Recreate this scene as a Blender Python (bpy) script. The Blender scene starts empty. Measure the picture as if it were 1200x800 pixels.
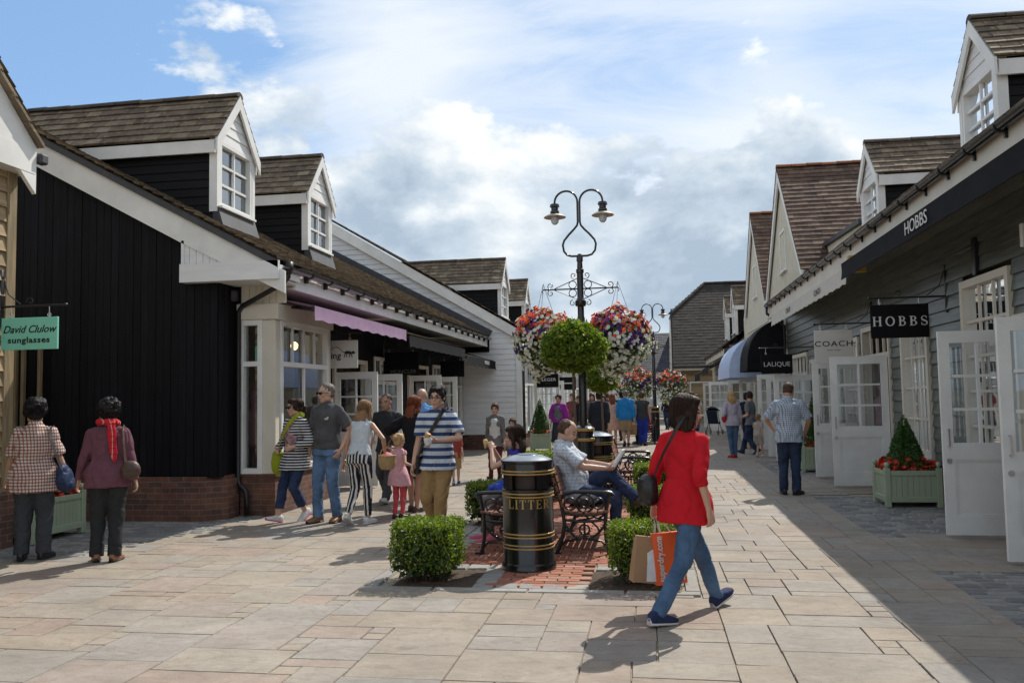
import bpy, bmesh, math, random
from math import sin, cos, pi, sqrt, radians
from mathutils import Vector, Matrix, noise
V = Vector
random.seed(11)
SC = bpy.context.scene
COL = SC.collection

# ---------------------------------------------------------------- mesh collector
class MB:
    def __init__(s): s.v = []; s.f = []; s.mi = []; s.cur = 0
    def add(s, vs, fs):
        b = len(s.v); s.v.extend([tuple(v) for v in vs])
        for f in fs: s.f.append(tuple(i+b for i in f)); s.mi.append(s.cur)
    def quad(s, a, b, c, d): s.add([a, b, c, d], [(0, 1, 2, 3)])
    def box(s, x0, x1, y0, y1, z0, z1):
        s.add([(x0,y0,z0),(x1,y0,z0),(x1,y1,z0),(x0,y1,z0),(x0,y0,z1),(x1,y0,z1),(x1,y1,z1),(x0,y1,z1)],
              [(0,3,2,1),(4,5,6,7),(0,1,5,4),(1,2,6,5),(2,3,7,6),(3,0,4,7)])
    def bbox(s, x0, x1, y0, y1, z0, z1, b=.004):     # box with chamfered edges
        bm = bmesh.new(); bmesh.ops.create_cube(bm, size=1)
        for v in bm.verts: v.co = ((x0+x1)/2+v.co.x*(x1-x0), (y0+y1)/2+v.co.y*(y1-y0), (z0+z1)/2+v.co.z*(z1-z0))
        bmesh.ops.bevel(bm, geom=bm.edges[:], offset=b, segments=1, affect='EDGES')
        s.bm(bm)
    def bm(s, bm, M=None):
        bm.verts.index_update()
        s.add([(M@v.co if M else v.co.copy()) for v in bm.verts], [[v.index for v in f.verts] for f in bm.faces]); bm.free()
    def obox(s, c, u, v, w):                          # box from centre and three half vectors
        c, u, v, w = V(c), V(u), V(v), V(w); p = []
        for k in (-1, 1):
            for i, j in ((-1,-1),(1,-1),(1,1),(-1,1)): p.append(c+u*i+v*j+w*k)
        s.add(p, [(0,3,2,1),(4,5,6,7),(0,1,5,4),(1,2,6,5),(2,3,7,6),(3,0,4,7)])
    def beam(s, a, b, w, h, up=(0,0,1)):              # bar from a to b
        a, b = V(a), V(b); d = (b-a); L = d.length; d.normalize(); up = V(up)
        sd = d.cross(up)
        if sd.length < 1e-4: sd = d.cross(V((1,0,0)))
        sd.normalize(); u2 = sd.cross(d)
        s.obox((a+b)/2, d*L/2, sd*w/2, u2*h/2)
    def prism(s, poly, d):                            # polygon (3D pts) swept by vector d
        n = len(poly); d = V(d); p = [V(q) for q in poly]
        s.add(p+[q+d for q in p], [tuple(range(n-1,-1,-1)), tuple(range(n, 2*n))]+[(i,(i+1)%n,n+(i+1)%n,n+i) for i in range(n)])
    def loft(s, rings, caps=True, closed=True):
        n = len(rings[0]); vs = [p for r in rings for p in r]; fs = []
        for k in range(len(rings)-1):
            for i in range(n if closed else n-1):
                j = (i+1) % n
                fs.append((k*n+i, k*n+j, (k+1)*n+j, (k+1)*n+i))
        if caps: fs.append(tuple(range(n-1,-1,-1))); fs.append(tuple((len(rings)-1)*n+i for i in range(n)))
        s.add(vs, fs)
    def lathe(s, prof, c=(0,0,0), n=24, a0=0, a1=2*pi):
        full = abs(a1-a0-2*pi) < 1e-6; m = n if full else n+1; vs = []; fs = []
        for r, z in prof:
            for i in range(m):
                a = a0+(a1-a0)*i/n; vs.append((c[0]+r*cos(a), c[1]+r*sin(a), c[2]+z))
        for k in range(len(prof)-1):
            for i in range(n):
                j = (i+1) % m; fs.append((k*m+i, k*m+j, (k+1)*m+j, (k+1)*m+i))
        s.add(vs, fs)
    def cone(s, a, b, r0, r1, n=12, caps=True):
        a, b = V(a), V(b); d = (b-a).normalized(); u = d.orthogonal().normalized(); w = d.cross(u)
        R = [[p+(u*cos(2*pi*i/n)+w*sin(2*pi*i/n))*r for i in range(n)] for p, r in ((a, r0), (b, r1))]
        s.loft(R, caps)
    def tube(s, pts, r, n=8, caps=True):              # swept tube, r number or list
        pts = [V(p) for p in pts]; R = []; m = len(pts)
        rr = r if isinstance(r, (list, tuple)) else [r]*m
        u = None
        for i in range(m):
            t = (pts[min(i+1, m-1)]-pts[max(i-1, 0)])
            if t.length < 1e-9: t = V((0,0,1))
            t.normalize()
            if u is None: u = t.orthogonal().normalized()
            else:
                u = u - t*u.dot(t)
                if u.length < 1e-6: u = t.orthogonal()
                u.normalize()
            w = t.cross(u)
            R.append([pts[i]+(u*cos(2*pi*k/n)+w*sin(2*pi*k/n))*rr[i] for k in range(n)])
        s.loft(R, caps)
    def ell(s, c, r, M=None, n=14, m=9):              # ellipsoid, r = 3 radii, M rotation
        c = V(c); vs = []; fs = []
        def P(a, b): 
            p = V((r[0]*sin(b)*cos(a), r[1]*sin(b)*sin(a), r[2]*cos(b)))
            return c+(M@p if M else p)
        vs.append(P(0, 0))
        for k in range(1, m):
            for i in range(n): vs.append(P(2*pi*i/n, pi*k/m))
        vs.append(P(0, pi)); L = len(vs)-1
        for i in range(n):
            j = (i+1) % n; fs.append((0, 1+i, 1+j)); fs.append((L, 1+(m-2)*n+j, 1+(m-2)*n+i))
            for k in range(m-2): fs.append((1+k*n+i, 1+(k+1)*n+i, 1+(k+1)*n+j, 1+k*n+j))
        s.add(vs, fs)
    def mesh(s, name, mats, smooth=False):
        me = bpy.data.meshes.new(name); me.from_pydata(s.v, [], s.f)
        for m in (mats if isinstance(mats, (list, tuple)) else [mats]): me.materials.append(m)
        if any(s.mi): me.polygons.foreach_set('material_index', s.mi)
        if smooth: me.polygons.foreach_set('use_smooth', [True]*len(me.polygons))
        me.update(); return me
    def build(s, name, mats, parent=None, smooth=False, angle=None):
        me = s.mesh(name, mats, smooth or angle is not None)
        if angle is not None: me.set_sharp_from_angle(angle=radians(angle))
        o = bpy.data.objects.new(name, me); COL.objects.link(o)
        if parent is not None: par(o, parent)
        return o
def par(o, p):
    o.parent = p
    M = p.get('_wm'); 
    if M: o.matrix_parent_inverse = Matrix.Translation(V(M)).inverted()
def tag(o, label=None, cat=None, group=None, kind=None):
    if label: o['label'] = label
    if cat: o['category'] = cat
    if group: o['group'] = group
    if kind: o['kind'] = kind
    return o
def empty(name, loc=(0,0,0), label=None, cat=None, group=None, world=False, rz=0):
    """a thing's root; world=True: its parts are written in world coordinates"""
    o = bpy.data.objects.new(name, None); COL.objects.link(o); o.location = loc; o.rotation_euler = (0,0,rz)
    o.empty_display_size = .2
    if world: ROOTW[o.name] = tuple(loc)
    return tag(o, label, cat, group)
ROOTW = {}
def par(o, p):
    o.parent = p
    q = p
    while q is not None:
        if q.name in ROOTW:
            if q is p: o.matrix_parent_inverse = Matrix.Translation(V(ROOTW[q.name])).inverted()
            break
        q = q.parent
def copy_tree(o, parent=None):
    c = o.copy(); COL.objects.link(c)
    if parent is not None: c.parent = parent; c.matrix_parent_inverse = o.matrix_parent_inverse.copy()
    for ch in list(o.children): copy_tree(ch, c)
    return c
def arc(c, r, a0, a1, n, ax=(1,0,0), ay=(0,0,1)):
    c, ax, ay = V(c), V(ax), V(ay)
    return [c+ax*(r*cos(a0+(a1-a0)*i/n))+ay*(r*sin(a0+(a1-a0)*i/n)) for i in range(n+1)]
def spiral(c, r0, r1, a0, a1, n, ax=(1,0,0), ay=(0,0,1)):
    c, ax, ay = V(c), V(ax), V(ay); o = []
    for i in range(n+1):
        t = i/n; r = r0+(r1-r0)*t; a = a0+(a1-a0)*t; o.append(c+ax*(r*cos(a))+ay*(r*sin(a)))
    return o
def rnd(a, b): return a+(b-a)*random.random()
def rvec():
    while True:
        p = V((rnd(-1,1), rnd(-1,1), rnd(-1,1)))
        if .05 < p.length < 1: return p.normalized()

# ---------------------------------------------------------------- materials
def newmat(name):
    m = bpy.data.materials.new(name); m.use_nodes = True
    nt = m.node_tree; b = nt.nodes['Principled BSDF']; return m, nt, b
def N(nt, t, **kw):
    n = nt.nodes.new(t)
    for k, v in kw.items():
        if k in n.inputs: n.inputs[k].default_value = v
        else: setattr(n, k, v)
    return n
def L(nt, a, b): nt.links.new(a, b)
def mixc(nt, fac, a, b, bt='MIX'):
    n = nt.nodes.new('ShaderNodeMix'); n.data_type = 'RGBA'; n.blend_type = bt
    for s, k in ((fac, 0), (a, 6), (b, 7)):
        if isinstance(s, bpy.types.NodeSocket): L(nt, s, n.inputs[k])
        elif k == 0: n.inputs[0].default_value = s
        else: n.inputs[k].default_value = (*s, 1) if len(s) == 3 else s
    return n.outputs[2]
def math_(nt, op, a, b=0., clamp=False):
    n = nt.nodes.new('ShaderNodeMath'); n.operation = op; n.use_clamp = clamp
    for s, k in ((a, 0), (b, 1)):
        if isinstance(s, bpy.types.NodeSocket): L(nt, s, n.inputs[k])
        else: n.inputs[k].default_value = s
    return n.outputs[0]
def ramp(nt, fac, stops, interp='LINEAR'):
    n = nt.nodes.new('ShaderNodeValToRGB'); r = n.color_ramp; r.interpolation = interp
    while len(r.elements) < len(stops): r.elements.new(.5)
    for e, (p, c) in zip(r.elements, stops):
        e.position = p; e.color = (*c, 1) if isinstance(c, (tuple, list)) else (c, c, c, 1)
    if isinstance(fac, bpy.types.NodeSocket): L(nt, fac, n.inputs[0])
    return n.outputs[0]
def coords(nt, scale=(1,1,1)):
    tc = nt.nodes.new('ShaderNodeTexCoord'); mp = nt.nodes.new('ShaderNodeMapping')
    mp.inputs['Scale'].default_value = scale; L(nt, tc.outputs['Object'], mp.inputs[0]); return mp.outputs[0]
def noisen(nt, vec, scale, detail=4, rough=.55, dist=0.):
    n = N(nt, 'ShaderNodeTexNoise', Scale=scale, Detail=detail, Roughness=rough, Distortion=dist)
    L(nt, vec, n.inputs['Vector']); return n.outputs['Fac']
def bump(nt, b, h, strength=.3, dist=.01):
    n = N(nt, 'ShaderNodeBump', Strength=strength, Distance=dist); L(nt, h, n.inputs['Height']); L(nt, n.outputs[0], b.inputs['Normal'])
def simple(name, col, rough=.6, var=.15, scale=6., metal=0., bmp=0., bscale=60., stretch=(1,1,1), island=0., spec=.5, coat=0.):
    m, nt, b = newmat(name); v = coords(nt, stretch)
    n = noisen(nt, v, scale, 5)
    lo = tuple(max(c*(1-var), 0) for c in col); hi = tuple(min(c*(1+var), 1) for c in col)
    c = mixc(nt, ramp(nt, n, [(.3, 0.), (.7, 1.)]), lo, hi)
    if island:
        g = nt.nodes.new('ShaderNodeNewGeometry')
        k = ramp(nt, g.outputs['Random Per Island'], [(0, 1-island), (1, 1+island)])
        c = mixc(nt, 1., c, k, 'MULTIPLY')
    L(nt, c, b.inputs['Base Color']); b.inputs['Roughness'].default_value = rough; b.inputs['Metallic'].default_value = metal
    b.inputs['Specular IOR Level'].default_value = spec
    if coat: b.inputs['Coat Weight'].default_value = coat
    if bmp:
        bump(nt, b, noisen(nt, v, bscale, 4), bmp, .004)
    return m
def islandmat(name, stops, rough=.8, nscale=9., namt=.25, bmp=.4, bscale=50., moss=None, stretch=(1,1,1), spec=.3, veins=False):
    """colour drawn per separate piece (tile, slab, brick) plus weathering noise"""
    m, nt, b = newmat(name); v = coords(nt, stretch); g = nt.nodes.new('ShaderNodeNewGeometry')
    c = ramp(nt, g.outputs['Random Per Island'], stops)
    n = noisen(nt, v, nscale, 6, .6)
    c = mixc(nt, 1., c, ramp(nt, n, [(.25, 1-namt), (.75, 1+namt)]), 'MULTIPLY')
    if moss:
        col, th = moss
        k = noisen(nt, v, 14., 6, .7); c = mixc(nt, ramp(nt, k, [(th, 0.), (th+.12, 1.)]), c, col)
    if veins:                                            # riven veins and stains of natural stone, different on every slab
        vv = nt.nodes.new('ShaderNodeVectorMath'); vv.operation = 'ADD'; cx = nt.nodes.new('ShaderNodeCombineXYZ'); off = math_(nt, 'MULTIPLY', g.outputs['Random Per Island'], 40.); L(nt, off, cx.inputs[0]); L(nt, off, cx.inputs[2]); L(nt, v, vv.inputs[0]); L(nt, cx.outputs[0], vv.inputs[1])
        w = noisen(nt, vv.outputs[0], 3.2, 7, .68, 2.2); c = mixc(nt, 1., c, ramp(nt, w, [(.30, .78), (.45, .97), (.55, 1.03), (.72, 1.16)]), 'MULTIPLY')
        w2 = noisen(nt, vv.outputs[0], 2.1, 5, .55, 3.5); c = mixc(nt, ramp(nt, w2, [(.475, 0.), (.5, .30), (.525, 0.)]), c, (.20,.135,.085))
        sp_ = noisen(nt, coords(nt), 22., 2, .4); c = mixc(nt, ramp(nt, sp_, [(.715, 0.), (.735, .45)]), c, (.11,.10,.09))
        dirt = noisen(nt, coords(nt), .45, 6, .6); c = mixc(nt, 1., c, ramp(nt, dirt, [(.3, .80), (.7, 1.1)]), 'MULTIPLY')
    L(nt, c, b.inputs['Base Color']); b.inputs['Roughness'].default_value = rough; b.inputs['Specular IOR Level'].default_value = spec
    if bmp: bump(nt, b, noisen(nt, v, bscale, 6, .65), bmp, .006 if not veins else .012)
    return m
def brickmat(name, c1, c2, mortar, sc=1., bw=.215, rh=.075, ms=.012, flat=False):
    m, nt, b = newmat(name); tc = nt.nodes.new('ShaderNodeTexCoord'); sp = nt.nodes.new('ShaderNodeSeparateXYZ'); cb = nt.nodes.new('ShaderNodeCombineXYZ')
    L(nt, tc.outputs['Object'], sp.inputs[0])
    if flat: L(nt, sp.outputs[0], cb.inputs[0]); L(nt, sp.outputs[1], cb.inputs[1])
    else: L(nt, math_(nt, 'ADD', sp.outputs[0], sp.outputs[1]), cb.inputs[0]); L(nt, sp.outputs[2], cb.inputs[1])
    bt = N(nt, 'ShaderNodeTexBrick', Scale=1.); bt.inputs['Brick Width'].default_value = bw; bt.inputs['Row Height'].default_value = rh
    bt.inputs['Mortar Size'].default_value = ms/2; bt.inputs['Mortar Smooth'].default_value = .2; bt.inputs['Bias'].default_value = -.1
    bt.inputs['Color1'].default_value = (*c1, 1); bt.inputs['Color2'].default_value = (*c2, 1); bt.inputs['Mortar'].default_value = (*mortar, 1)
    L(nt, cb.outputs[0], bt.inputs['Vector'])
    n = noisen(nt, tc.outputs['Object'], 7., 6)
    c = mixc(nt, 1., bt.outputs['Color'], ramp(nt, n, [(.25, .6), (.75, 1.3)]), 'MULTIPLY')
    L(nt, c, b.inputs['Base Color']); b.inputs['Roughness'].default_value = .85
    h = math_(nt, 'SUBTRACT', math_(nt, 'MULTIPLY', noisen(nt, tc.outputs['Object'], 60., 4), .3), bt.outputs['Fac'])
    bump(nt, b, h, .6, .008); return m
def glassmat(name, tint=(.9,.93,.95), refl=.14):
    m = bpy.data.materials.new(name); m.use_nodes = True; nt = m.node_tree; nt.nodes.clear()
    o = nt.nodes.new('ShaderNodeOutputMaterial'); g = N(nt, 'ShaderNodeBsdfGlossy', Roughness=.015); t = nt.nodes.new('ShaderNodeBsdfTransparent')
    t.inputs[0].default_value = (*tint, 1); g.inputs[0].default_value = (.9,.95,1,1)
    f = N(nt, 'ShaderNodeFresnel', IOR=1.5); mx = nt.nodes.new('ShaderNodeMixShader')
    fac = math_(nt, 'ADD', f.outputs[0], refl, True)
    L(nt, fac, mx.inputs[0]); L(nt, t.outputs[0], mx.inputs[1]); L(nt, g.outputs[0], mx.inputs[2]); L(nt, mx.outputs[0], o.inputs[0]); return m
def emis(name, col, s):
    m, nt, b = newmat(name); b.inputs['Base Color'].default_value = (*col, 1)
    b.inputs['Emission Color'].default_value = (*col, 1); b.inputs['Emission Strength'].default_value = s; return m
def leafmat(name, a, b_, c, trans=.25, rough=.45):
    m, nt, b = newmat(name); g = nt.nodes.new('ShaderNodeNewGeometry')
    col = ramp(nt, g.outputs['Random Per Island'], [(0, a), (.5, b_), (1, c)])
    L(nt, col, b.inputs['Base Color']); b.inputs['Roughness'].default_value = rough
    tr = nt.nodes.new('ShaderNodeBsdfTranslucent'); L(nt, mixc(nt, 1., col, (1.,1.1,.45), 'MULTIPLY'), tr.inputs[0])
    mx = nt.nodes.new('ShaderNodeMixShader'); mx.inputs[0].default_value = trans
    o = nt.nodes['Material Output']; L(nt, b.outputs[0], mx.inputs[1]); L(nt, tr.outputs[0], mx.inputs[2]); L(nt, mx.outputs[0], o.inputs[0]); return m

M = {}
M['white'] = simple('white_paint', (.74,.74,.71), .45, .10, 2.5, bmp=.05, bscale=30)
M['white_warm'] = simple('cream_paint', (.62,.58,.49), .5, .08, 2.)
M['white_board'] = simple('white_boarding', (.74,.745,.735), .5, .08, 1.6, stretch=(1,1,5), bmp=.1, bscale=25)
M['cream_wall'] = simple('cream_render', (.60,.57,.45), .8, .08, 3.)
M['black_board'] = simple('black_stained_boards', (.0055,.006,.008), .65, .45, 5., stretch=(6,6,.4), island=.4, bmp=.3, bscale=30, spec=.18)
M['black_lap'] = simple('black_lap_boards', (.007,.0068,.0072), .65, .25, 4., stretch=(.5,.5,8), island=.25, spec=.2)
M['green_lap'] = simple('grey_green_boards', (.088,.10,.082), .38, .4, 3., stretch=(.5,.5,8), island=.18, bmp=.2, bscale=20)
M['tan_lap'] = simple('tan_boards', (.30,.22,.12), .7, .3, 3., stretch=(.5,.5,9), island=.25, bmp=.3, bscale=20)
M['tan_wood'] = simple('tan_corner_post', (.22,.165,.09), .75, .3, 6., stretch=(5,5,.5), bmp=.3)
M['brick'] = brickmat('red_brick', (.165,.068,.042), (.09,.044,.033), (.15,.13,.11))
M['black_metal'] = simple('black_metal', (.010,.010,.012), .35, .2, 8.)
M['black_gloss'] = simple('black_gloss_paint', (.008,.008,.009), .22, .2, 5., coat=.3)
M['black_plastic'] = simple('black_pipe', (.012,.012,.013), .4, .2, 8.)
M['lead'] = simple('grey_lead', (.048,.05,.055), .6, .25, 6.)
M['gold'] = simple('gold_paint', (.42,.27,.085), .38, .2, 12., metal=.35)
M['tile_brown'] = islandmat('brown_grey_tiles', [(0,(.10,.076,.056)),(.4,(.15,.115,.083)),(.7,(.19,.148,.105)),(1,(.25,.205,.145))], .85, 6., .35, .5, 40., ((.33,.275,.125), .56))
M['tile_red'] = islandmat('red_brown_tiles', [(0,(.075,.048,.036)),(.5,(.115,.07,.05)),(.8,(.14,.09,.062)),(1,(.165,.115,.08))], .85, 7., .3, .4, 40.)
M['tile_dark'] = islandmat('dark_grey_tiles', [(0,(.030,.025,.022)),(.5,(.040,.034,.029)),(1,(.050,.043,.037))], .85, 5., .25, .4, 30.)
M['ridge'] = islandmat('ridge_tiles', [(0,(.05,.045,.042)),(1,(.10,.075,.055))], .85, 9., .3, .4, 40., ((.28,.15,.04), .66))
M['glass'] = glassmat('window_glass')
M['glass_sky'] = glassmat('dormer_glass', (.5,.55,.6), .25)
M['flag'] = islandmat('sandstone_flags', [(0,(.295,.25,.202)),(.18,(.308,.268,.218)),(.36,(.286,.26,.226)),(.5,(.312,.266,.21)),(.64,(.305,.243,.20)),(.8,(.28,.26,.235)),(1,(.312,.275,.225))], .8, 1.7, .17, .4, 26., ((.22,.175,.125), .63), spec=.25, stretch=(1,1.6,1), veins=True)
M['mortar'] = simple('sandy_mortar', (.29,.25,.185), .95, .3, 9., bmp=.3)
M['sett'] = islandmat('granite_setts', [(0,(.15,.147,.142)),(.5,(.20,.195,.187)),(1,(.27,.26,.24))], .75, 14., .2, .5, 70.)
M['kerb'] = islandmat('granite_kerb', [(0,(.24,.23,.215)),(.5,(.285,.272,.25)),(1,(.33,.31,.275))], .8, 14., .18, .4, 70.)
M['paver'] = islandmat('red_brick_pavers', [(0,(.24,.085,.052)),(.35,(.30,.12,.075)),(.7,(.35,.155,.10)),(.85,(.38,.21,.15)),(1,(.27,.15,.11))], .85, 9., .22, .4, 60.)
M['soil'] = simple('dark_soil', (.06,.038,.024), .95, .5, 30., bmp=.8, bscale=40)
M['sage'] = simple('sage_green_paint', (.33,.395,.275), .5, .08, 3., bmp=.06)
M['interior'] = simple('shop_interior', (.36,.29,.21), .8, .3, 2.)
M['interior_floor'] = simple('shop_floor', (.2,.13,.08), .5, .3, 3.)
M['sign_black'] = simple('black_sign_face', (.004,.004,.005), .6, .15, 5., spec=.15)
M['sign_white'] = simple('white_sign_face', (.62,.60,.55), .5, .05, 4.)
M['sign_aqua'] = simple('aqua_sign_face', (.21,.60,.46), .45, .04, 4.)
M['dim'] = simple('dim_lettering', (.10,.10,.10), .5, .05)
M['gutter'] = simple('gutter_gloss', (.02,.021,.023), .18, .2, 6.)
M['ink'] = simple('black_lettering', (.01,.01,.011), .5, .1)
M['chalk'] = simple('pale_lettering', (.60,.59,.56), .5, .05)
M['awn_black'] = simple('black_awning_cloth', (.009,.0095,.012), .85, .3, 5., spec=.15, bmp=.2, bscale=12)
M['awn_grey'] = simple('charcoal_awning_cloth', (.014,.015,.018), .9, .25, 5., spec=.1, bmp=.2, bscale=12)
M['awn_cream'] = simple('cream_awning_cloth', (.56,.54,.49), .8, .06, 5., bmp=.1, bscale=12)
M['awn_blue'] = simple('blue_awning_cloth', (.46,.57,.80), .7, .1, 5., bmp=.1, bscale=12)
M['steel'] = simple('brushed_steel', (.5,.5,.5), .3, .1, 30., metal=.9)
M['globe'] = emis('warm_lamp_globe', (1.,.72,.35), 3.)
# ---------------------------------------------------------------- ground
ISL = (-2.47, .36, 6.98, 19.5)          # paved island x0,x1,y0,y1
def slab(mb, x0, x1, y0, y1, z, g=.006, h=.010, tilt=.0012, ch=.006):
    x0 += g; x1 -= g; y0 += g; y1 -= g
    if x1-x0 < .02 or y1-y0 < .02: return
    j = lambda: rnd(-.0035, .0035)
    t = [rnd(-tilt, tilt) for _ in range(4)]
    a = [(x0+j(),y0+j()),(x1+j(),y0+j()),(x1+j(),y1+j()),(x0+j(),y1+j())]
    c = [(x0+ch,y0+ch),(x1-ch,y0+ch),(x1-ch,y1-ch),(x0+ch,y1-ch)]
    lo = [(p[0],p[1],z-h) for p in a]; hi = [(c[i][0]+(a[i][0]-(x0,x1,x1,x0)[i]), c[i][1]+(a[i][1]-(y0,y0,y1,y1)[i]), z+t[i]) for i in range(4)]
    mb.add(lo+hi, [(4,5,6,7)]+[(i,(i+1)%4,4+(i+1)%4,4+i) for i in range(4)])
def ground():
    mb = MB(); S = 900
    mb.quad((-S,-S,-.014),(S,-S,-.014),(S,S,-.014),(-S,S,-.014))
    tag(mb.build('ground', M['mortar']), kind='structure')
    # sandstone flags laid in courses across the street
    fl = MB(); st = MB()
    def setts(x, y):                                    # granite sett strips along the shop fronts
        if x > 2.42 and (y < 8.2 or 10.0 < y < 13.9 or 16.8 < y < 20.5): return True
        if x < -5.35 and 8.0 < y < 12.4 and x < -5.35-(10.6-y)*.25: return True
        return False
    r = random.Random(5); C_ = .15; nx, ny, X_, Y_ = 96, 400, -9.0, 2.4; occ = set()
    sizes = [(2,2),(3,2),(4,2),(3,3),(4,3),(5,3),(5,2),(6,3),(4,4),(6,4),(3,1),(5,4),(2,3)]
    for jy in range(ny):
        for ix in range(nx):
            if (ix, jy) in occ: continue
            w = h = 1; r.shuffle(sizes)
            for a, b in sizes:
                if ix < 76 < ix+a or ix+a > nx: continue
                if all((ix+p, jy+q) not in occ for p in range(a) for q in range(b)): w, h = a, b; break
            else:
                while w < 4 and ix+w < nx and (ix+w, jy) not in occ and ix+w != 76: w += 1
            for p in range(w):
                for q in range(h): occ.add((ix+p, jy+q))
            x0, x1, y0, y1 = X_+ix*C_, X_+(ix+w)*C_, Y_+jy*C_, Y_+(jy+h)*C_
            if x0 > 3.95 or setts((x0+x1)/2, (y0+y1)/2): continue
            if ISL[0] < x1 and x0 < ISL[1] and y1 > ISL[2] and y0 < ISL[3]:
                if x0 < ISL[0]-.04: x1 = ISL[0]
                elif x1 > ISL[1]+.04: x0 = ISL[1]
                elif y0 < ISL[2]-.04: y1 = ISL[2]
                elif y1 > ISL[3]+.04: y0 = ISL[3]
                else: continue
            slab(fl, x0, x1, y0, y1, r.uniform(-.0015,.0015), .0022+.0018*r.random(), .008, .0016, .003)
    tag(fl.build('paving', M['flag']), kind='structure')
    y = 2.6
    while y < 21:
        for X0, X1 in ((2.42, 3.95), (-8.6, -5.2)):
            x = X0+rnd(-.08, 0)
            while x < X1:
                w = rnd(.16,.24)
                if setts(x+w/2, y+.06): slab(st, x, x+w, y, y+.125, -.002, .007, .012, .003, .012)
                x += w
        y += .125
    tag(st.build('sett_paving', M['sett']), kind='structure')
    # the island: granite kerb, sett border, red brick pavers, planting beds of soil
    x0, x1, y0, y1 = ISL; kb = MB(); pv = MB(); bs = MB()
    x = x0
    while x < x1-.01:
        w = min(rnd(.5,.95), x1-x); slab(kb, x, x+w, y0, y0+.13, .006, .004, .02, .001, .008); x += w
    for xa in (x0, x1-.13):
        y = y0+.13
        while y < y1:
            w = rnd(.5,.9); slab(kb, xa, xa+.13, y, min(y+w, y1), .006, .004, .02, .001, .008); y += w
    beds = []
    for yb in (7.12, 10.5, 12.6, 14.6): beds.append((x0+.24, x0+.98, yb, yb+.75)); beds.append((x1-.92, x1-.18, yb, yb+.75))
    def inbed(cx, cy): return any(b[0]-.02 < cx < b[1]+.02 and b[2]-.02 < cy < b[3]+.02 for b in beds)
    y = y0+.13; row = 0
    while y < y1:
        x = x0+.13-(.1 if row % 2 else 0)
        while x < x1-.13:
            w = .2; cx = x+w/2; cy = y+.05
            edge = (cy < 8.1 and (cx < x0+1.05 or cx > x1-.98)) or (cx < x0+.5 or cx > x1-.45) or cy < y0+.2
            if edge:
                if not inbed(cx, cy) and (row % 2 == 0): slab(kb, max(x, x0+.13), min(x+w, x1-.13), y, y+.2, .003, .006, .012, .003, .010)
            elif not inbed(cx, cy): slab(pv, x, x+w, y, y+.1, .003, .004, .01, .0015, .005)
            x += w
        y += .1; row += 1
    tag(kb.build('granite_edging', M['kerb']), kind='structure'); tag(pv.build('brick_paving', M['paver']), kind='structure')
    for b in beds[:]:
        n = 14
        so = MB(); vs = []; fs = []
        for i in range(n+1):
            for j in range(n+1):
                X = b[0]+(b[1]-b[0])*i/n; Y = b[2]+(b[3]-b[2])*j/n; e = min(i, j, n-i, n-j)
                vs.append((X, Y, -.006+(.012+.02*noise.noise(V((X*9, Y*9, 0)))+rnd(0,.012))*min(e, 2)/2))
        for i in range(n):
            for j in range(n): a = i*(n+1)+j; fs.append((a, a+n+1, a+n+2, a+1))
        bs.add(vs, fs)
    tag(bs.build('soil', M['soil']), kind='structure')
ground()
# ---------------------------------------------------------------- building kit
def split(a0, a1, cuts):
    """interval minus the list of (c0,c1)"""
    out = [(a0, a1)]
    for c0, c1 in cuts:
        nx = []
        for p, q in out:
            if c1 <= p or c0 >= q: nx.append((p, q)); continue
            if c0 > p: nx.append((p, c0))
            if c1 < q: nx.append((c1, q))
        out = nx
    return [(p, q) for p, q in out if q-p > .01]
def lap_wall(mb, O, a, n, L_, z0, z1, pitch=.16, holes=(), span=None, t=.024):
    """horizontal lapped boards on the vertical plane through O along a, outward n"""
    O, a, n = V(O), V(a), V(n); z = z0
    def P(s, z, o): return O+a*s+n*o+V((0,0,z))
    while z < z1-.01:
        ze = min(z+pitch, z1)
        b0 = span(z) if span else (0, L_); t0 = span(ze) if span else (0, L_)
        if b0[1]-b0[0] < .03: z = ze; continue
        cuts = [(h[0], h[1]) for h in holes if h[2]-.02 < (z+ze)/2 < h[3]+.02]
        for p, q in split(b0[0], b0[1], cuts):
            pt = t0[0] if abs(p-b0[0]) < 1e-6 else p; qt = t0[1] if abs(q-b0[1]) < 1e-6 else q
            # butt joints between board lengths
            e = [p]; 
            while q-e[-1] > 4.2: e.append(e[-1]+rnd(2.4, 4.0))
            e.append(q)
            for i in range(len(e)-1):
                g0 = .0 if i == 0 else .002; j = rnd(-.002,.003)
                l, r = e[i]+g0, e[i+1]; lt = pt if i == 0 else l; rt = qt if i == len(e)-2 else r
                mb.add([P(l,z,t+j), P(r,z,t+j), P(rt,ze+.004,.003), P(lt,ze+.004,.003), P(l,z,-.01), P(r,z,-.01)], [(0,1,2,3),(4,5,1,0)])
        z = ze
def vboards(mb, O, a, n, L_, zlo, zhi, w=.14, t=.02, gap=.006):
    """vertical boards; zhi(s) gives the top"""
    O, a, n = V(O), V(a), V(n); s = 0
    while s < L_-.005:
        e = min(s+w, L_); o = rnd(-.003,.003)+t
        zl = (lambda q: zlo(q)) if callable(zlo) else (lambda q: zlo)
        h0, h1 = (zhi(s), zhi(e)) if callable(zhi) else (zhi, zhi)
        if max(h0-zl(s), h1-zl(e)) > .02:
            P = lambda q, z, k: O+a*q+n*k+V((0,0,z))
            mb.prism([P(s+gap/2,zl(s),0), P(e-gap/2,zl(e),0), P(e-gap/2,max(h1, zl(e)+.01),0), P(s+gap/2,max(h0, zl(s)+.01),0)], n*o)
        s = e
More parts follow.
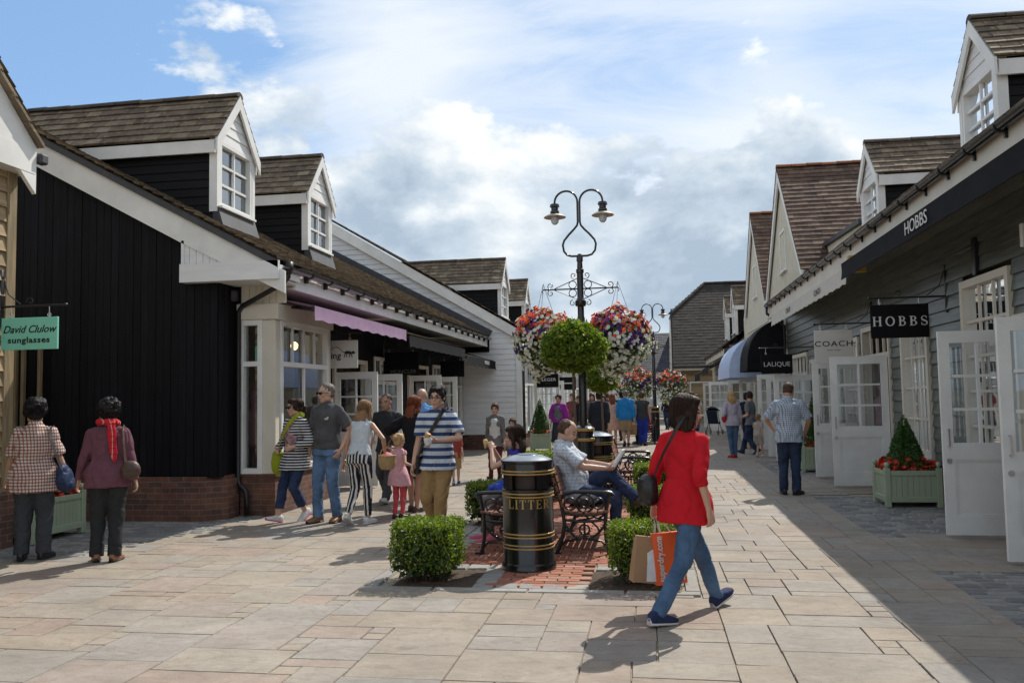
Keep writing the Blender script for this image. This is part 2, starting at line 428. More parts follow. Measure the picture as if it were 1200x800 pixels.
def tile_roof(mb, O, a, u, L_, S, gauge=.16, tw=.26, span=None, th=.028, sheet=True):
    """courses of separate tiles from the eave point O along a, up the slope u"""
    O, a, u = V(O), V(a).normalized(), V(u).normalized(); n = a.cross(u)
    if n.z < 0: n = -n
    k = 0; s = 0
    while s < S-.01:
        b = span(s) if span else (0, L_)
        x = b[0]-(tw/2 if k % 2 else 0); se = min(s+gauge*1.12, S+.02)
        while x < b[1]:
            l, r = max(x, b[0]), min(x+tw, b[1]); x += tw
            if r-l < .02: continue
            g = .003; h = th+rnd(-.003,.006); d = rnd(-.006,.006); sk = rnd(-.002,.002)
            P = lambda q, w, o: O+a*q+u*w+n*o
            mb.add([P(l+g,s+d,h), P(r-g,s+d,h+sk), P(r-g,se,.006), P(l+g,se,.006), P(l+g,s+d,h-th), P(r-g,s+d,h-th)], [(0,1,2,3),(4,5,1,0)])
        s += gauge; k += 1
    if sheet:
        b0 = span(0) if span else (0, L_); b1 = span(S) if span else (0, L_); P = lambda q, w: O+a*q+u*w-n*.012
        mb.quad(P(b0[0],0), P(b0[1],0), P(b1[1],S), P(b1[0],S))
def ridge_tiles(mb, a, b, r=.11, step=.42):
    a, b = V(a), V(b); d = (b-a); L_ = d.length; d.normalize(); sd = d.cross(V((0,0,1))).normalized(); k = 0; s = 0
    while s < L_-.02:
        e = min(s+step, L_); j = rnd(-.006,.006)
        rings = []
        for q, rr in ((s+.004, r), (e-.004, r*.94)):
            rings.append([a+d*q+sd*(rr*cos(t))+V((0,0,rr*.85*sin(t)-.03+j)) for t in [pi*i/7 for i in range(8)]])
        mb.loft(rings, True, True); s = e
def window(parent, O, a, n, s0, s1, z0, z1, cols, rows, fr=.07, bar=.03, dep=.09, out=.03, mat='white', glass='glass', sill=True, trans=None, name='window'):
    """a framed window set in a wall; the pane is a sub-part"""
    O, a, n = V(O), V(a), V(n); mb = MB(); Z = V((0,0,1))
    def bar_(sa, sb, za, zb, o0, o1): 
        c = O+a*((sa+sb)/2)+Z*((za+zb)/2)+n*((o0+o1)/2); mb.obox(c, a*((sb-sa)/2), Z*((zb-za)/2), n*((o1-o0)/2))
    bar_(s0, s0+fr, z0, z1, -dep, out); bar_(s1-fr, s1, z0, z1, -dep, out)
    bar_(s0+fr, s1-fr, z1-fr, z1, -dep, out); bar_(s0+fr, s1-fr, z0, z0+fr, -dep, out-.002)
    if sill: bar_(s0-.04, s1+.04, z0-.035, z0-.001, -.02, out+.06)
    i0, i1, k0, k1 = s0+fr, s1-fr, z0+fr, z1-fr
    ro = out-.035
    if trans:                                            # a heavier transom, small panes above, large below
        zt = trans; bar_(i0, i1, zt-.035, zt+.035, -dep+.02, out-.005)
        for i in range(1, cols): c = i0+(i1-i0)*i/cols; bar_(c-bar/2, c+bar/2, zt+.035, k1, ro-.03, ro)
        c2 = max(1, rows)
        for i in range(1, c2): c = i0+(i1-i0)*i/c2; bar_(c-bar*.8, c+bar*.8, k0, zt-.035, ro-.03, ro)
    else:
        for i in range(1, cols): c = i0+(i1-i0)*i/cols; bar_(c-bar/2, c+bar/2, k0, k1, ro-.03, ro)
        for j in range(1, rows):
            zc = k0+(k1-k0)*j/rows
            for i in range(cols): bar_(i0+(i1-i0)*i/cols+bar/2, i0+(i1-i0)*(i+1)/cols-bar/2, zc-bar/2, zc+bar/2, ro-.032, ro-.002)
    f = mb.build(name, M[mat], parent)
    g = MB(); P = lambda s, z: O+a*s+Z*z+n*(ro-.045); g.quad(P(i0,k0), P(i1,k0), P(i1,k1), P(i0,k1)); par(g.build('pane', M[glass]), f)
    return f
def door_leaf(parent, hinge, ang, w=.82, h=2.12, cols=2, rows=3, plate=False, mat='white', th=.045, z0=.03, label=None, hand=1, slot=False):
    """half glazed panelled door leaf standing open; hinge=(x,y), ang = direction of the leaf in degrees"""
    a = V((cos(radians(ang)), sin(radians(ang)), 0)); n = V((a.y, -a.x, 0)); O = V((hinge[0], hinge[1], 0)); Z = V((0,0,1)); mb = MB()
    def b_(sa, sb, za, zb, t=th): mb.obox(O+a*((sa+sb)/2)+Z*((za+zb)/2), a*((sb-sa)/2), Z*((zb-za)/2), n*(t/2))
    st = .11; mid = .92
    b_(0, st, z0, h); b_(w-st, w, z0, h); b_(st, w-st, h-.13, h); b_(st, w-st, z0, z0+.2); b_(st, w-st, mid-.09, mid+.09)
    b_(st, w-st, z0+.2, mid-.09, th*.35)
    # raised panel moulding
    for sa, sb, za, zb in ((st, st+.02, z0+.2, mid-.09), (w-st-.02, w-st, z0+.2, mid-.09), (st+.02, w-st-.02, z0+.2, z0+.22), (st+.02, w-st-.02, mid-.11, mid-.09)): b_(sa, sb, za, zb, th*.75)
    i0, i1, k0, k1 = st, w-st, mid+.09, h-.13
    for i in range(1, cols): c = i0+(i1-i0)*i/cols; b_(c-.015, c+.015, k0, k1, th*.8)
    for j in range(1, rows):
        zc = k0+(k1-k0)*j/rows
        for i in range(cols): b_(i0+(i1-i0)*i/cols+.015, i0+(i1-i0)*(i+1)/cols-.015, zc-.015, zc+.015, th*.76)
    d = mb.build('door', M[mat], parent)
    g = MB(); g.quad(O+a*i0+Z*k0, O+a*i1+Z*k0, O+a*i1+Z*k1, O+a*i0+Z*k1); par(g.build('pane', M['glass']), d)
    hb = MB(); s = w-.055
    for sg in (1, -1):
        p0 = O+a*s+n*(sg*(th/2)); hb.tube([p0+Z*.98, p0+n*(sg*.05)+Z*.98, p0+n*(sg*.05)+Z*1.16, p0+Z*1.16], .009, 6)
        hb.cone(p0+Z*.82, p0+Z*.82+n*(sg*.014), .028, .028, 12)
    par(hb.build('handle', M['steel']), d)
    if plate:
        pb = MB(); pb.obox(O+a*(w-.055)+Z*1.28+n*(th/2+.003), a*.042, Z*.2, n*.003)
        par(pb.build('push_plate', M['lead']), d)
    if slot:
        pb = MB(); pb.obox(O+a*(w*.42)+Z*.92+n*(th/2+.004), a*.14, Z*.038, n*.004); par(pb.build('letter_slot', M['lead']), d)
    if label: d['label'] = label
    return d
def shop_room(parent, x0, x1, y0, y1, z1=2.9, openx=1, seed=1):
    """dim room behind a shop front, open towards the street side"""
    r = random.Random(seed); mb = MB(); e = .02
    mb.box(x0, x1, y0, y1, -.005, .012)
    f = mb.build('shop_floor', M['interior_floor'], parent)
    mb = MB(); mb.box(x0, x1, y0, y1, z1, z1+e); 
    xb = x0 if openx > 0 else x1-e
    mb.box(xb, xb+e, y0, y1, .013, z1-.001); mb.box(x0+e*1.5, x1-e*1.5, y0, y0+e, .013, z1-.001); mb.box(x0+e*1.5, x1-e*1.5, y1-e, y1, .013, z1-.001)
    mb.build('shop_room', M['interior'], parent)
    cols = [(.5,.5,.48),(.35,.1,.08),(.1,.16,.3),(.5,.4,.25),(.06,.06,.06),(.2,.3,.22),(.45,.25,.3)]
    mats = [simple('stock_colour', c, .7, .1) for c in cols] if 'stock' not in M else M['stock']; M['stock'] = mats
    mb = MB()
    xs = x0+.1 if openx > 0 else x1-.1; sg = 1 if openx > 0 else -1
    y = y0+.3
    while y < y1-.5:
        for z in (.5, 1.0, 1.5, 1.95):
            mb.cur = 0; mb.box(min(xs, xs+sg*.35), max(xs, xs+sg*.35), y, y+.9, z, z+.03)
            q = y+.03
            while q < y+.8:
                w = r.uniform(.06,.2); mb.cur = r.randrange(len(cols)); mb.box(min(xs+sg*.05, xs+sg*.3), max(xs+sg*.05, xs+sg*.3), q, q+w, z+.031, z+r.uniform(.12,.36)); q += w+.03
        y += 1.15
    mb.build('shop_shelves', mats, parent)
    xo = x1-.55 if openx > 0 else x0+.55; y = y0+.55                     # dressed display figures near the glass
    while y < y1-.3:
        mb = MB(); mb.lathe([(.0,.30),(.16,.30),(.16,.33),(.02,.34),(.02,.85),(.17,.86),(.15,1.0),(.12,1.12),(.15,1.28),(.17,1.38),(.10,1.46),(.05,1.5),(.05,1.58),(.075,1.66),(.07,1.76),(0,1.80)], (xo, y, 0), 16); o = mb.build('display_figure', mats[r.randrange(len(cols))], parent, True); y += r.uniform(.8, 1.3)
def gutter(parent, x, y0, y1, z, side, label=None, brackets=.75, r=.06):
    mb = MB(); n = 8
    for (ra, rb) in ((r, r-.006),):
        R = []
        for y in (y0, y1): R.append([(x+r*cos(pi+pi*i/n), y, z+r*sin(pi+pi*i/n)) for i in range(n+1)]+[(x+rb*cos(2*pi-pi*i/n), y, z+rb*sin(2*pi-pi*i/n)) for i in range(n+1)])
        mb.loft(R)
    y = y0+.2
    bks = []
    while y < y1:
        bk = MB()
        R = [[(x+(r+.012)*cos(pi+pi*i/n), yy, z+(r+.012)*sin(pi+pi*i/n)) for i in range(n+1)]+[(x+(r+.001)*cos(2*pi-pi*i/n), yy, z+(r+.001)*sin(2*pi-pi*i/n)) for i in range(n+1)] for yy in (y, y+.05)]
        bk.loft(R); bk.box(min(x+side*.03, x+side*.10), max(x+side*.03, x+side*.10), y, y+.04, z-.13, z-.03); y += brackets; bks.append(bk)
    g = mb.build('gutter', M['gutter'], parent, angle=40)
    for bk in bks: par(bk.build('gutter_bracket', M['black_plastic']), g)
    if label: g['label'] = label
    return g
def dormer(parent, side, xf, yc, hw, zb, ze, za, depth, tiles='tile_brown', ov=.08):
    """gabled dormer facing the street; side=+1 looks towards +x"""
    n = V((side,0,0)); a = V((0,1,0)); O = V((xf, yc-hw, 0)); xb = xf-side*depth; lo, hi = min(xf, xb), max(xf, xb)
    # cheeks
    for yy, nn in ((yc-hw, V((0,-1,0))), (yc+hw, V((0,1,0)))):
        mb = MB(); lap_wall(mb, (xf, yy, 0), (-side,0,0), nn, depth, zb-.25, ze, .13, t=.018)
        mb.box(lo, hi, min(yy, yy-nn.y*.03), max(yy, yy-nn.y*.03), zb-.25, ze); mb.build('dormer_cheek', M['black_lap'], parent)
    slope = (za-ze)/hw
    # gable boarding, corner posts
    mb = MB(); lap_wall(mb, O, a, n, 2*hw, ze-.1, za-.05, .15, span=lambda z: (max(0, (z-ze)/slope), 2*hw-max(0, (z-ze)/slope)), t=.016)
    mb.build('dormer_gable', M['white_board'], parent)
    for yy in (yc-hw-.036, yc+hw-.058): mb = MB(); mb.box(min(xf-side*.10, xf+side*.025), max(xf-side*.10, xf+side*.025), yy, yy+.094, zb-.1, ze+.02); mb.build('dormer_post', M['white'], parent)
    mb = MB(); mb.prism([(xf+side*.03, yc-hw-.02, zb-.02), (xf-side*.05, yc-hw-.02, zb-.02), (xf-side*.05, yc-hw-.02, zb-.45), (xf+side*.16, yc-hw-.02, zb-.45)], (0, 2*hw+.04, 0)); mb.build('lead_apron', M['lead'], parent)
    window(parent, O, a, n, .062, 2*hw-.062, zb, ze-.1, 2, 3, fr=.06, bar=.035, dep=.06, out=.02, glass='glass_sky', name='dormer_window')
    mb = MB(); mb.quad((xf-side*.09,yc-hw+.03,zb), (xf-side*.09,yc+hw-.03,zb), (xf-side*.09,yc+hw-.03,ze), (xf-side*.09,yc-hw+.03,ze)); mb.build('dormer_blind', M['lead'], parent)
    # roof slopes with fascia and bargeboards
    eo = .13; L_ = depth+ov+.6; rl = sqrt((hw+eo)**2+(slope*(hw+eo))**2)
    mb = MB(); zee = ze-slope*eo
    for sg in (-1, 1):
        tile_roof(mb, (xf+side*ov, yc+sg*(hw+eo), zee+.05), (-side,0,0), V((0,-sg*(hw+eo), slope*(hw+eo))), L_, rl, .16, .24)
    mb.build('dormer_roof', M[tiles], parent)
    mb = MB(); ridge_tiles(mb, (xf+side*ov, yc, za+.05), (xb-side*.6, yc, za+.05), .10); mb.build('dormer_ridge', M['ridge'], parent)
    for sg in (-1, 1):
        mb = MB(); y0 = yc+sg*(hw+eo-.02); 
        mb.box(min(xf+side*(ov-.06), xb), max(xf+side*(ov-.06), xb), min(y0, y0-sg*.04), max(y0, y0-sg*.04), zee-.17, zee+.02)
        y1 = yc+sg*(hw+eo)
        # bargeboard along the verge
        p = [(xf+side*ov, y1, zee-.17), (xf+side*ov, y1, zee+.04), (xf+side*ov, yc, za+.04), (xf+side*ov, yc, za-.17)]
        mb.prism(p, V((-side*.035,0,0)))
        # soffit under the verge
        mb.quad((xf+side*(ov-.035), y1-sg*.02, zee+.015), (xf, y1-sg*.02, zee+.015), (xf, yc, za+.015), (xf+side*(ov-.035), yc, za+.015))
        mb.build('dormer_bargeboard', M['white'], parent)
def text_mesh(name, body, size, mat, parent, Mx, ext=.003, sx=1., shear=0., font_bold=0., space=1., align='CENTER'):
    c = bpy.data.curves.new(name, 'FONT'); c.body = body; c.size = size; c.extrude = ext; c.align_x = align; c.align_y = 'CENTER'; c.shear = shear
    c.offset = font_bold; c.space_character = space; c.resolution_u = 3
    o = bpy.data.objects.new('tmp', c); COL.objects.link(o); dg = bpy.context.evaluated_depsgraph_get()
    me = bpy.data.meshes.new_from_object(o.evaluated_get(dg)); bpy.data.objects.remove(o); bpy.data.curves.remove(c)
    me.transform(Mx @ Matrix.Diagonal((sx,1,1,1))); me.materials.clear(); me.materials.append(M[mat]); me.name = name
    t = bpy.data.objects.new(name, me); COL.objects.link(t)
    if parent is not None: par(t, parent)
    return t
def face_mx(c, right, up):
    r = V(right).normalized(); u = V(up).normalized(); n = r.cross(u)
    m = Matrix((r, u, n)).transposed().to_4x4(); return Matrix.Translation(V(c)) @ m
def awning(parent, x_wall, x_front, y0, y1, z_wall, z_front, drop, mat, side, val_mat=None, scallop=True, name='awning', frame='black_metal'):
    mb = MB(); t = .006; n = max(6, int((y1-y0)/.25))
    # cloth slope, sagging slightly, then the valance
    R = []
    for i in range(n+1):
        y = y0+(y1-y0)*i/n; k = sin(pi*((i*1.0) % 4)/4)*.012
        w = .5+.5*sin(i*1.7); 
        p = [(x_wall, y, z_wall), ((x_wall+x_front)/2, y, (z_wall+z_front)/2-k), (x_front, y, z_front), (x_front-side*.006*w, y, z_front-drop*.5), (x_front+side*.012*w, y, z_front-drop+(.012*((i % 2)*2-1) if scallop else 0))]
        R.append(p+[(q[0]-side*t, q[1], q[2]-t*.6) for q in reversed(p)])
    mb.loft(R); o = mb.build(name, M[mat], parent, angle=60)
    fb = MB(); fb.box(min(x_front-side*.05, x_front-side*.008), max(x_front-side*.05, x_front-side*.008), y0, y1, z_front-.045, z_front-.01)
    for y in (y0+.3, y1-.35): fb.beam((x_wall, y, z_wall-.12), (x_front-side*.03, y, z_front-.05), .03, .03)
    par(fb.build('awning_frame', M[frame]), o); return o
# ---------------------------------------------------------------- the black boarded shop on the left
def black_shop():
    R = empty('boarded_shop', (-8, 18, 0), 'black boarded shop with brown tiled roof, two white dormers and a purple awning', 'shop', world=True)
    ye, yw = 10.65, 26.0; ex, ez, sl = -4.88, 3.48, .537; rx = -11.0; rz = ez+sl*(ex-rx)
    zr = lambda x: ez+sl*(ex-x) if x > rx else rz-sl*(rx-x)
    # gable wall of vertical boards
    mb = MB(); vboards(mb, (-16.5, 10.85, 0), (1,0,0), (0,-1,0), 16.5-5.8, .57, lambda s: zr(-16.5+s)-.2, .115, .02)
    mb.box(-16.5, -5.8, 10.855, 11.0, .59, 3.3); mb.quad((-16.5,10.86,3.2), (-5.8,10.86,3.2), (rx,10.86,rz-.2), (rx,10.86,rz-.2)); mb.build('gable_wall', M['black_board'], R)
    mb = MB(); vboards(mb, (-5.8, 11.31, 0), (1,0,0), (0,-1,0), .1, .57, 3.3, .05); vboards(mb, (-5.8, 10.85, 0), (0,1,0), (1,0,0), .46, .57, 3.3, .115)
    mb.build('return_wall', M['black_board'], R)
    mb = MB(); mb.prism([(-16.5,10.74,-.02),(-5.98,10.74,-.02),(-5.72,10.98,-.02),(-5.72,11.29,-.02),(-16.5,11.29,-.02)], (0,0,.56))
    mb.prism([(-16.5,10.78,.54),(-6.0,10.78,.54),(-5.76,11.0,.54),(-5.76,11.28,.54),(-16.5,11.28,.54)], (0,0,.045)); mb.build('brick_plinth', M['brick'], R)
    # bargeboard with dark verge strip
    mb = MB(); P = lambda x, d, y: (x, y, zr(x)+d)
    mb.prism([P(rx,-.10,10.70), P(rx,-.46,10.70), P(-6.27,-.46,10.70), P(ex+.1,-.40,10.70), P(ex+.1,-.10,10.70)], (0,.04,0))
    mb.prism([P(-16.5,-.10,10.70), P(-16.5,-.46,10.70), P(rx,-.46,10.70), P(rx,-.10,10.70)], (0,.04,0)); mb.build('bargeboard', M['white'], R)
    mb = MB(); mb.prism([P(rx,0.,10.66), P(rx,-.10,10.66), P(ex+.02,-.10,10.66), P(ex+.02,0.,10.66)], (0,.07,0)); mb.build('verge_strip', M['lead'], R)
    # boxed eave return, boarded
    mb = MB(); mb.box(-6.28, -4.85, 10.66, 10.70, 3.22, 3.47)
    vboards(mb, (-6.27, 10.74, 0), (1,0,0), (0,-1,0), 1.3, 3.42, lambda s: zr(-6.27+s)-.44, .1, .018)
    mb.box(-6.27, -4.9, 10.72, 11.4, 3.22, 3.25); mb.box(-6.28, -6.24, 10.70, 10.86, 3.26, 3.8); mb.box(-4.90, -4.86, 10.70, 11.4, 3.26, 3.42); mb.build('eave_box', M['white_board'], R)
    mb = MB(); vboards(mb, (-5.78, 11.33, 0), (1,0,0), (0,-1,0), .75, 2.97, 3.27, .1, .02); mb.build('soffit_boarding', M['white_warm'], R)
    # roof
    mb = MB(); L_ = yw-ye; S = sqrt((ex-rx)**2+(rz-ez)**2)
    tile_roof(mb, (ex, ye, ez+.02), (0,1,0), (rx-ex,0,rz-ez), L_, S, .17, .24)
    mb.quad((rx,ye,rz), (rx,yw,rz), (-16.6,yw,zr(-16.6)), (-16.6,ye,zr(-16.6))); mb.build('roof', M['tile_brown'], R)
    mb = MB(); mb.quad((-16.6,yw-.05,3), (ex,yw-.05,3), (ex,yw-.05,ez-.05),(-16.6,yw-.05,ez-.05)); mb.build('rear_wall', M['black_board'], R)
    for yc in (12.28, 15.7): dormer(R, 1, -6.3, yc, .58, 4.52, 5.62, 6.33, 3.0)
    # lead valley where the roof runs into the white gable
    mb = MB(); mb.beam((ex+.05,25.9,ez+.1), (rx,25.9,rz+.1), .16, .2); mb.build('roof_flashing', M['lead'], R)
    # eaves: fascia, soffit, gutter
    mb = MB(); mb.box(-4.97, -4.93, 11.4, yw-.1, 3.16, 3.42); mb.build('fascia', M['white'], R)
    mb = MB(); mb.box(-5.9, -4.972, 11.4, yw-.1, 3.17, 3.195); mb.build('soffit', M['white_warm'], R)
    gutter(R, -4.84, 10.75, yw-.15, 3.42, -1)
    mb = MB(); mb.tube([(-4.84,10.95,3.40),(-4.84,10.95,3.28),(-4.9,10.95,3.2),(-5.66,11.24,2.93),(-5.72,11.26,2.85),(-5.72,11.26,.5),(-5.68,11.24,.42),(-5.58,11.2,.36),(-5.56,11.2,.28),(-5.56,11.2,.02)], .036, 10); mb.cone((-4.84,10.95,3.48),(-4.84,10.95,3.32),.075,.05,12)
    mb.build('downpipe', M['black_plastic'], R, True)
    mb = MB(); mb.bbox(-5.86,-5.72,11.15,11.27,3.0,3.16,.02); mb.build('wall_lamp', M['lead'], R)
    # bay window on brick
    mb = MB(); mb.box(-5.72, -5.2, 11.33, 13.4, -.02, .54); mb.box(-5.72,-5.17,11.30,13.42,.54,.575); mb.build('bay_base', M['brick'], R)
    O1 = (-5.74, 11.33, 0); window(R, O1, (1,0,0), (0,-1,0), 0, .36, .58, 2.74, 1, 1, fr=.075, trans=2.12, sill=False, name='bay_window')
    mb = MB(); mb.bbox(-5.38,-5.19,11.31,11.47,.577,2.74,.006); mb.bbox(-5.76,-5.14,11.27,11.5,2.742,2.97,.01); mb.box(-5.5,-5.14,11.502,13.42,2.742,2.97); mb.box(-5.32,-5.19,13.28,13.41,.577,2.74); mb.box(-5.7,-5.33,13.36,13.41,.577,2.74)
    mb.box(-5.7,-5.2,11.48,13.35,.577,.6); mb.build('bay_post', M['white_warm'], R)
    window(R, (-5.2, 11.472, 0), (0,1,0), (1,0,0), 0, 1.806, .58, 2.74, 4, 2, fr=.07, trans=2.12, sill=False, name='bay_window')
    # wall behind the recessed shop fronts
    holes = [(.55,1.0,.9,2.5),(1.6,3.3,.0,2.3),(3.9,5.9,.5,2.5),(6.5,8.2,0,2.35),(8.8,10.8,.5,2.5),(11.1,12.4,.5,2.5)]
    mb = MB(); yy = 13.42
    s = 0
    while s < 12.55:
        e = s+.115; zs = [(0, 3.2)]
        cut = [h for h in holes if h[0] < (s+e)/2 < h[1]]
        for a0, a1 in split(0, 3.2, [(h[2], h[3]) for h in cut]): mb.box(-5.82,-5.75+rnd(0,.004),yy+s+.003,yy+e-.003,a0,a1)
        s = e
    mb.build('shop_front_wall', M['black_board'], R)
    A = (0,1,0); Nn = (1,0,0); O = (-5.75, yy, 0)
    window(R, O, A, Nn, .55, 1.0, .9, 2.5, 1, 2)
    window(R, O, A, Nn, 3.9, 5.9, .5, 2.5, 4, 2, trans=1.95); window(R, O, A, Nn, 8.8, 10.8, .5, 2.5, 4, 2, trans=1.95); window(R, O, A, Nn, 11.1, 12.4, .5, 2.5, 3, 2, trans=1.95)
    for a0, a1, h in ((1.6,3.3,2.3),(6.5,8.2,2.35)):
        mb = MB(); mb.box(-5.83,-5.70,yy+a0-.08,yy+a0,0,h+.08); mb.box(-5.83,-5.70,yy+a1,yy+a1+.08,0,h+.08); mb.box(-5.83,-5.705,yy+a0,yy+a1,h,h+.08); mb.build('door_frame', M['white_warm'], R)
    door_leaf(R, (-5.73, 15.02), 0, .82, 2.1); door_leaf(R, (-5.73, 16.72), 0, .78, 2.1)
    door_leaf(R, (-5.73, 19.92), 0, .8, 2.15); door_leaf(R, (-5.73, 21.62), 0, .8, 2.15)
    shop_room(R, -9.2, -5.9, 13.5, 25.9, 3.1, -1+2, 3)
    shop_room(R, -7.6, -5.78, 11.45, 13.4, 3.0, 1, 5)
    awning(R, -5.72, -4.66, 11.45, 16.05, 3.16, 2.93, .20, 'awn_purple', 1)
    a2 = awning(R, -5.6, -4.68, 16.35, 21.5, 3.1, 2.85, .22, 'awn_grey', 1); awning(R, -5.6, -4.68, 21.7, 25.9, 3.0, 2.70, .24, 'awn_grey', 1)
    text_mesh('lettering', 'MONCLER', .15, 'chalk', R, face_mx((-4.66, 24.4, 2.60), (0,1,0), (0,0,1)), .002)
M['awn_purple'] = simple('purple_awning_cloth', (.29,.185,.30), .75, .1, 5., bmp=.2, bscale=12)
black_shop()
def white_shop():
    R = empty('white_boarded_shop', (-8, 40, 0), 'white weatherboarded shop on the left with two dormers behind its wide gable', 'shop', world=True)
    xw, y0, y1 = -3.9, 26.0, 62.0; ex, ez, sl, rx = -3.45, 3.42, .60, -11.5; rz = ez+sl*(ex-rx); zr = lambda x: ez+sl*(ex-x)
    mb = MB(); lap_wall(mb, (-12,y0,0), (1,0,0), (0,-1,0), 12+xw, .46, rz, .165, span=lambda z: (0, min(12+xw, 12+(ex-(z+.06-ez)/sl) if z+.06 > ez else 99)))
    mb.build('gable_wall', M['white_board'], R)
    mb = MB(); mb.bbox(xw-.16, xw+.012, y0-.05, y0+.12, .46, 3.62, .005); mb.build('corner_board', M['white'], R)
    mb = MB(); mb.box(-12, xw+.01, y0-.04, y0+.3, -.02, .46); mb.box(xw-.3, xw+.01, y0+.301, y1, -.02, .46); mb.build('brick_plinth', M['brick'], R)
    mb = MB(); P = lambda x, d: (x, y0-.16, zr(x)+d)
    mb.prism([P(rx,-.04), P(rx,-.40), P(ex-.02,-.36), P(ex-.02,-.04)], (0,.04,0)); mb.quad((rx,y0-.13,zr(rx)-.1),(ex,y0-.13,ez-.1),(ex,y0,ez-.1),(rx,y0,zr(rx)-.1)); mb.build('bargeboard', M['white'], R)
    mb = MB(); tile_roof(mb, (ex, y0-.2, ez+.02), (0,1,0), (rx-ex,0,rz-ez), 36, sqrt((ex-rx)**2+(rz-ez)**2), .24, .34); mb.build('roof', M['tile_brown'], R)
    for yc in (28.1, 33.4): dormer(R, 1, -4.75, yc, .66, 4.25, 5.45, 6.2, 3.)
    mb = MB(); mb.box(ex-.06, ex-.03, y0, y1, ez-.3, ez-.04); mb.box(xw-.05, ex-.062, y0, y1, ez-.32, ez-.30); mb.build('fascia', M['white'], R)
    gutter(R, ex+.03, y0-.1, y1, ez-.06, -1, brackets=1.2)
    mb = MB(); mb.tube([(xw+.05,26.15,3.1),(xw+.05,26.15,0)], .04, 8); mb.build('downpipe', M['black_plastic'], R, True)
    # street wall in cream panels with shop windows and doors
    O = (xw, y0+.3, 0); wins = []; s = .7
    while s < 33:
        wins.append((s, s+1.9, .55, 2.6)); wins.append((s+2.3, s+3.9, .05, 2.45)); s += 4.6
    mb = MB(); lap_wall(mb, O, (0,1,0), (1,0,0), 35.5, .46, 3.1, .165, holes=wins); mb.build('street_wall', M['white_board'], R)
    for w in wins: 
        if w[2] > .3: window(R, O, (0,1,0), (1,0,0), *w, 4, 2, trans=2.0)
        else: window(R, O, (0,1,0), (1,0,0), *w, 4, 4, sill=False, name='glazed_door')
    shop_room(R, -7.5, xw-.15, y0+.4, y1-.5, 3.1, 1, 9)
    for y in (28.6, 30.2, 33.2): door_leaf(R, (xw+.04, y), 0, .85, 2.15)
white_shop()
def left_edge_shop():
    R = empty('tan_boarded_shop', (-8, 6, 0), 'tan weatherboarded shop corner with white boxed gable at the left edge', 'shop', world=True)
    xw, y1 = -7.22, 8.72
    mb = MB(); lap_wall(mb, (xw, 2.0, 0), (0,1,0), (1,0,0), y1-2.0-.1, .62, 4.3, .17, t=.03); mb.box(-12,xw-.02,1.5,y1-.05,.1,4.2); mb.build('street_wall', M['tan_lap'], R)
    mb = MB(); mb.bbox(xw-.12, xw+.035, y1-.13, y1+.02, .62, 4.32, .006); mb.build('corner_post', M['tan_wood'], R)
    mb = MB(); mb.box(-12, xw+.06, 1.5, y1+.03, -.02, .62); mb.build('brick_plinth', M['brick'], R)
    # boxed gable facing the street: white verge board descending away to the eave
    xg = -7.03; ye, ze = 8.84, 4.60; apex = (6.6, 7.0)
    def vz(y):                                           # verge, kicked out at the foot
        t = (ye-y)/(ye-apex[0]); return ze+(apex[1]-ze)*(t*.85+.15*t*t)
    ys = [ye-(ye-apex[0])*i/10 for i in range(11)]
    mb = MB(); top = [(xg, y, vz(y)) for y in ys]; bot = [(xg, y, vz(y)-.55-.1*(i/10)) for i, y in enumerate(ys)]
    for i in range(10): mb.prism([bot[i], bot[i+1], top[i+1], top[i]], (-.05,0,0))
    # the box under the eave
    mb.box(xg-.045, xg+.004, 7.7, ye-.01, ze-.32, ze-.03); mb.box(-9, xg-.05, 7.7, ye-.01, ze-.33, ze-.30); mb.box(-9, xg-.05, ye-.05, ye-.01, ze-.30, ze-.02)
    mb.build('gable_boards', M['white'], R)
    mb = MB(); vboards(mb, (xg-.12, 5.0, 0), (0,1,0), (1,0,0), 3.75, 4.3, lambda s: min(vz(5.0+s) if 5.0+s > apex[0] else apex[1], 7)-.3, .12); mb.build('gable_wall', M['white_board'], R)
    mb = MB()
    for i in range(10):
        y = ys[i]; yb = ys[i+1]; off = .02
        mb.prism([(xg+.08, y+.03, vz(y)+.0), (xg+.08, yb, vz(yb)+.0), (xg+.08, yb, vz(yb)+.05), (xg+.08, y+.03, vz(y)+.05)], (-4.5,0,0))
    u = (V((0,apex[0],apex[1]))-V((0,ye,ze))); tile_roof(mb, (-11.5, ye+.04, ze+.06), (1,0,0), u, 4.52, u.length, .17, .24, sheet=False); mb.build('roof', M['tile_brown'], R)
    mb = MB(); mb.bbox(-7.08,-6.97,8.85,8.98,4.42,4.54,.02); mb.build('floodlight', M['lead'], R)
    mb = MB()
    for x in (-8.86,-8.74,-8.48): mb.box(x,x+.045,10.76,10.81,.6,2.6)
    mb.build('alley_frame', M['tan_wood'], R)
left_edge_shop()
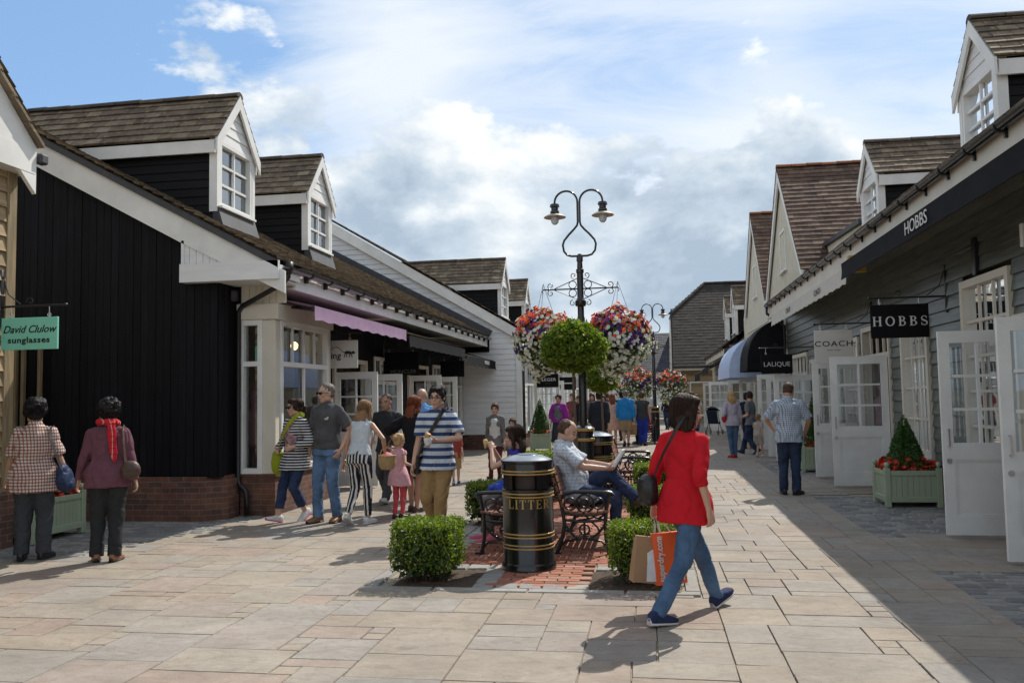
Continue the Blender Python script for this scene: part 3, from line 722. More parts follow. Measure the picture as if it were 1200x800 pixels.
def dark_shop():
    R = empty('grey_green_shop', (6, 14, 0), 'dark grey-green weatherboarded shop on the right with white doors and two dormers', 'shop', world=True)
    xw = 3.95; y0, y1 = 2.0, 25.6; ex, ez, sl = 3.36, 4.10, .62; rx = 9.5; rz = ez+sl*(rx-ex)
    A = (0,1,0); n = (-1,0,0); O = (xw, y0, 0); S = lambda y: y-y0
    wins = [(10.02,11.5,.62,2.93,3,5), (12.88,14.2,.62,2.62,3,4), (5.6,7.9,.62,2.9,4,4), (16.95,18.2,.62,2.62,3,4), (18.6,19.8,.62,2.62,3,4), (22.3,24.6,.62,2.6,4,4)]
    doors = [(8.42,9.92,2.3), (14.95,16.62,2.66), (20.6,21.9,2.3)]
    holes = [(S(w[0]),S(w[1]),w[2],w[3]) for w in wins]+[(S(d[0]),S(d[1]),0,d[2]) for d in doors]
    mb = MB(); lap_wall(mb, O, A, n, y1-y0, .55, 3.95, .175, holes=holes, t=.03); mb.build('street_wall', M['green_lap'], R)
    mb = MB()
    for a0, a1 in split(y0, y1, [(d[0]-.08, d[1]+.08) for d in doors]): mb.box(xw-.05, xw+.15, a0, a1, -.02, .53); mb.box(xw-.07, xw+.15, a0, a1, .53, .555)
    mb.build('brick_plinth', M['brick'], R)
    for w in wins: window(R, O, A, n, S(w[0]), S(w[1]), *w[2:], fr=.09, bar=.035, dep=.1, out=.06, mat='white_warm')
    for d in doors:
        mb = MB(); mb.box(xw-.05,xw+.1,d[0]-.08,d[0],0,d[2]+.08); mb.box(xw-.05,xw+.1,d[1],d[1]+.08,0,d[2]+.08); mb.box(xw-.048,xw+.1,d[0],d[1],d[2],d[2]+.08)
        if d[2] > 2.5: mb.box(xw-.02,xw+.06,d[0],d[1],2.16,2.24); [mb.box(xw-.01,xw+.03,d[0]+(d[1]-d[0])*k/4-.02,d[0]+(d[1]-d[0])*k/4+.02,2.24,d[2]) for k in (1,2,3)]
        mb.build('door_frame', M['white_warm'], R)
    D = lambda y, ang, **k: door_leaf(R, (xw-.06, y), ang, **k)
    D(9.9, 178, w=.78, h=2.22, plate=True, slot=True); D(8.44, 181, w=.74, h=2.24)
    D(14.96, 176, w=.9, h=2.17, rows=3, label='white half glazed door with a lower panel'); D(16.6, 180, w=.9, h=2.15)
    D(20.62, 184, w=1.05, h=2.0, cols=3); D(21.88, 180, w=1.05, h=2.0, cols=3)
    shop_room(R, xw+.12, 8., 2.5, 12.6, 3.2, -1, 21); shop_room(R, xw+.12, 8., 12.65, 25.4, 3.2, -1, 22)
    # roof, eaves
    mb = MB(); tile_roof(mb, (ex, y0, ez+.03), A, (rx-ex,0,rz-ez), y1-y0, sqrt((rx-ex)**2+(rz-ez)**2), .17, .24); mb.build('roof', M['tile_brown'], R)
    mb = MB(); mb.box(ex+.06, ex+.10, y0, y1, 3.72, 4.06); mb.build('fascia', M['white_warm'], R)
    mb = MB(); mb.box(ex+.102, xw, y0, y1, 3.9, 3.93); mb.build('soffit', M['white_warm'], R)
    gutter(R, ex, y0, y1-.3, 4.09, 1, brackets=.8, r=.065)
    mb = MB(); mb.tube([(ex,25.2,4.05),(ex,25.2,3.85),(xw-.1,25.3,3.5),(xw-.1,25.3,0)], .04, 8); mb.build('downpipe', M['black_plastic'], R, True)
    for yc in (11.5, 16.95): dormer(R, -1, 4.25, yc, .60, 4.70, 5.64, 6.28, 3.2)
    # two shallow awnings slung under the eave
    awning(R, 3.46, 3.10, 6.5, 14.35, 3.80, 3.64, .26, 'awn_black', -1, scallop=False)
    awning(R, 3.62, 3.22, 14.6, 23.3, 3.72, 3.62, .27, 'awn_cream', -1, frame='steel')
    mb = MB(); mb.bbox(3.22,3.5,14.38,14.46,3.5,3.78,.01); mb.build('awning_bracket', simple('yellow_bracket', (.5,.33,.08), .6, .1), R)
    text_mesh('lettering', 'HOBBS', .22, 'chalk', R, face_mx((3.083, 10.4, 3.51), (0,-1,0), (0,0,1)), .002, 1.25)
    for y in (17.0, 20.5): text_mesh('lettering', 'COACH', .16, 'ink', R, face_mx((3.205, y, 3.49), (0,-1,0), (0,0,1)), .002, 1.1)
    mb = MB(); mb.bbox(xw-.07,xw-.02,10.9,11.0,2.95,3.4,.008); mb.tube([(xw-.05,10.95,3.3),(xw-.05,11.5,3.3)],.02,6); mb.build('cable_box', M['black_metal'], R)
    mb = MB(); mb.bbox(xw-.1,xw-.03,9.5,9.56,3.05,3.3,.01); mb.build('white_sensor', M['white'], R)
dark_shop()
def gable_shop():
    R = empty('twin_gabled_shop', (6, 29, 0), 'cream shop with two steep red-brown tiled gables beyond the grey-green shop', 'shop', world=True)
    xf = 3.9
    def gable(yc, hw, zb, za, depth):
        sl = (za-zb)/hw
        mb = MB(); mb.prism([(xf,yc-hw,3.95),(xf,yc+hw,3.95),(xf,yc+hw,zb),(xf,yc,za),(xf,yc-hw,zb)], (.15,0,0)); mb.build('gable_wall', M['cream_wall'], R)
        mb = MB(); u = V((0,hw,za-zb)); eo = .25
        for sg in (-1, 1): tile_roof(mb, (xf-.12, yc+sg*(hw+eo*.6), zb-sl*eo*.6+.04), (1,0,0), V((0,-sg*hw,za-zb)), depth, sqrt(hw**2+(za-zb)**2)*(1+eo*.6/hw), .2, .3)
        mb.build('roof', M['tile_red'], R)
        mb = MB(); ridge_tiles(mb, (xf-.12,yc,za+.06), (xf-.12+depth,yc,za+.06), .12); mb.build('ridge', islandmat('red_ridge_tiles', [(0,(.16,.06,.03)),(1,(.26,.10,.045))], .85), R)
        mb = MB()
        for sg in (-1, 1): mb.prism([(xf-.10,yc+sg*(hw+.15),zb-sl*.15-.25),(xf-.10,yc+sg*(hw+.15),zb-sl*.15+.03),(xf-.10,yc,za+.03),(xf-.10,yc,za-.38)], (.05,0,0))
        for sg in (-1, 1): mb.quad((xf-.05,yc+sg*(hw+.15),zb-sl*.15),(xf,yc+sg*(hw+.15),zb-sl*.15),(xf,yc,za-.02),(xf-.05,yc,za-.02))
        mb.build('bargeboard', M['white'], R)
        window(R, (xf,yc-.5,0), (0,1,0), (-1,0,0), 0, 1.0, zb+.3, zb+1.5, 2, 2)
    gable(25.3, 3.2, 4.75, 8.05, 9); gable(32.0, 3.0, 4.75, 8.1, 9)
    mb = MB(); mb.box(xf+.03, xf+3, 25.65, 36.5, 0, 4.69); mb.build('wall', M['cream_wall'], R)
    mb = MB(); mb.prism([(4.55,19.0,4.6),(4.55,24.0,4.6),(4.55,24.0,5.34),(4.55,19.0,5.14)], (3,0,0)); mb.build('parapet_wall', M['cream_wall'], R)
    mb = MB(); mb.prism([(4.47,18.9,5.145),(4.47,24.1,5.345),(4.47,24.1,5.45),(4.47,18.9,5.25)], (3,0,0)); mb.build('parapet_coping', M['lead'], R)
    # hooped awnings
    def hooped(x0, x1, y0, y1, zt, zb, mat, nm):
        mb = MB(); n = 10; prof = [(x1+(x0-x1)*sin(pi/2*i/n), zt-(zt-zb-.22)*(1-cos(pi/2*i/n))) for i in range(n+1)]+[(x0-.01, zb)]
        R_ = [[(x, y, z) for x, z in prof] for y in [y0+(y1-y0)*k/6 for k in range(7)]]
        mb.loft(R_, False, False)
        for y in (y0, y1): mb.add([(x, y, z) for x, z in prof]+[(x1, y, zb)], [tuple(range(len(prof)+1))])
        return mb.build(nm, M[mat], R, angle=50)
    hooped(2.85, xf, 25.9, 28.0, 3.75, 2.25, 'awn_black', 'hooped_awning'); hooped(2.55, xf, 28.4, 33.0, 3.6, 2.1, 'awn_blue', 'hooped_awning')
    for y in (26.3, 30.4): window(R, (xf,y,0), (0,1,0), (-1,0,0), 0, 2.6, .5, 2.5, 4, 2, trans=1.95)
    door_leaf(R, (xf-.05, 24.6), 180, w=.9, h=2.1); door_leaf(R, (xf-.05, 29.5), 180, w=.9, h=2.1); door_leaf(R, (xf-.05, 33.5), 180, w=.9, h=2.1)
gable_shop()
def far_right_shop():
    R = empty('row_shop', (5, 42, 0), 'low shop with dark awnings and small dormers below the twin gables', 'shop', world=True)
    xw = 3.4; ex, ez, sl, rx = 3.0, 3.5, .75, 8.0; rz = ez+sl*(rx-ex); y0, y1 = 36.5, 47.8
    mb = MB(); lap_wall(mb, (xw,y0,0), (0,1,0), (-1,0,0), y1-y0, 0, 3.5, .2, holes=[(S,S+2,.5,2.5) for S in (1,4,7)]); mb.build('street_wall', M['white_warm'], R)
    for s in (1,4,7): window(R, (xw,y0,0), (0,1,0), (-1,0,0), s, s+2, .5, 2.5, 4, 2, trans=1.95)
    mb = MB(); mb.box(xw+.3,xw+.35,y0,y1,0,3.4); mb.build('shop_room', M['interior'], R)
    mb = MB(); tile_roof(mb, (ex,y0,ez), (0,1,0), (rx-ex,0,rz-ez), y1-y0, sqrt((rx-ex)**2+(rz-ez)**2), .25, .35); mb.quad((xw,y0,0),(rx,y0,0),(rx,y0,rz),(xw,y0,ez)); mb.build('roof', M['tile_brown'], R)
    gutter(R, ex, y0, y1, ez, 1, brackets=1.2)
    mb = MB(); mb.box(ex+.05,ex+.09,y0,y1,ez-.32,ez-.05); mb.build('fascia', M['white_warm'], R)
    for yc in (38.2, 42.): dormer(R, -1, 3.7, yc, .6, 4.2, 5.5, 6.2, 3.)
    awning(R, xw, 2.45, 37.2, 41, 3.2, 2.75, .3, 'awn_black', -1); awning(R, xw, 2.35, 41.5, 46, 3.2, 2.6, .35, 'awn_black', -1)
    for y in (37., 41.): door_leaf(R, (xw-.05, y), 180, w=.9, h=2.1)
far_right_shop()
def end_shop():
    R = empty('hipped_shop', (6, 52, 0), 'far shop with a big dark tiled half-hipped roof closing the street', 'shop', world=True)
    x0, x1, y0 = 1.75, 16., 49.; zt = 3.1
    mb = MB(); lap_wall(mb, (x0,y0,0), (1,0,0), (0,-1,0), x1-x0, 0, zt, .2); mb.box(x0,x1,y0+.05,y0+9,0,zt); mb.build('wall', M['tan_lap'], R)
    # roof: facing slope with a hipped upper left corner
    yr, zr = 54., 8.4; S = sqrt((yr-y0+.5)**2+(zr-zt+.0)**2); hipz = .62
    mb = MB(); xl = x0-.45
    tile_roof(mb, (xl,y0-.5,zt+.05), (1,0,0), (0,yr-y0+.5,zr-zt), x1-xl, S, .26, .36, th=.016, span=lambda s: (0 if s < S*hipz else 2.2*(s-S*hipz)/(S*(1-hipz)), x1-xl))
    zh = zt+(zr-zt)*hipz; yh = y0-.5+(yr-y0+.5)*hipz
    mb.quad((xl,yh,zh),(xl,2*yr-yh,zh),(xl+2.2,yr,zr),(xl+2.2,yr,zr)); mb.add([(xl,y0-.5,zt+.03),(xl,yh,zh+.03),(xl+2.2,yr,zr+.03),(x1,yr,zr+.03),(x1,y0-.5,zt+.03)],[(0,4,3,2,1)]); mb.quad((xl+2.2,yr,zr),(x1,yr,zr),(x1,yr+6,zt),(xl,yr+6,zt)); mb.build('roof', M['tile_dark'], R)
    mb = MB(); ridge_tiles(mb, (xl,yh,zh+.05), (xl+2.2,yr,zr+.05), .16, .6); ridge_tiles(mb, (xl+2.2,yr,zr+.05), (x1,yr,zr+.05), .16, .6); mb.build('ridge', M['tile_dark'], R)
    mb = MB(); mb.prism([(xl+.05,y0-.4,zt),(xl+.05,2*yr-y0,zt),(xl+.05,2*yr-yh,zh-.05),(xl+.05,yh,zh-.05)], (.1,0,0)); mb.build('gable_wall', M['white_warm'], R)
    mb = MB(); mb.box(xl,x1,y0-.56,y0-.5,zt-.18,zt+.02); mb.build('fascia', M['white_warm'], R)
    mb = MB(); mb.box(xl-.05,xl+.02,y0-.65,y0-.56,0,zh); mb.box(xl-.05,x1,y0-.66,y0-.565,zt-.05,zt+.04); mb.build('gutter', M['black_plastic'], R)
    for x in (2.2, 4.4, 6.6): window(R, (x,y0,0), (1,0,0), (0,-1,0), 0, 1.6, .4, 2.3, 4, 4)
end_shop()
def closing_shop():
    R = empty('dark_roofed_shop', (-3, 66, 0), 'distant dark roofed shop with white dormer windows closing the left of the street', 'shop', world=True)
    x0, x1, y0, zt = -9., 4.2, 64., 3.3; yr, zr = 69., 6.5
    mb = MB(); lap_wall(mb, (x0,y0,0), (1,0,0), (0,-1,0), x1-x0, 0, zt, .2); mb.box(x0,x1,y0+.05,y0+9,0,zt-.1); mb.build('wall', M['white_board'], R)
    mb = MB(); tile_roof(mb, (x0,y0-.4,zt), (1,0,0), (0,yr-y0+.4,zr-zt), x1-x0, sqrt((yr-y0+.4)**2+(zr-zt)**2), .3, .4); mb.quad((x0,yr,zr),(x1,yr,zr),(x1,yr+5,zt),(x0,yr+5,zt)); mb.prism([(x1-.1,y0,zt),(x1-.1,yr+5,zt),(x1-.1,yr,zr-.1)],(.06,0,0)); mb.build('roof', M['tile_slate'], R)
    mb = MB()
    for x in (-1.2, 1.6):
        mb.box(x,x+1.2,66.,68.,4.6,6.1); mb.prism([(x-.1,65.9,6.1),(x+1.3,65.9,6.1),(x+.6,65.9,6.9)],(0,3,0))
    mb.build('dormer', M['white'], R)
    for x in (-1.2, 1.6): window(R, (x,65.98,0), (1,0,0), (0,-1,0), .1, 1.1, 4.9, 6.0, 2, 2, glass='glass_sky')
    for x in range(-8, 4, 2): window(R, (x,y0,0), (1,0,0), (0,-1,0), .2, 1.7, .3, 2.4, 4, 4)
M['tile_slate'] = islandmat('slate_tiles', [(0,(.028,.03,.04)),(1,(.05,.052,.065))], .75)
closing_shop()

def pendant(c, r, label):
    R = empty('globe_lamp', c, label, 'lamp', 'lit globe lamps inside the shops'); mb = MB(); mb.ell((0,0,0), (r,r,r*1.15)); mb.build('globe', M['globe'], R, True)
    mb = MB(); mb.tube([(0,0,r*1.1),(0,0,3.15-c[2])], .008, 5); mb.build('cord', M['black_metal'], R)
pendant((5.0, 13.33, 2.52), .085, 'lit globe lamp seen through the top of the right hand window'); pendant((5.2, 13.91, 2.03), .085, 'lit globe lamp seen low through the glazing of the open white door')
pendant((-5.62, 12.95, 2.47), .06, 'lit lamp inside the white bay window on the left')
# ---------------------------------------------------------------- foliage
M['leaf_box'] = leafmat('box_leaves', (.05,.095,.012), (.14,.21,.022), (.31,.37,.04), .52)
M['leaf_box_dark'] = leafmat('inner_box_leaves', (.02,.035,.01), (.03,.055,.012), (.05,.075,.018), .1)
M['leaf_bay'] = leafmat('bay_leaves', (.07,.12,.014), (.16,.24,.022), (.32,.37,.055), .55, .35)
M['leaf_cone'] = leafmat('conifer_leaves', (.025,.07,.012), (.045,.115,.02), (.08,.165,.03), .2)
M['leaf_trail'] = leafmat('trailing_leaves', (.03,.06,.015), (.07,.12,.03), (.14,.17,.05), .25)
M['twig'] = simple('twigs', (.06,.042,.028), .85, .3, 20.)
M['bark'] = simple('bark', (.115,.085,.06), .85, .3, 14., stretch=(3,3,.6), bmp=.4)
def petalmat(n, a, b): return leafmat(n, a, tuple((x+y)/2 for x, y in zip(a, b)), b, .25, .6)
M['petal_red'] = petalmat('red_petals', (.50,.012,.012), (.72,.05,.02)); M['petal_coral'] = petalmat('coral_petals', (.75,.07,.025), (.85,.17,.07))
M['petal_white'] = petalmat('white_petals', (.72,.72,.68), (.85,.85,.82)); M['petal_purple'] = petalmat('purple_petals', (.07,.02,.17), (.14,.035,.30))
M['petal_pink'] = petalmat('pink_petals', (.55,.10,.16), (.7,.2,.28))
def leaf(mb, p, n, s, asp=.55):
    u = n.orthogonal().normalized(); u = Matrix.Rotation(rnd(0, 2*pi), 3, n) @ u; w = n.cross(u)
    mb.add([p-u*s*.5, p+w*s*asp*.5+n*s*.06, p+u*s*.5-n*s*.05, p-w*s*asp*.5+n*s*.06], [(0,1,2,3)])
def flower(mb, p, n, s):
    u = n.orthogonal().normalized(); w = n.cross(u); r0 = rnd(0, 6)
    mb.add([p]+[p+(u*cos(r0+k*2*pi/7)+w*sin(r0+k*2*pi/7))*s*.5*(1 if k % 2 else .8)+n*s*.12 for k in range(7)], [(0,1+k,1+(k+1)%7) for k in range(7)])
def clumpy(p, f=3.): return noise.noise(p*f)
def box_hedge(name, parent, hx, hy, h, n=5200, s=.026, seed=1):
    """clipped box: leaves in a thick shell, ragged outline, woody stems at the foot"""
    random.seed(seed); mb = MB(); off = V((seed*3.1, seed*1.7, 0)); k = 0
    while k < n:
        f = random.random()
        if f < .40: q = V((rnd(-1,1), rnd(-1,1), 1)); nn = V((0,0,1))
        else:
            t = rnd(-1,1); z = rnd(.08,1)**.8; a = random.choice(((1,0),(-1,0),(0,1),(0,-1)))
            q = V((a[0] or t, a[1] or t, z)); nn = V((a[0], a[1], 0))
        # rounded corners
        e = V((abs(q.x)**5, abs(q.y)**5, 0)); rr = 1-.10*(max(0, abs(q.x)+abs(q.y)-1.25)/.75)-.05*max(0, q.z-.85)/.15
        p = V((q.x*hx*rr, q.y*hy*rr, .05+q.z*(h-.05)))
        b = clumpy(p*6+off)*.045+clumpy(p*17+off)*.02
        if q.z < .3: b -= (.3-q.z)*.14
        p += nn*(b-abs(random.gauss(0,.022)))+V((rnd(-1,1),rnd(-1,1),rnd(-1,1)))*.012
        if p.z < .02: continue
        if random.random() < .02: p += nn*rnd(.01,.035)
        leaf(mb, p, (nn*.7+rvec()).normalized(), s*rnd(.7,1.3)); k += 1
    o = mb.build(name, M['leaf_box'], parent)
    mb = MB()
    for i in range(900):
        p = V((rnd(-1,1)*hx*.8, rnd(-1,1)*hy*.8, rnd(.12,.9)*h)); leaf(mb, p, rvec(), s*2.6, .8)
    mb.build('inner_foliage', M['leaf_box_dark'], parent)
    mb = MB()
    for i in range(26):
        a = V((rnd(-.6,.6)*hx, rnd(-.6,.6)*hy, -.02)); b = V((a.x*1.4+rnd(-.04,.04), a.y*1.4+rnd(-.04,.04), h*.5)); mb.tube([a, (a+b)/2+rvec()*.015, b], [.006,.005,.003], 5)
    mb.build('stems', M['twig'], parent); return o
def hedge(loc, hx, hy, h, label, n, s, seed, rz=0):
    R = empty('box_bush', loc, label, 'bush', 'clipped box bushes on the brick island', rz=rz); box_hedge('foliage', R, hx, hy, h, n, s, seed); return R
hedge((-1.97, 7.42, 0), .295, .30, .51, 'clipped box bush in front of the kerb, left of the black and gold litter bin', 6500, .026, 1)
hedge((-.05, 7.46, 0), .34, .30, .49, 'clipped box bush behind the shopping bags and jeans legs', 6500, .026, 2)
hedge((-.05, 10.9, 0), .27, .32, .44, 'low box bush beside the feet of the seated reading man', 3600, .032, 3)
hedge((.0, 12.9, 0), .28, .34, .56, 'box bush behind the crossed knees, beyond the low one', 3600, .032, 4)
hedge((.0, 15.2, 0), .28, .34, .50, 'farthest box bush on the right edge of the brick island', 2600, .036, 5)
hedge((-2.0, 10.9, 0), .36, .36, .5, 'box bush behind the knees of the woman seated on the left bench', 3600, .032, 6)
hedge((-1.75, 13.4, 0), .36, .36, .72, 'taller box bush behind the long haired seated woman', 3000, .034, 7)
def topiary(loc, ch, r, rz_, label, n, s, seed):
    random.seed(seed); R = empty('standard_bay_tree', loc, label, 'tree', 'lollipop trees on the brick island')
    mb = MB(); mb.tube([(0,0,0),(.01,.0,ch*.4),(-.008,.005,ch*.75),(0,0,ch)], [.026,.022,.02,.018], 8)
    for i in range(12):
        d = rvec(); d.z = abs(d.z)*.7+.1; mb.tube([(0,0,ch-r*.5),V((0,0,ch-r*.2))+d*r*.35,V((0,0,ch))+d*r*.75], [.012,.008,.004], 5)
    mb.build('trunk', M['bark'], R, True)
    mb = MB(); k = 0; off = V((seed, seed*2, 0))
    while k < n:
        d = rvec(); b = 1+clumpy(d*2.2+off, 1.6)*.12+clumpy(d*6+off, 1.5)*.11
        q = b*(1-abs(random.gauss(0,.10)))
        if random.random() < .05: q += rnd(.02,.16)
        if clumpy(d*4+off, 2.) < -.30: continue
        p = V((d.x*r*q, d.y*r*q, ch+d.z*rz_*q+ (0 if d.z > -.55 else .04)))
        leaf(mb, p, (d*.6+rvec()).normalized(), s*rnd(.7,1.3), .42); k += 1
    for i in range(700): p = rvec()*rnd(.2,.75); leaf(mb, V((p.x*r, p.y*r, ch+p.z*rz_)), rvec(), s*2, .7)
    mb.build('crown', M['leaf_bay'], R); return R
topiary((-.99, 11.3, 0), 2.22, .425, .365, 'larger lollipop bay tree in front of the hanging baskets', 8500, .062, 3)
topiary((-1.0, 18.0, 0), 1.95, .37, .35, 'smaller lollipop bay tree beyond the second litter bin', 4200, .06, 8)

# ---------------------------------------------------------------- lettering with serifs
def ribbon(path, w):
    m = len(path); L_ = []; R_ = []
    for i in range(m):
        a = path[max(i-1,0)]; b = path[min(i+1,m-1)]; dx, dy = b[0]-a[0], b[1]-a[1]; l = sqrt(dx*dx+dy*dy) or 1
        ww = w(i/(m-1))/2 if callable(w) else w/2; L_.append((path[i][0]-dy/l*ww, path[i][1]+dx/l*ww)); R_.append((path[i][0]+dy/l*ww, path[i][1]-dx/l*ww))
    return [[L_[i], L_[i+1], R_[i+1], R_[i]] for i in range(m-1)]
def glyph(ch, T=.17, t=.07):
    """serif capital in a box 1 high; returns (width, list of quads)"""
    q = []; bx = lambda x0,x1,y0,y1: q.append([(x0,y0),(x1,y0),(x1,y1),(x0,y1)])
    def stem(x, y0=0, y1=1, s0=True, s1=True):
        bx(x-T/2, x+T/2, y0, y1)
        if s0: bx(x-T, x+T, y0, y0+t*.8)
        if s1: bx(x-T, x+T, y1-t*.8, y1)
    ar = lambda cx,cy,rx,ry,a0,a1,n=14: [(cx+rx*cos(radians(a0+(a1-a0)*i/n)), cy+ry*sin(radians(a0+(a1-a0)*i/n))) for i in range(n+1)]
    if ch == 'L': stem(.2); bx(.2,.72,0,t); bx(.66,.72,0,.27); w = .78
    elif ch == 'I': stem(.2); w = .4
    elif ch == 'T': stem(.4, s1=False); bx(.05,.75,1-t,1); bx(.05,.11,.74,1); bx(.69,.75,.74,1); w = .8
    elif ch == 'E': stem(.2); bx(.2,.7,0,t); bx(.2,.68,1-t,1); bx(.2,.52,.48,.48+t); bx(.64,.7,0,.25); bx(.62,.68,.77,1); bx(.48,.53,.38,.65); w = .78
    elif ch == 'R': stem(.2); q += ribbon([(.2,1-t/2)]+ar(.42,.75,.24,.25-t/2,90,-90)+[(.2,.5+t/2)], lambda u: t+(T-t)*max(0, 1-abs(u-.5)*3.2)); q += ribbon([(.42,.5),(.56,.25),(.74,.02)], T*.9); bx(.62,.86,0,t*.8); w = .88
    elif ch == 'H': stem(.2); stem(.78); bx(.2,.78,.49,.49+t); w = .98
    elif ch == 'O': q += ribbon(ar(.46,.5,.38,.5-t/2,0,360,32), lambda u: t+(T-t)*abs(cos(2*pi*u))); w = .92
    elif ch == 'B':
        stem(.2); q += ribbon([(.2,1-t/2)]+ar(.40,.76,.2,.24-t/2,90,-90)+[(.2,.52+t/2)], lambda u: t+(T-t)*max(0, 1-abs(u-.5)*3.2)); q += ribbon([(.2,.52)]+ar(.42,.27,.25,.27-t/2,90,-90)+[(.2,t/2)], lambda u: t+(T-t)*max(0, 1-abs(u-.5)*3.2)); w = .76
    elif ch == 'S': q += ribbon(ar(.36,.74,.24,.26-t/2,30,270,16)+ar(.36,.26,.27,.26-t/2,90,-150,16)[1:], lambda u: t+(T-t)*max(0, 1-abs(u-.5)*3.)); bx(.56,.61,.72,.95); bx(.08,.13,.05,.3); w = .7
    else: w = .4
    return w, q
def serif_text(mb, s, size, fn, thick=.002, sp=.16):
    ws = [glyph(c) for c in s]; tot = sum(w for w, _ in ws)+sp*(len(s)-1); x = -tot/2; k = 0
    for w, qs in ws:
        for poly in qs:
            o = thick*(1+.04*(k % 5)); k += 1
            f = [fn((x+px)*size, (py-.5)*size, o) for px, py in poly]; b = [fn((x+px)*size, (py-.5)*size, 0) for px, py in poly]
            mb.add(b+f, [(4,5,6,7),(0,1,5,4),(1,2,6,5),(2,3,7,6),(3,0,4,7)])
        x += w+sp

# ---------------------------------------------------------------- street furniture
M['bin_lid'] = simple('galvanised_lid', (.30,.33,.37), .28, .15, 8., metal=.6)
M['bench_wood'] = simple('bench_slats', (.20,.075,.04), .45, .3, 10., stretch=(8,.6,8), bmp=.2)
def litter_bin(loc, label):
    R = empty('litter_bin', loc, label, 'litter bin', 'black and gold litter bins')
    mb = MB(); mb.lathe([(0,0),(.255,0),(.255,.05),(.245,.065),(.238,.075),(.236,.70),(.242,.715),(.242,.735),(.215,.74),(.0,.742)], n=40); mb.build('body', M['black_gloss'], R, angle=35)
    mb = MB()
    for k in range(4):                                  # pillars round the openings
        mb = MB(); a = pi/4+k*pi/2; mb.lathe([(.205,.742),(.24,.742),(.24,.872),(.205,.872),(.205,.742)], n=6, a0=a-.30, a1=a+.30)
        mb.build('pillar', M['black_gloss'], R, angle=40)
    mb = MB(); mb.lathe([(.19,.744),(.19,.87)], n=24); mb.build('liner', simple('bin_liner', (.03,.016,.012), .6, .3), R, True)
    mb = MB(); mb.lathe([(.20,.873),(.243,.875),(.245,.905),(.24,.915),(.24,.975),(.25,.98),(.25,.998),(.235,1.004)], n=40); mb.build('hood', M['black_gloss'], R, angle=35)
    mb = MB(); mb.lathe([(.236,1.0),(.20,1.016),(.14,1.040),(.10,1.046),(.095,1.054),(.03,1.06),(0,1.06)], n=40); mb.build('lid', M['bin_lid'], R, angle=40)
    for z in (.205,.235,.305,.335,.67,.70,.878,.905):
        mb = MB(); r = .2375 if z < .8 else .2455; mb.lathe([(r-.002,z-.007),(r+.004,z-.006),(r+.006,z),(r+.004,z+.006),(r-.002,z+.007)], n=40); mb.build('gold_band', M['gold'], R, True)
    mb = MB(); Rr = .2372; base = math.atan2(-loc[1], -loc[0])+radians(2)
    serif_text(mb, 'LITTER', .082, lambda x, y, o: ((Rr+o)*cos(base+x/Rr), (Rr+o)*sin(base+x/Rr), .61+y), .0022, .13)
    mb.build('lettering', M['gold'], R); return R
litter_bin((-1.155, 7.98, 0), 'black and gold litter bin in front of the two benches')
litter_bin((-.80, 12.75, 0), 'black and gold litter bin behind the book of the seated man')
def iron_end(mb, y):
    """cast iron bench end in the plane y, seat front towards +x"""
    T = lambda pts, r: mb.tube([(p[0], y, p[1]) for p in pts], r, 7)
    ax, ay = (1,0,0), (0,0,1); C = lambda c, r, a0, a1, n=14: [(p[0], p[2]) for p in arc((c[0],0,c[1]), r, radians(a0), radians(a1), n)]
    T([(.55,0),(.525,.05),(.505,.16),(.50,.30),(.51,.42),(.525,.50),(.54,.57),(.555,.605)], .02)       # front leg up to the arm
    T([(.00,0),(.03,.06),(.07,.18),(.09,.30),(.075,.42),(.045,.56),(.01,.70),(-.03,.84)], .02)        # back leg and back post
    T([(.05,.555),(.10,.60),(.2,.622),(.35,.622),(.48,.618),(.565,.612),(.585,.59),(.575,.57),(.555,.575)], .021)   # arm
    T([(.08,.405),(.25,.39),(.40,.395),(.51,.42)], .018); T([(.085,.34),(.25,.325),(.40,.33),(.50,.345)], .014)
    T(C((.30,.505),.088,0,360,20), .012); T(C((.30,.505),.042,0,360,14), .011); T(C((.15,.50),.06,0,360,14), .010); T(C((.435,.505),.055,0,360,14), .010)
    for a in (45,135,225,315): T([(.30+.042*cos(radians(a)),.505+.042*sin(radians(a))),(.30+.088*cos(radians(a)),.505+.088*sin(radians(a)))], .009)
    T([(.505,.30),(.42,.20),(.34,.15),(.29,.17),(.24,.15),(.16,.20),(.09,.30)], .014); T([(.29,.17),(.29,.33)], .012)
    T([(.36,.325),(.42,.27),(.44,.22)], .010); T([(.22,.325),(.17,.27),(.15,.22)], .010); T(C((.29,.245),.05,0,360,14), .010)
    T([(.52,.06),(.46,.13),(.34,.15)], .012); T([(.02,.06),(.10,.13),(.24,.15)], .012)
    mb.box(.51,.60,y-.025,y+.025,0,.025); mb.box(-.045,.045,y-.025,y+.025,0,.025)
def bench(loc, rz, label, Ln=1.45):
    R = empty('park_bench', loc, label, 'bench', 'black iron and wood park benches', rz=rz)
    for y in (-Ln/2, Ln/2): mb = MB(); iron_end(mb, y); mb.build('iron_end', M['black_metal'], R, angle=50)
    mb = MB()
    for i in range(7): x = .10+i*.065; mb.bbox(x, x+.05, -Ln/2-.03, Ln/2+.03, .415-.02*sin(pi*i/6), .440-.02*sin(pi*i/6), .006)
    mb.build('seat', M['bench_wood'], R)
    mb = MB()
    for i in range(5):
        z = .50+i*.078; x = .07-i*.026; mb.obox((x, 0, z), (0,Ln/2+.03,0), V((-.30,0,.95))*.030, V((.95,0,.30))*.011)
    mb.build('backrest', M['bench_wood'], R); return R
bench((-.98, 9.42, 0), 0, 'park bench with the reading man on it, facing right')
bench((-1.20, 9.35, 0), pi, 'park bench facing left under the woman in the violet dress')
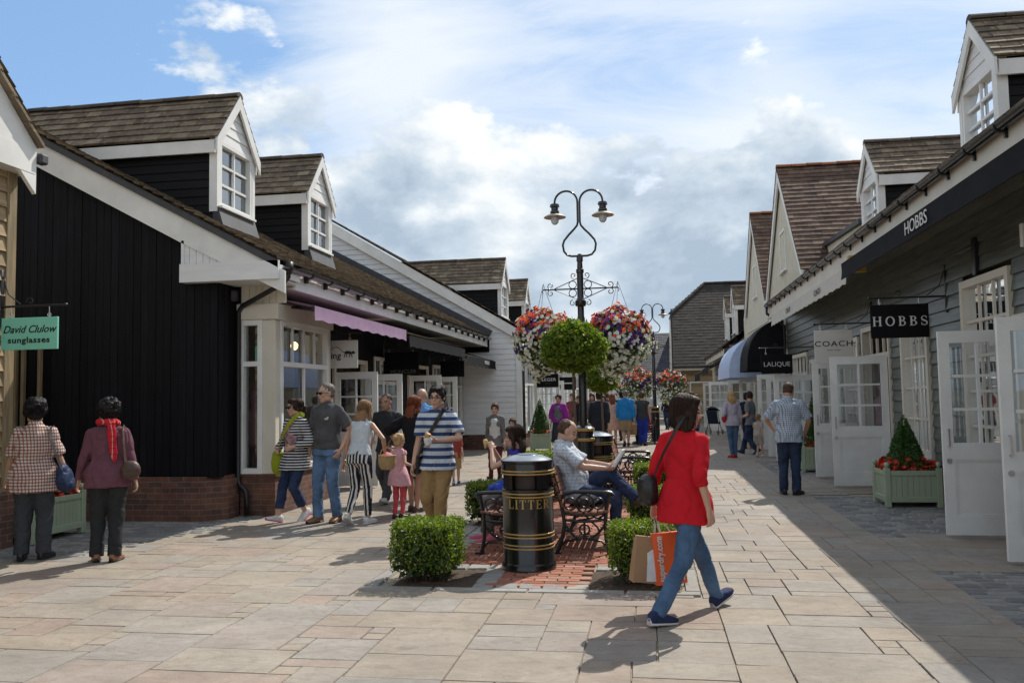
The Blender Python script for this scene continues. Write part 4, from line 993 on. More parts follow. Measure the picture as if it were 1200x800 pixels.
bench((-.62, 14.2, 0), 0, 'park bench with scrolled iron ends beyond the second litter bin')
def lamp_post(loc, s, label):
    R = empty('lamp_post', loc, label, 'lamp post', 'twin lamp posts along the street'); R.scale = (s, s, s)
    mb = MB(); mb.lathe([(0,0),(.19,0),(.19,.06),(.165,.08),(.155,.12),(.15,1.02),(.16,1.03),(.16,1.06),(.15,1.07),(.15,1.16),(.162,1.17),(.162,1.22),(.12,1.25),(.06,1.26)], n=24); b = mb.build('base_column', M['black_gloss'], R, angle=35)
    for z in (1.045, 1.195): mb = MB(); mb.lathe([(.158,z-.025),(.166,z-.022),(.168,z),(.166,z+.022),(.158,z+.025)], n=24); par(mb.build('gold_band', M['gold'], R, True), b); bpy.context.view_layer.objects.active = None
    mb = MB(); mb.lathe([(.062,1.24),(.06,2.9),(.05,2.93),(.05,3.08),(.075,3.09),(.085,3.11),(.085,3.17),(.06,3.19),(.05,3.22),(.05,3.60),(.06,3.61),(.06,3.66),(.045,3.67),(.04,3.78),(.05,3.785),(.05,3.85),(.03,3.90)], n=18); mb.build('pole', M['black_gloss'], R, angle=35)
    mb = MB(); X, Z = V((1,0,0)), V((0,0,1))
    for sg in (-1, 1):
        P = [(0,0,3.87),(sg*.12,0,3.87),(sg*.19,0,3.89),(sg*.24,0,3.95),(sg*.257,0,4.05),(sg*.235,0,4.12),(sg*.16,0,4.21),(sg*.08,0,4.29),(sg*.03,0,4.35),(sg*.017,0,4.40),(sg*.017,0,4.70)]
        P += [tuple(p) for p in arc((sg*.195,0,4.72), .178, pi, 0, 16, (sg,0,0))]; P += [(sg*.373,0,4.70)]
        mb.tube(P, .017, 8)
    mb.build('twin_arms', M['black_gloss'], R, angle=50)
    for sg in (-1, 1):
        c = (sg*.373, 0, 0); mb = MB(); mb.lathe([(.02,4.71),(.065,4.70),(.075,4.685),(.075,4.655),(.055,4.645),(.055,4.60),(.07,4.59),(.072,4.56),(.05,4.555),(.085,4.535)], c, 18); h = mb.build('lamp_head', M['black_gloss'], R, angle=35)
        mb = MB(); mb.lathe([(.05,4.55),(.10,4.535),(.16,4.505),(.175,4.49),(.17,4.486),(.10,4.515),(.06,4.525)], c, 22); par(mb.build('lamp_shade', M['shade'], R, True), h)
        mb = MB(); mb.lathe([(.062,4.52),(.066,4.46),(.055,4.41),(.03,4.38),(0,4.372)], c, 18); par(mb.build('glass_bowl', M['bowl'], R, True), h)
    mb = MB()
    for sg in (-1, 1):
        ax = (sg,0,0); r = .007; T = lambda pts: mb.tube(pts, r, 5)
        mb.tube([(sg*.05,0,3.36),(sg*.58,0,3.36)], .011, 6); T([(sg*.05,0,3.52),(sg*.40,0,3.37)]); T([(sg*.05,0,3.20),(sg*.40,0,3.35)])
        T(arc((sg*.118,0,3.425), .058, 0, 2*pi, 16)); T(arc((sg*.118,0,3.295), .058, 0, 2*pi, 16))
        T(spiral((sg*.46,0,3.415), .055, .014, -pi/2, 1.6*pi, 18, ax)); T(spiral((sg*.46,0,3.305), .055, .014, pi/2, -1.6*pi, 18, ax))
        T(spiral((sg*.10,0,3.57), .05, .012, -pi/2, 1.5*pi, 16, ax)); T(spiral((sg*.12,0,3.14), .05, .012, pi/2, -1.5*pi, 16, ax))
        T([(sg*.58,0,3.36),(sg*.595,0,3.33),(sg*.58,0,3.30)])
    mb.build('basket_bracket', M['black_metal'], R); return R
M['shade'] = simple('lamp_shade_enamel', (.42,.36,.28), .5, .1); M['bowl'] = simple('lamp_bowl_glass', (.55,.6,.62), .12, .1, spec=.8)
lamp_post((-.95, 12.2, 0), .93, 'nearest twin lamp post rising behind the big lollipop tree')
def basket(loc, r, label, nl, nf, fs, seed, top='petal_coral', side='petal_purple', hang=.75):
    random.seed(seed); R = empty('hanging_basket', loc, label, 'hanging basket', 'flower baskets hung from the lamp posts')
    mb = MB()
    for k in range(3): a = k*2*pi/3+.4; mb.tube([(0,0,hang),(cos(a)*r*.55,sin(a)*r*.55,r*.25)], .004, 4)
    mb.build('chains', M['black_metal'], R)
    mb = MB(); mb.lathe([(r*.5,.0),(r*.45,-.12),(r*.3,-.22),(0,-.26)], n=16); mb.build('basket', M['twig'], R, True)
    shape = lambda d: V((d.x*r, d.y*r, d.z*r*(.85 if d.z > 0 else 1.35)))*(1+.30*clumpy(d*2.6+V((seed,0,0)), 1.)+.14*clumpy(d*7+V((seed,0,0)), 1.)+(.22*max(0, clumpy(d*9+V((0,seed,0)), 1.)) if d.z < -.3 else 0))
    mb = MB()
    for i in range(nl):
        d = rvec(); p = shape(d)*(1-abs(random.gauss(0,.16))); leaf(mb, p, (d+rvec()*.8).normalized(), fs*1.25*rnd(.7,1.3), .6)
    mb.build('foliage', M['leaf_trail'], R)
    W, T_, P_ = MB(), MB(), MB(); off = V((seed*5, 0, 0)); i = 0
    while i < nf:
        d = rvec(); c = clumpy(d*2.+off, 1.4); p = shape(d)*(1.0+rnd(-.08,.05)); i += 1
        if clumpy(d*5+off, 1.3) < -.25: continue
        n = (d+rvec()*.5).normalized(); z = d.z+c*.35
        if z > .22 and random.random() < .85: flower(T_ if random.random() < .62 else W if random.random() < .7 else P_, p, n, fs*rnd(.8,1.4))
        elif z > .0 and random.random() < .25: flower(T_, p, n, fs*rnd(.8,1.2))
        elif z > -.5 and c < -.05 and random.random() < .85: flower(P_, p, n, fs*rnd(.8,1.3))
        elif random.random() < .85: flower(W, p, n, fs*rnd(.7,1.15))
    T_.build('bright_flowers', M[top], R); W.build('white_flowers', M['petal_white'], R); P_.build('purple_flowers', M[side], R); return R
basket((-.95-.535, 12.2, 2.46), .40, 'flower basket hanging left of the nearest lamp post, red top over white and purple', 1500, 2600, .066, 3)
basket((-.95+.535, 12.2, 2.46), .42, 'flower basket hanging right of the nearest lamp post, trailing masses of white', 1500, 2700, .066, 12)
lamp_post((.15, 30.0, 0), .97, 'second twin lamp post far down the street'); lamp_post((-1.0, 52.0, 0), .97, 'most distant lamp post, small and pale beyond the crowd')
basket((.15-.56, 30.0, 2.05), .50, 'flower basket on the left arm of the second lamp post, dark purple middle', 900, 900, .08, 5)
basket((.15+.56, 30.0, 1.95), .52, 'flower basket on the right arm of the second lamp post, white lower half', 900, 900, .08, 9)
basket((-1.56, 52.0, 1.9), .5, 'small far flower basket with orange top, left of the second lamp post', 500, 200, .1, 21); basket((-.44, 52.0, 1.9), .5, 'small far flower basket hidden behind the second lamp post pair', 500, 200, .1, 22)
def planter(loc, w, d, h, rz, label):
    R = empty('wooden_planter', loc, label, 'planter', 'sage green wooden planters', rz=rz); p = .075
    for sx in (-1,1):
        for sy in (-1,1):
            mb = MB(); x, y = sx*(w/2-p/2), sy*(d/2-p/2); mb.bbox(x-p/2,x+p/2,y-p/2,y+p/2,0,h+.03,.006); mb.lathe([(.012,h+.03),(.02,h+.04),(.036,h+.065),(.036,h+.085),(.02,h+.108),(0,h+.112)], (x,y,0), 14); mb.build('post', M['sage'], R)
    mb = MB()
    for sy in (-1,1):
        y = sy*(d/2-p/2); mb.bbox(-w/2+p,w/2-p,y-.03,y+.03,h-.07,h-.005,.004); mb.bbox(-w/2+p,w/2-p,y-.03,y+.03,.07,.145,.004)
        n = max(4, int((w-2*p)/.07)); s = (w-2*p)/n
        for i in range(n): mb.box(-w/2+p+i*s+.002,-w/2+p+(i+1)*s-.002,y-.014,y+.014,.145,h-.07)
    for sx in (-1,1):
        x = sx*(w/2-p/2); mb.bbox(x-.03,x+.03,-d/2+p,d/2-p,h-.07,h-.005,.004); mb.bbox(x-.03,x+.03,-d/2+p,d/2-p,.07,.145,.004)
        n = max(4, int((d-2*p)/.07)); s = (d-2*p)/n
        for i in range(n): mb.box(x-.014,x+.014,-d/2+p+i*s+.002,-d/2+p+(i+1)*s-.002,.145,h-.07)
    mb.build('panels', M['sage'], R)
    mb = MB(); mb.box(-w/2+.07,w/2-.07,-d/2+.07,d/2-.07,h-.10,h-.06); mb.build('soil_fill', M['soil'], R); return R
def cone_tree(loc, r, h, label, n, s, seed):
    random.seed(seed); R = empty('cone_topiary', loc, label, 'topiary', 'clipped cones in the planters')
    mb = MB(); mb.tube([(0,0,-.1),(0,0,h*.5)], .015, 6); mb.build('trunk', M['bark'], R)
    mb = MB()
    for i in range(n):
        t = 1-sqrt(random.random()); a = rnd(0, 2*pi); rr = r*(1-t)**.85*(1-abs(random.gauss(0,.09))); rr *= 1+.1*noise.noise(V((cos(a)*2, sin(a)*2, t*5+seed)))
        d = V((cos(a), sin(a), .35)); leaf(mb, V((cos(a)*rr, sin(a)*rr, .02+t*h+rnd(-.01,.02))), (d*.5+rvec()).normalized(), s*rnd(.7,1.4), .4)
    for i in range(300): a = rnd(0,6.28); t = rnd(0,.8); q = rnd(0,.7)*r*(1-t); leaf(mb, V((cos(a)*q,sin(a)*q,t*h)), rvec(), s*2.5, .7)
    mb.build('foliage', M['leaf_cone'], R); return R
def flower_bed(loc, w, d, label, nl, nf, s, seed, ring=True, mat='petal_red', rz=0):
    random.seed(seed); R = empty('bedding_flowers', loc, label, 'flowers', 'red flowers in the planters', rz=rz); F, Lf = MB(), MB()
    for k in range(nl+nf):
        x, y = rnd(-1,1), rnd(-1,1)
        if ring and abs(x) < .45 and abs(y) < .45: continue
        e = max(abs(x), abs(y)); z = (1-e**3)*.10+.09*noise.noise(V((x*4,y*4,seed)))+.02
        p = V((x*w/2*1.04, y*d/2*1.04, z+rnd(-.05,.03)))
        n = (V((x*.5,y*.5,.8))+rvec()*.7).normalized()
        if k < nl: leaf(Lf, p-V((0,0,.02)), n, s*1.3, .7)
        else: flower(F, p, n, s*rnd(.8,1.3))
    Lf.build('leaves', M['leaf_trail'], R); F.build('blooms', M[mat], R); return R
planter((3.50, 12.75, 0), .74, .70, .50, 0, 'sage green planter with cone bush and red flowers in front of the right hand windows')
cone_tree((3.50, 12.75, .50), .29, .72, 'dark green cone bush above red flowers in the right planter', 3800, .04, 2)
flower_bed((3.50, 12.75, .50), .66, .62, 'red flowers round the cone bush in the right planter', 900, 800, .052, 4)
planter((3.25, 18.1, 0), .62, .62, .50, 0, 'sage green planter half hidden behind the man in the checked shirt')
cone_tree((3.25, 18.1, .50), .25, 1.0, 'dark cone bush behind the man in the checked shirt', 2000, .05, 3); flower_bed((3.25, 18.1, .50), .55, .55, 'red flowers low beside the man in the checked shirt', 400, 200, .055, 5)
planter((-7.42, 9.32, 0), .84, .95, .50, 0, 'sage green planter behind the two dark haired women on the left')
flower_bed((-7.42, 9.32, .50), .76, .86, 'heap of red flowers behind the plaid shirt and blue bag', 1100, 520, .055, 6, False)
planter((-3.2, 25.2, 0), .62, .62, .52, 0, 'sage green planter with orange flowers against the white boarded wall')
cone_tree((-3.25, 25.2, .52), .33, 1.0, 'bright green cone bush in front of the white boarded wall', 2200, .055, 7); flower_bed((-3.2, 25.2, .52), .58, .58, 'orange flowers under the cone by the white wall', 300, 160, .07, 8, True, 'petal_coral')

# ---------------------------------------------------------------- hanging signs
def sign(loc, w, h, mat, label, arm=None, th=.03, bracket=True):
    """board centred at loc facing the viewer; arm=(x_wall, z_bar)"""
    R = empty('hanging_sign', loc, label, 'sign', 'shop signs hung out over the street', world=True); x, y, z = loc
    mb = MB(); mb.bbox(x-w/2, x+w/2, y-th/2, y+th/2, z-h/2, z+h/2, .004); mb.build('board', M[mat], R)
    if arm:
        xw, zb, xe = arm; mb = MB(); mb.tube([(xw,y,zb),(xe,y,zb)], .013, 8); sg = 1 if xe > xw else -1
        mb.bbox(xw-.03,xw+.03,y-.03,y+.03,zb-.22,zb+.42,.006)
        mb.tube([tuple(p) for p in spiral((x+sg*.0,y,zb+.05),.05,.012,pi,-pi*.9,18)], .007, 5); mb.tube([(xw+sg*.03,y,zb+.35),(xw+sg*.10,y,zb+.14),(xw+sg*.26,y,zb+.02)], .007, 5); mb.ell((xe,y,zb),(.022,.022,.022))
        mb.build('bracket_arm', M['black_metal'], R, angle=50)
        for s in (-.34,.34): mb = MB(); mb.tube([(x+w*s,y,zb-.01),(x+w*s,y,(zb+z+h/2)/2),(x+w*s,y,z+h/2)], .006, 6); mb.tube([tuple(p) for p in arc((x+w*s,y,z+h/2+.025),.02,0,2*pi,10)], .005, 5); mb.build('hanger', M['steel'], R)
    return R
def flat(x, y, z, th=.03): return face_mx((x, y-th/2-.002, z), (1,0,0), (0,0,1))
R = sign((-6.84, 8.55, 2.39), .70, .36, 'sign_aqua', 'aqua green sunglasses sign hanging from a black arm', (-7.22, 2.70, -6.40)); 
text_mesh('script_lettering', 'David Clulow', .118, 'ink', R, flat(-6.84, 8.55, 2.435), .002, 1., .35, .001); text_mesh('lettering', 'sunglasses', .092, 'ink', R, flat(-6.84, 8.55, 2.315), .002, 1.25, 0, .0022, 1.1)
R = sign((3.33, 12.1, 2.515), .74, .45, 'sign_black', 'black sign with pale serif capitals beside the nearest right hand window', (3.95, 2.83, 2.95))
mb = MB(); serif_text(mb, 'HOBBS', .128, lambda x, y, o: (3.33+x, 12.1-.016-o, 2.515+y), .0022, .34); mb.build('lettering', M['chalk'], R)
R = sign((3.27, 16.0, 2.40), .66, .58, 'sign_white', 'cream sign with black capitals above the second pair of right hand doors', (3.95, 2.80, 2.95)); text_mesh('lettering', 'COACH', .135, 'ink', R, flat(3.27, 16.0, 2.44), .002, 1.25, 0, .001, 1.15); text_mesh('small_lettering', 'NEW YORK', .03, 'ink', R, flat(3.27, 16.0, 2.33), .002, 1.2, 0, 0, 1.3)
R = sign((2.90, 20.4, 2.25), .70, .44, 'sign_black', 'black sign with thin white capitals below the black hooped awning', (3.95, 2.62, 2.52)); text_mesh('lettering', 'LALIQUE', .15, 'chalk', R, flat(2.90, 20.4, 2.24), .002, 1., 0, -.001, 1.02)
R = sign((-5.27, 13.75, 2.36), .86, .47, 'sign_white', 'white sign with a long tailed animal emblem beside the bay window', (-5.75, 2.72, -4.80)); text_mesh('lettering', 'kipling', .15, 'ink', R, flat(-5.335, 13.75, 2.335), .002, 1.05, .08, .002)
mb = MB(); yy = 13.75-.019
mb.tube([(-5.33,yy,2.36),(-5.30,yy,2.45),(-5.24,yy,2.48),(-5.17,yy,2.47),(-5.11,yy,2.41),(-5.06,yy,2.385)], .005, 6)
mb.tube([(-5.06,yy,2.385),(-5.03,yy,2.39),(-4.98,yy,2.385),(-4.95,yy,2.375)], [.015,.025,.024,.018], 8); mb.ell((-4.915,yy,2.385),(.030,.010,.026)); mb.ell((-4.893,yy,2.378),(.014,.008,.012))
for x0, x1 in ((-5.05,-5.075),(-5.035,-5.03),(-4.965,-4.985),(-4.95,-4.935)): mb.tube([(x0,yy,2.38),(x1,yy,2.315),(x1+.012,yy,2.313)], .007, 5)
mb.build('animal_emblem', M['ink'], R)
R = sign((-5.35, 18.0, 2.36), .80, .50, 'sign_black', 'large black sign with faint capitals along its lower edge', (-5.75, 2.72, -4.92)); text_mesh('lettering', 'MONCLER', .115, 'dim', R, flat(-5.30, 18.0, 2.185), .002, 1.1)
R = sign((-5.12, 21.9, 2.36), .64, .42, 'sign_black', 'plain black sign under the charcoal awning, nearest the white gable', (-5.75, 2.72, -4.78))
R = sign((-3.33, 28.0, 2.12), .72, .44, 'sign_black', 'black sign with pale capitals just beyond the white gable', (-3.9, 2.5, -2.95)); text_mesh('lettering', 'JAEGER', .14, 'chalk', R, flat(-3.33, 28.0, 2.15), .002, 1.15, 0, .001, 1.1); text_mesh('small_lettering', 'LONDON', .035, 'dim', R, flat(-3.33, 28.0, 2.03), .002, 1.2)
R = sign((-2.95, 31.0, 2.06), .60, .46, 'sign_black', 'black sign with one small pale line, behind the lamp post', (-3.9, 2.5, -2.6)); mb = MB(); mb.box(-3.12,-2.78,30.978,30.984,2.05,2.09); mb.build('pale_line', M['chalk'], R)
# ---------------------------------------------------------------- people kit
QUEUE = []
def skinned(name, mb, mats, parent, vox, smooth=4, fold=None, post=None, fac=.5):
    """merge overlapping closed shapes into one continuous surface (finished in flush)"""
    o = mb.build(name, mats, parent)
    r = o.modifiers.new('r', 'REMESH'); r.mode = 'VOXEL'; r.voxel_size = vox; r.use_smooth_shade = True
    if smooth: s = o.modifiers.new('s', 'SMOOTH'); s.iterations = smooth; s.factor = fac
    QUEUE.append((o, fold, post, mats)); return o
def flush():
    bpy.context.view_layer.update(); dg = bpy.context.evaluated_depsgraph_get(); done = []
    for o, fold, post, mats in QUEUE: done.append(bpy.data.meshes.new_from_object(o.evaluated_get(dg)))
    for (o, fold, post, mats), me in zip(QUEUE, done):
        o.modifiers.clear(); old = o.data; o.data = me; nm = old.name; bpy.data.meshes.remove(old); me.name = nm
        me.materials.clear()
        for m in (mats if isinstance(mats, (list, tuple)) else [mats]): me.materials.append(m)
        if fold:
            amp, fx, fz, seed = fold; off = V((seed*7.3, seed*3.1, seed)); ns = [v.normal.copy() for v in me.vertices]
            for v, n in zip(me.vertices, ns):
                p = V((v.co.x*fx, v.co.y*fx, v.co.z*fz))+off
                v.co += n*(amp*(noise.noise(p)+.5*noise.noise(p*2.3)+.3-.9*(1-min(1, abs(noise.noise(p*.8+V((4.,9.,2.))))*5.))**2))
        me.polygons.foreach_set('use_smooth', [True]*len(me.polygons))
        me.polygons.foreach_set('material_index', [0]*len(me.polygons))
        if post: post(me)
        me.update()
    QUEUE.clear()
def cloth(name, col, rough=.85, var=.12, sc=8., bmp=.25): return simple(name, col, rough, var, sc, bmp=bmp, bscale=140, spec=.2)
def pattern(name, fn):
    m, nt, b = newmat(name); tc = nt.nodes.new('ShaderNodeTexCoord'); sp = nt.nodes.new('ShaderNodeSeparateXYZ'); L(nt, tc.outputs['Object'], sp.inputs[0])
    c = fn(nt, sp.outputs[0], sp.outputs[1], sp.outputs[2]); n = noisen(nt, tc.outputs['Object'], 9., 4)
    c = mixc(nt, 1., c, ramp(nt, n, [(.3,.85),(.7,1.1)]), 'MULTIPLY'); L(nt, c, b.inputs['Base Color']); b.inputs['Roughness'].default_value = .85; b.inputs['Specular IOR Level'].default_value = .2
    bump(nt, b, noisen(nt, tc.outputs['Object'], 140., 3), .2, .004); return m
def band(nt, v, period, duty, off=0., soft=0.):
    f = math_(nt, 'FRACT', math_(nt, 'ADD', math_(nt, 'DIVIDE', v, period), off+50.)); return math_(nt, 'LESS_THAN', f, duty)
def stripes(name, a, b, period, duty, axis=2, off=0.): return pattern(name, lambda nt, x, y, z: mixc(nt, band(nt, (x,y,z)[axis], period, duty, off), a, b))
def checks(name, base, line, line2, p, duty=.3):
    def fn(nt, x, y, z):
        u = math_(nt, 'ADD', x, math_(nt, 'MULTIPLY', y, .8)); c = mixc(nt, math_(nt, 'MULTIPLY', band(nt, u, p, duty), .75), base, line); return mixc(nt, math_(nt, 'MULTIPLY', band(nt, z, p, duty), .7), c, line2)
    return pattern(name, fn)
def denim(name, col):
    m, nt, b = newmat(name); v = coords(nt); n = noisen(nt, v, 5., 5); f = noisen(nt, coords(nt, (30,30,3)), 9., 4)
    c = mixc(nt, ramp(nt, n, [(.35,0.),(.72,1.)]), col, tuple(min(1, k*1.9+.015) for k in col)); c = mixc(nt, 1., c, ramp(nt, f, [(.3,.82),(.7,1.15)]), 'MULTIPLY')
    L(nt, c, b.inputs['Base Color']); b.inputs['Roughness'].default_value = .85; b.inputs['Specular IOR Level'].default_value = .2; bump(nt, b, f, .25, .004); return m
def hairmat(name, col):
    m, nt, b = newmat(name); f = noisen(nt, coords(nt, (1,1,.12)), 70., 4, .7)
    c = mixc(nt, ramp(nt, f, [(.3,0.),(.7,1.)]), tuple(k*.55 for k in col), tuple(min(1, k*1.7) for k in col)); L(nt, c, b.inputs['Base Color']); b.inputs['Roughness'].default_value = .62; b.inputs['Specular IOR Level'].default_value = .22
    bump(nt, b, f, .5, .006); return m
SK = {'light': simple('light_skin', (.52,.31,.22), .5, .08, 9.), 'tan': simple('tanned_skin', (.43,.235,.155), .5, .08, 9.), 'olive': simple('olive_skin', (.40,.245,.165), .5, .08, 9.)}
M['eye'] = simple('dark_eyes', (.02,.014,.012), .2, .1); M['lip'] = simple('lips', (.38,.13,.11), .45, .1)
HM = {'black': hairmat('black_hair', (.010,.009,.009)), 'dark': hairmat('dark_brown_hair', (.028,.016,.011)), 'brown': hairmat('brown_hair', (.07,.042,.025)), 'auburn': hairmat('auburn_hair', (.16,.045,.02)),
      'blonde': hairmat('blonde_hair', (.36,.24,.12)), 'fair': hairmat('fair_brown_hair', (.22,.13,.065)), 'grey': hairmat('grey_hair', (.13,.115,.10)), 'white': hairmat('white_hair', (.5,.48,.45))}
def ik(a, c, l1, l2, pole):
    a, c, pole = V(a), V(c), V(pole); d = c-a; L_ = d.length; mx = (l1+l2)*.999
    if L_ > mx: d = d*(mx/L_); c = a+d; L_ = mx
    if L_ < abs(l1-l2)+.01: L_ = abs(l1-l2)+.01
    u = d.normalized(); t = (l1*l1-l2*l2+L_*L_)/(2*L_); h = sqrt(max(0, l1*l1-t*t)); p = (pole-u*pole.dot(u)).normalized()
    return a+u*t+p*h, c
def rot(yaw, pitch=0, roll=0):      # yaw about z (left positive), pitch forward (nod), roll to the right
    return Matrix.Rotation(radians(yaw), 3, 'Z') @ Matrix.Rotation(radians(-pitch), 3, 'X') @ Matrix.Rotation(radians(roll), 3, 'Y')
class Fig: pass
def person(loc, rz, h, label, sex='f', g=1., hs=1., skin='light', hair=('short', 'dark'), pose=None, top=None, legs=None, shoes=None, vox=.009, face=True, group=None, belly=0., bust=1.):
    s = h/1.75; hs = hs*1.07 if hs < 1.1 else hs; P = dict(lean=2, roll=0, twist=0, head=(0,0,0), pelvis=(0,0,None), rf=(.10,.12,-8,0), lf=(-.10,.12,8,0), rw=(.25,.04,.84), lw=(-.25,.04,.84), rpole=(.4,-1,0), lpole=(-.4,-1,0), rk=(.1,1,.2), lk=(-.1,1,.2), rcurl=22, lcurl=22, rpalm=None, lpalm=None); P.update(pose or {})
    R = empty('person', (loc[0], loc[1], 0), label, 'person', group, rz=radians(rz)); F = Fig(); F.root, F.s, F.loc, F.rz = R, s, loc, rz; F.seed = random.randint(1, 999)
    male = sex == 'm'; UA, FA, TH, SH = .285, .25, .43, .41
    # feet
    ank = {}; frot = {}
    for k in ('r', 'l'):
        f = P[k+'f']; x, y, yaw, pit = f[:4]; z = f[4] if len(f) > 4 else 0
        M3 = rot(yaw) @ Matrix.Rotation(radians(-pit), 3, 'X'); frot[k] = M3
        piv = V((0,-.12,.08)) if pit >= 0 else V((0,.055,.08)); ank[k] = V((x,y,z))+M3 @ piv
    px, py, pz = P['pelvis']; hw = .085 if male else .088
    if pz is None:
        pz = .945
        for k, sg in (('r',1),('l',-1)):
            d2 = (ank[k].x-px-sg*hw)**2+(ank[k].y-py)**2; pz = min(pz, ank[k].z+sqrt(max(.01, ((TH+SH)*.996)**2-d2))+.02)
    pel = V((px,py,pz)); T = rot(0, P['lean'], P['roll']); Tt = rot(P['twist']) ; TS = T @ Tt
    sp = lambda x, y, z: pel+(T @ V((x,y,z)) if z < .2 else T @ (Tt @ V((x,y,z))))
    shw = (.178 if male else .158)*(1 if hs < 1.15 else .9)
    sh = {'r': sp(shw,-.005,.452), 'l': sp(-shw,-.005,.452)}; hip = {'r': pel+V((hw,0,-.02)), 'l': pel+V((-hw,0,-.02))}
    elb, wr, kne = {}, {}, {}
    for k in ('r','l'):
        elb[k], wr[k] = ik(sh[k], V(P[k+'w']), UA, FA, P[k+'pole']); kne[k], ank[k] = ik(hip[k], ank[k], TH, SH, P[k+'k'])
    nb = sp(0,-.012,.545); HR = rot(P['head'][0]+P['twist'], P['head'][1]+P['lean']*.5, P['head'][2]); hc = nb+HR @ V((0,.022,.125*max(1, hs*.95)))
    F.__dict__.update(sh=sh, elb=elb, wr=wr, hip=hip, kne=kne, ank=ank, nb=nb, hc=hc, HR=HR, hs=hs, pel=pel, sp=sp, T=TS)
    if male: rings = [(-.13,.10,.085),(-.08,.15,.105),(0,.163,.112),(.08,.158,.107),(.17,.148,.102),(.28,.158,.108),(.37,.170,.115),(.44,.158,.104),(.485,.112,.082),(.53,.072,.066),(.575,.055,.058)]
    else: rings = [(-.13,.10,.085),(-.08,.158,.112),(0,.170,.118),(.08,.152,.105),(.17,.122,.088),(.27,.135,.095),(.36,.147,.10),(.43,.135,.092),(.48,.098,.074),(.53,.062,.057),(.575,.047,.05)]
    gg = lambda z: g if -.1 < z < .33 else (1+(g-1)*.6)
    S_ = lambda p: V(p)*s; legfit = (legs or {}).get('fit', .014); lm = (1+(g-1)*.55)
    def torso(mb, c, z0, z1, flare=0., n=22, tuck=1.):
        zs = [z0]+[r[0] for r in rings if z0+.015 < r[0] < z1-.015]+[z1]; out = []
        for z in zs:
            for i in range(len(rings)-1):
                a, b = rings[i], rings[i+1]
                if a[0] <= z <= b[0] or (i == 0 and z < a[0]): break
            t = max(0, min(1, (z-a[0])/(b[0]-a[0]))); w = (a[1]+(b[1]-a[1])*t)*gg(z); d = (a[2]+(b[2]-a[2])*t)*gg(z)
            if z < 0 and c > .004: w, d = max(w, rings[2][1]*gg(0)), max(d, rings[2][2]*gg(0))
            fl = flare*max(0, (.2-z)/.3); bel = belly*max(0, 1-abs(z-.12)/.22)
            ox = oy = 0
            if z < 0 and c > .004:                          # hang outside both thighs
                rr = .086*lm+legfit+.016; ys = [hip[k].y-pel.y+(kne[k].y-hip[k].y)*min(1, (-z)/.43) for k in 'rl']; xs = [hip[k].x-pel.x+(kne[k].x-hip[k].x)*min(1, (-z)/.43) for k in 'rl']
                if pz > .7: y0_, y1_, x0_, x1_ = min(ys)-rr, max(ys)+rr, min(xs)-rr, max(xs)+rr; oy = (y0_+y1_)/2*min(1, -z/.08); ox = (x0_+x1_)/2*min(1, -z/.08); d = max(d, (y1_-y0_)/2*1.04-c-fl); w = max(w, (x1_-x0_)/2-c-fl)
            out.append([sp(ox+(w+c+fl)*cos(2*pi*i/n), oy+(d+c+fl)*sin(2*pi*i/n)+(bel if sin(2*pi*i/n) > 0 else 0)*max(0, sin(2*pi*i/n)), z)*s for i in range(n)])
        mb.loft(out)
    def limb(mb, pts, rr, caps=(True, True), n=14):
        for i in range(len(pts)-1): mb.cone(S_(pts[i]), S_(pts[i+1]), rr[i]*s, rr[i+1]*s, n)
        for i, p in enumerate(pts):
            if (i == 0 and not caps[0]) or (i == len(pts)-1 and not caps[1]): continue
            mb.ell(S_(p), (rr[i]*s,)*3, None, 12, 8)
    am = (1 if male else .87)*(1+(g-1)*.5); lm = (1 if male else 1.0)*(1+(g-1)*.55)
    mid = lambda a, b, t: V(a)+(V(b)-V(a))*t
    # ---- body
    mb = MB(); torso(mb, -.017, -.13, .575)
    if not male and bust:
        for sg in (-1,1): mb.ell(S_(sp(sg*.065,.075,.335)), (.06*s*bust,.055*s*bust,.06*s*bust))
    limb(mb, [sp(0,-.015,.50), hc+HR @ V((0,-.03,-.06))], [.058 if male else .049]*2)
    Hd = lambda x, y, z: S_(hc+HR @ (V((x,y,z))*hs)); E = lambda c, r: mb.ell(Hd(*c), tuple(k*s*hs for k in r), HR, 18, 12)
    E((0,-.014,.030),(.074,.094,.085)); E((0,.018,-.03),(.058,.068,.083)); E((0,.036,-.078),(.040,.040,.034)); E((0,.05,-.095),(.022,.022,.018)); E((0,.074,.022),(.050,.016,.013))
    for sg in (-1,1): E((sg*.036,.062,-.022),(.024,.022,.022)); E((sg*.075,-.008,-.004),(.009,.022,.031)); E((sg*.048,.0,-.06),(.020,.04,.030))
    mb.cone(Hd(0,.074,.02), Hd(0,.094,-.022), .008*s*hs, .013*s*hs, 10); E((0,.091,-.024),(.015,.013,.010)); E((0,.077,-.056),(.022,.012,.006)); E((0,.076,-.068),(.020,.012,.006))
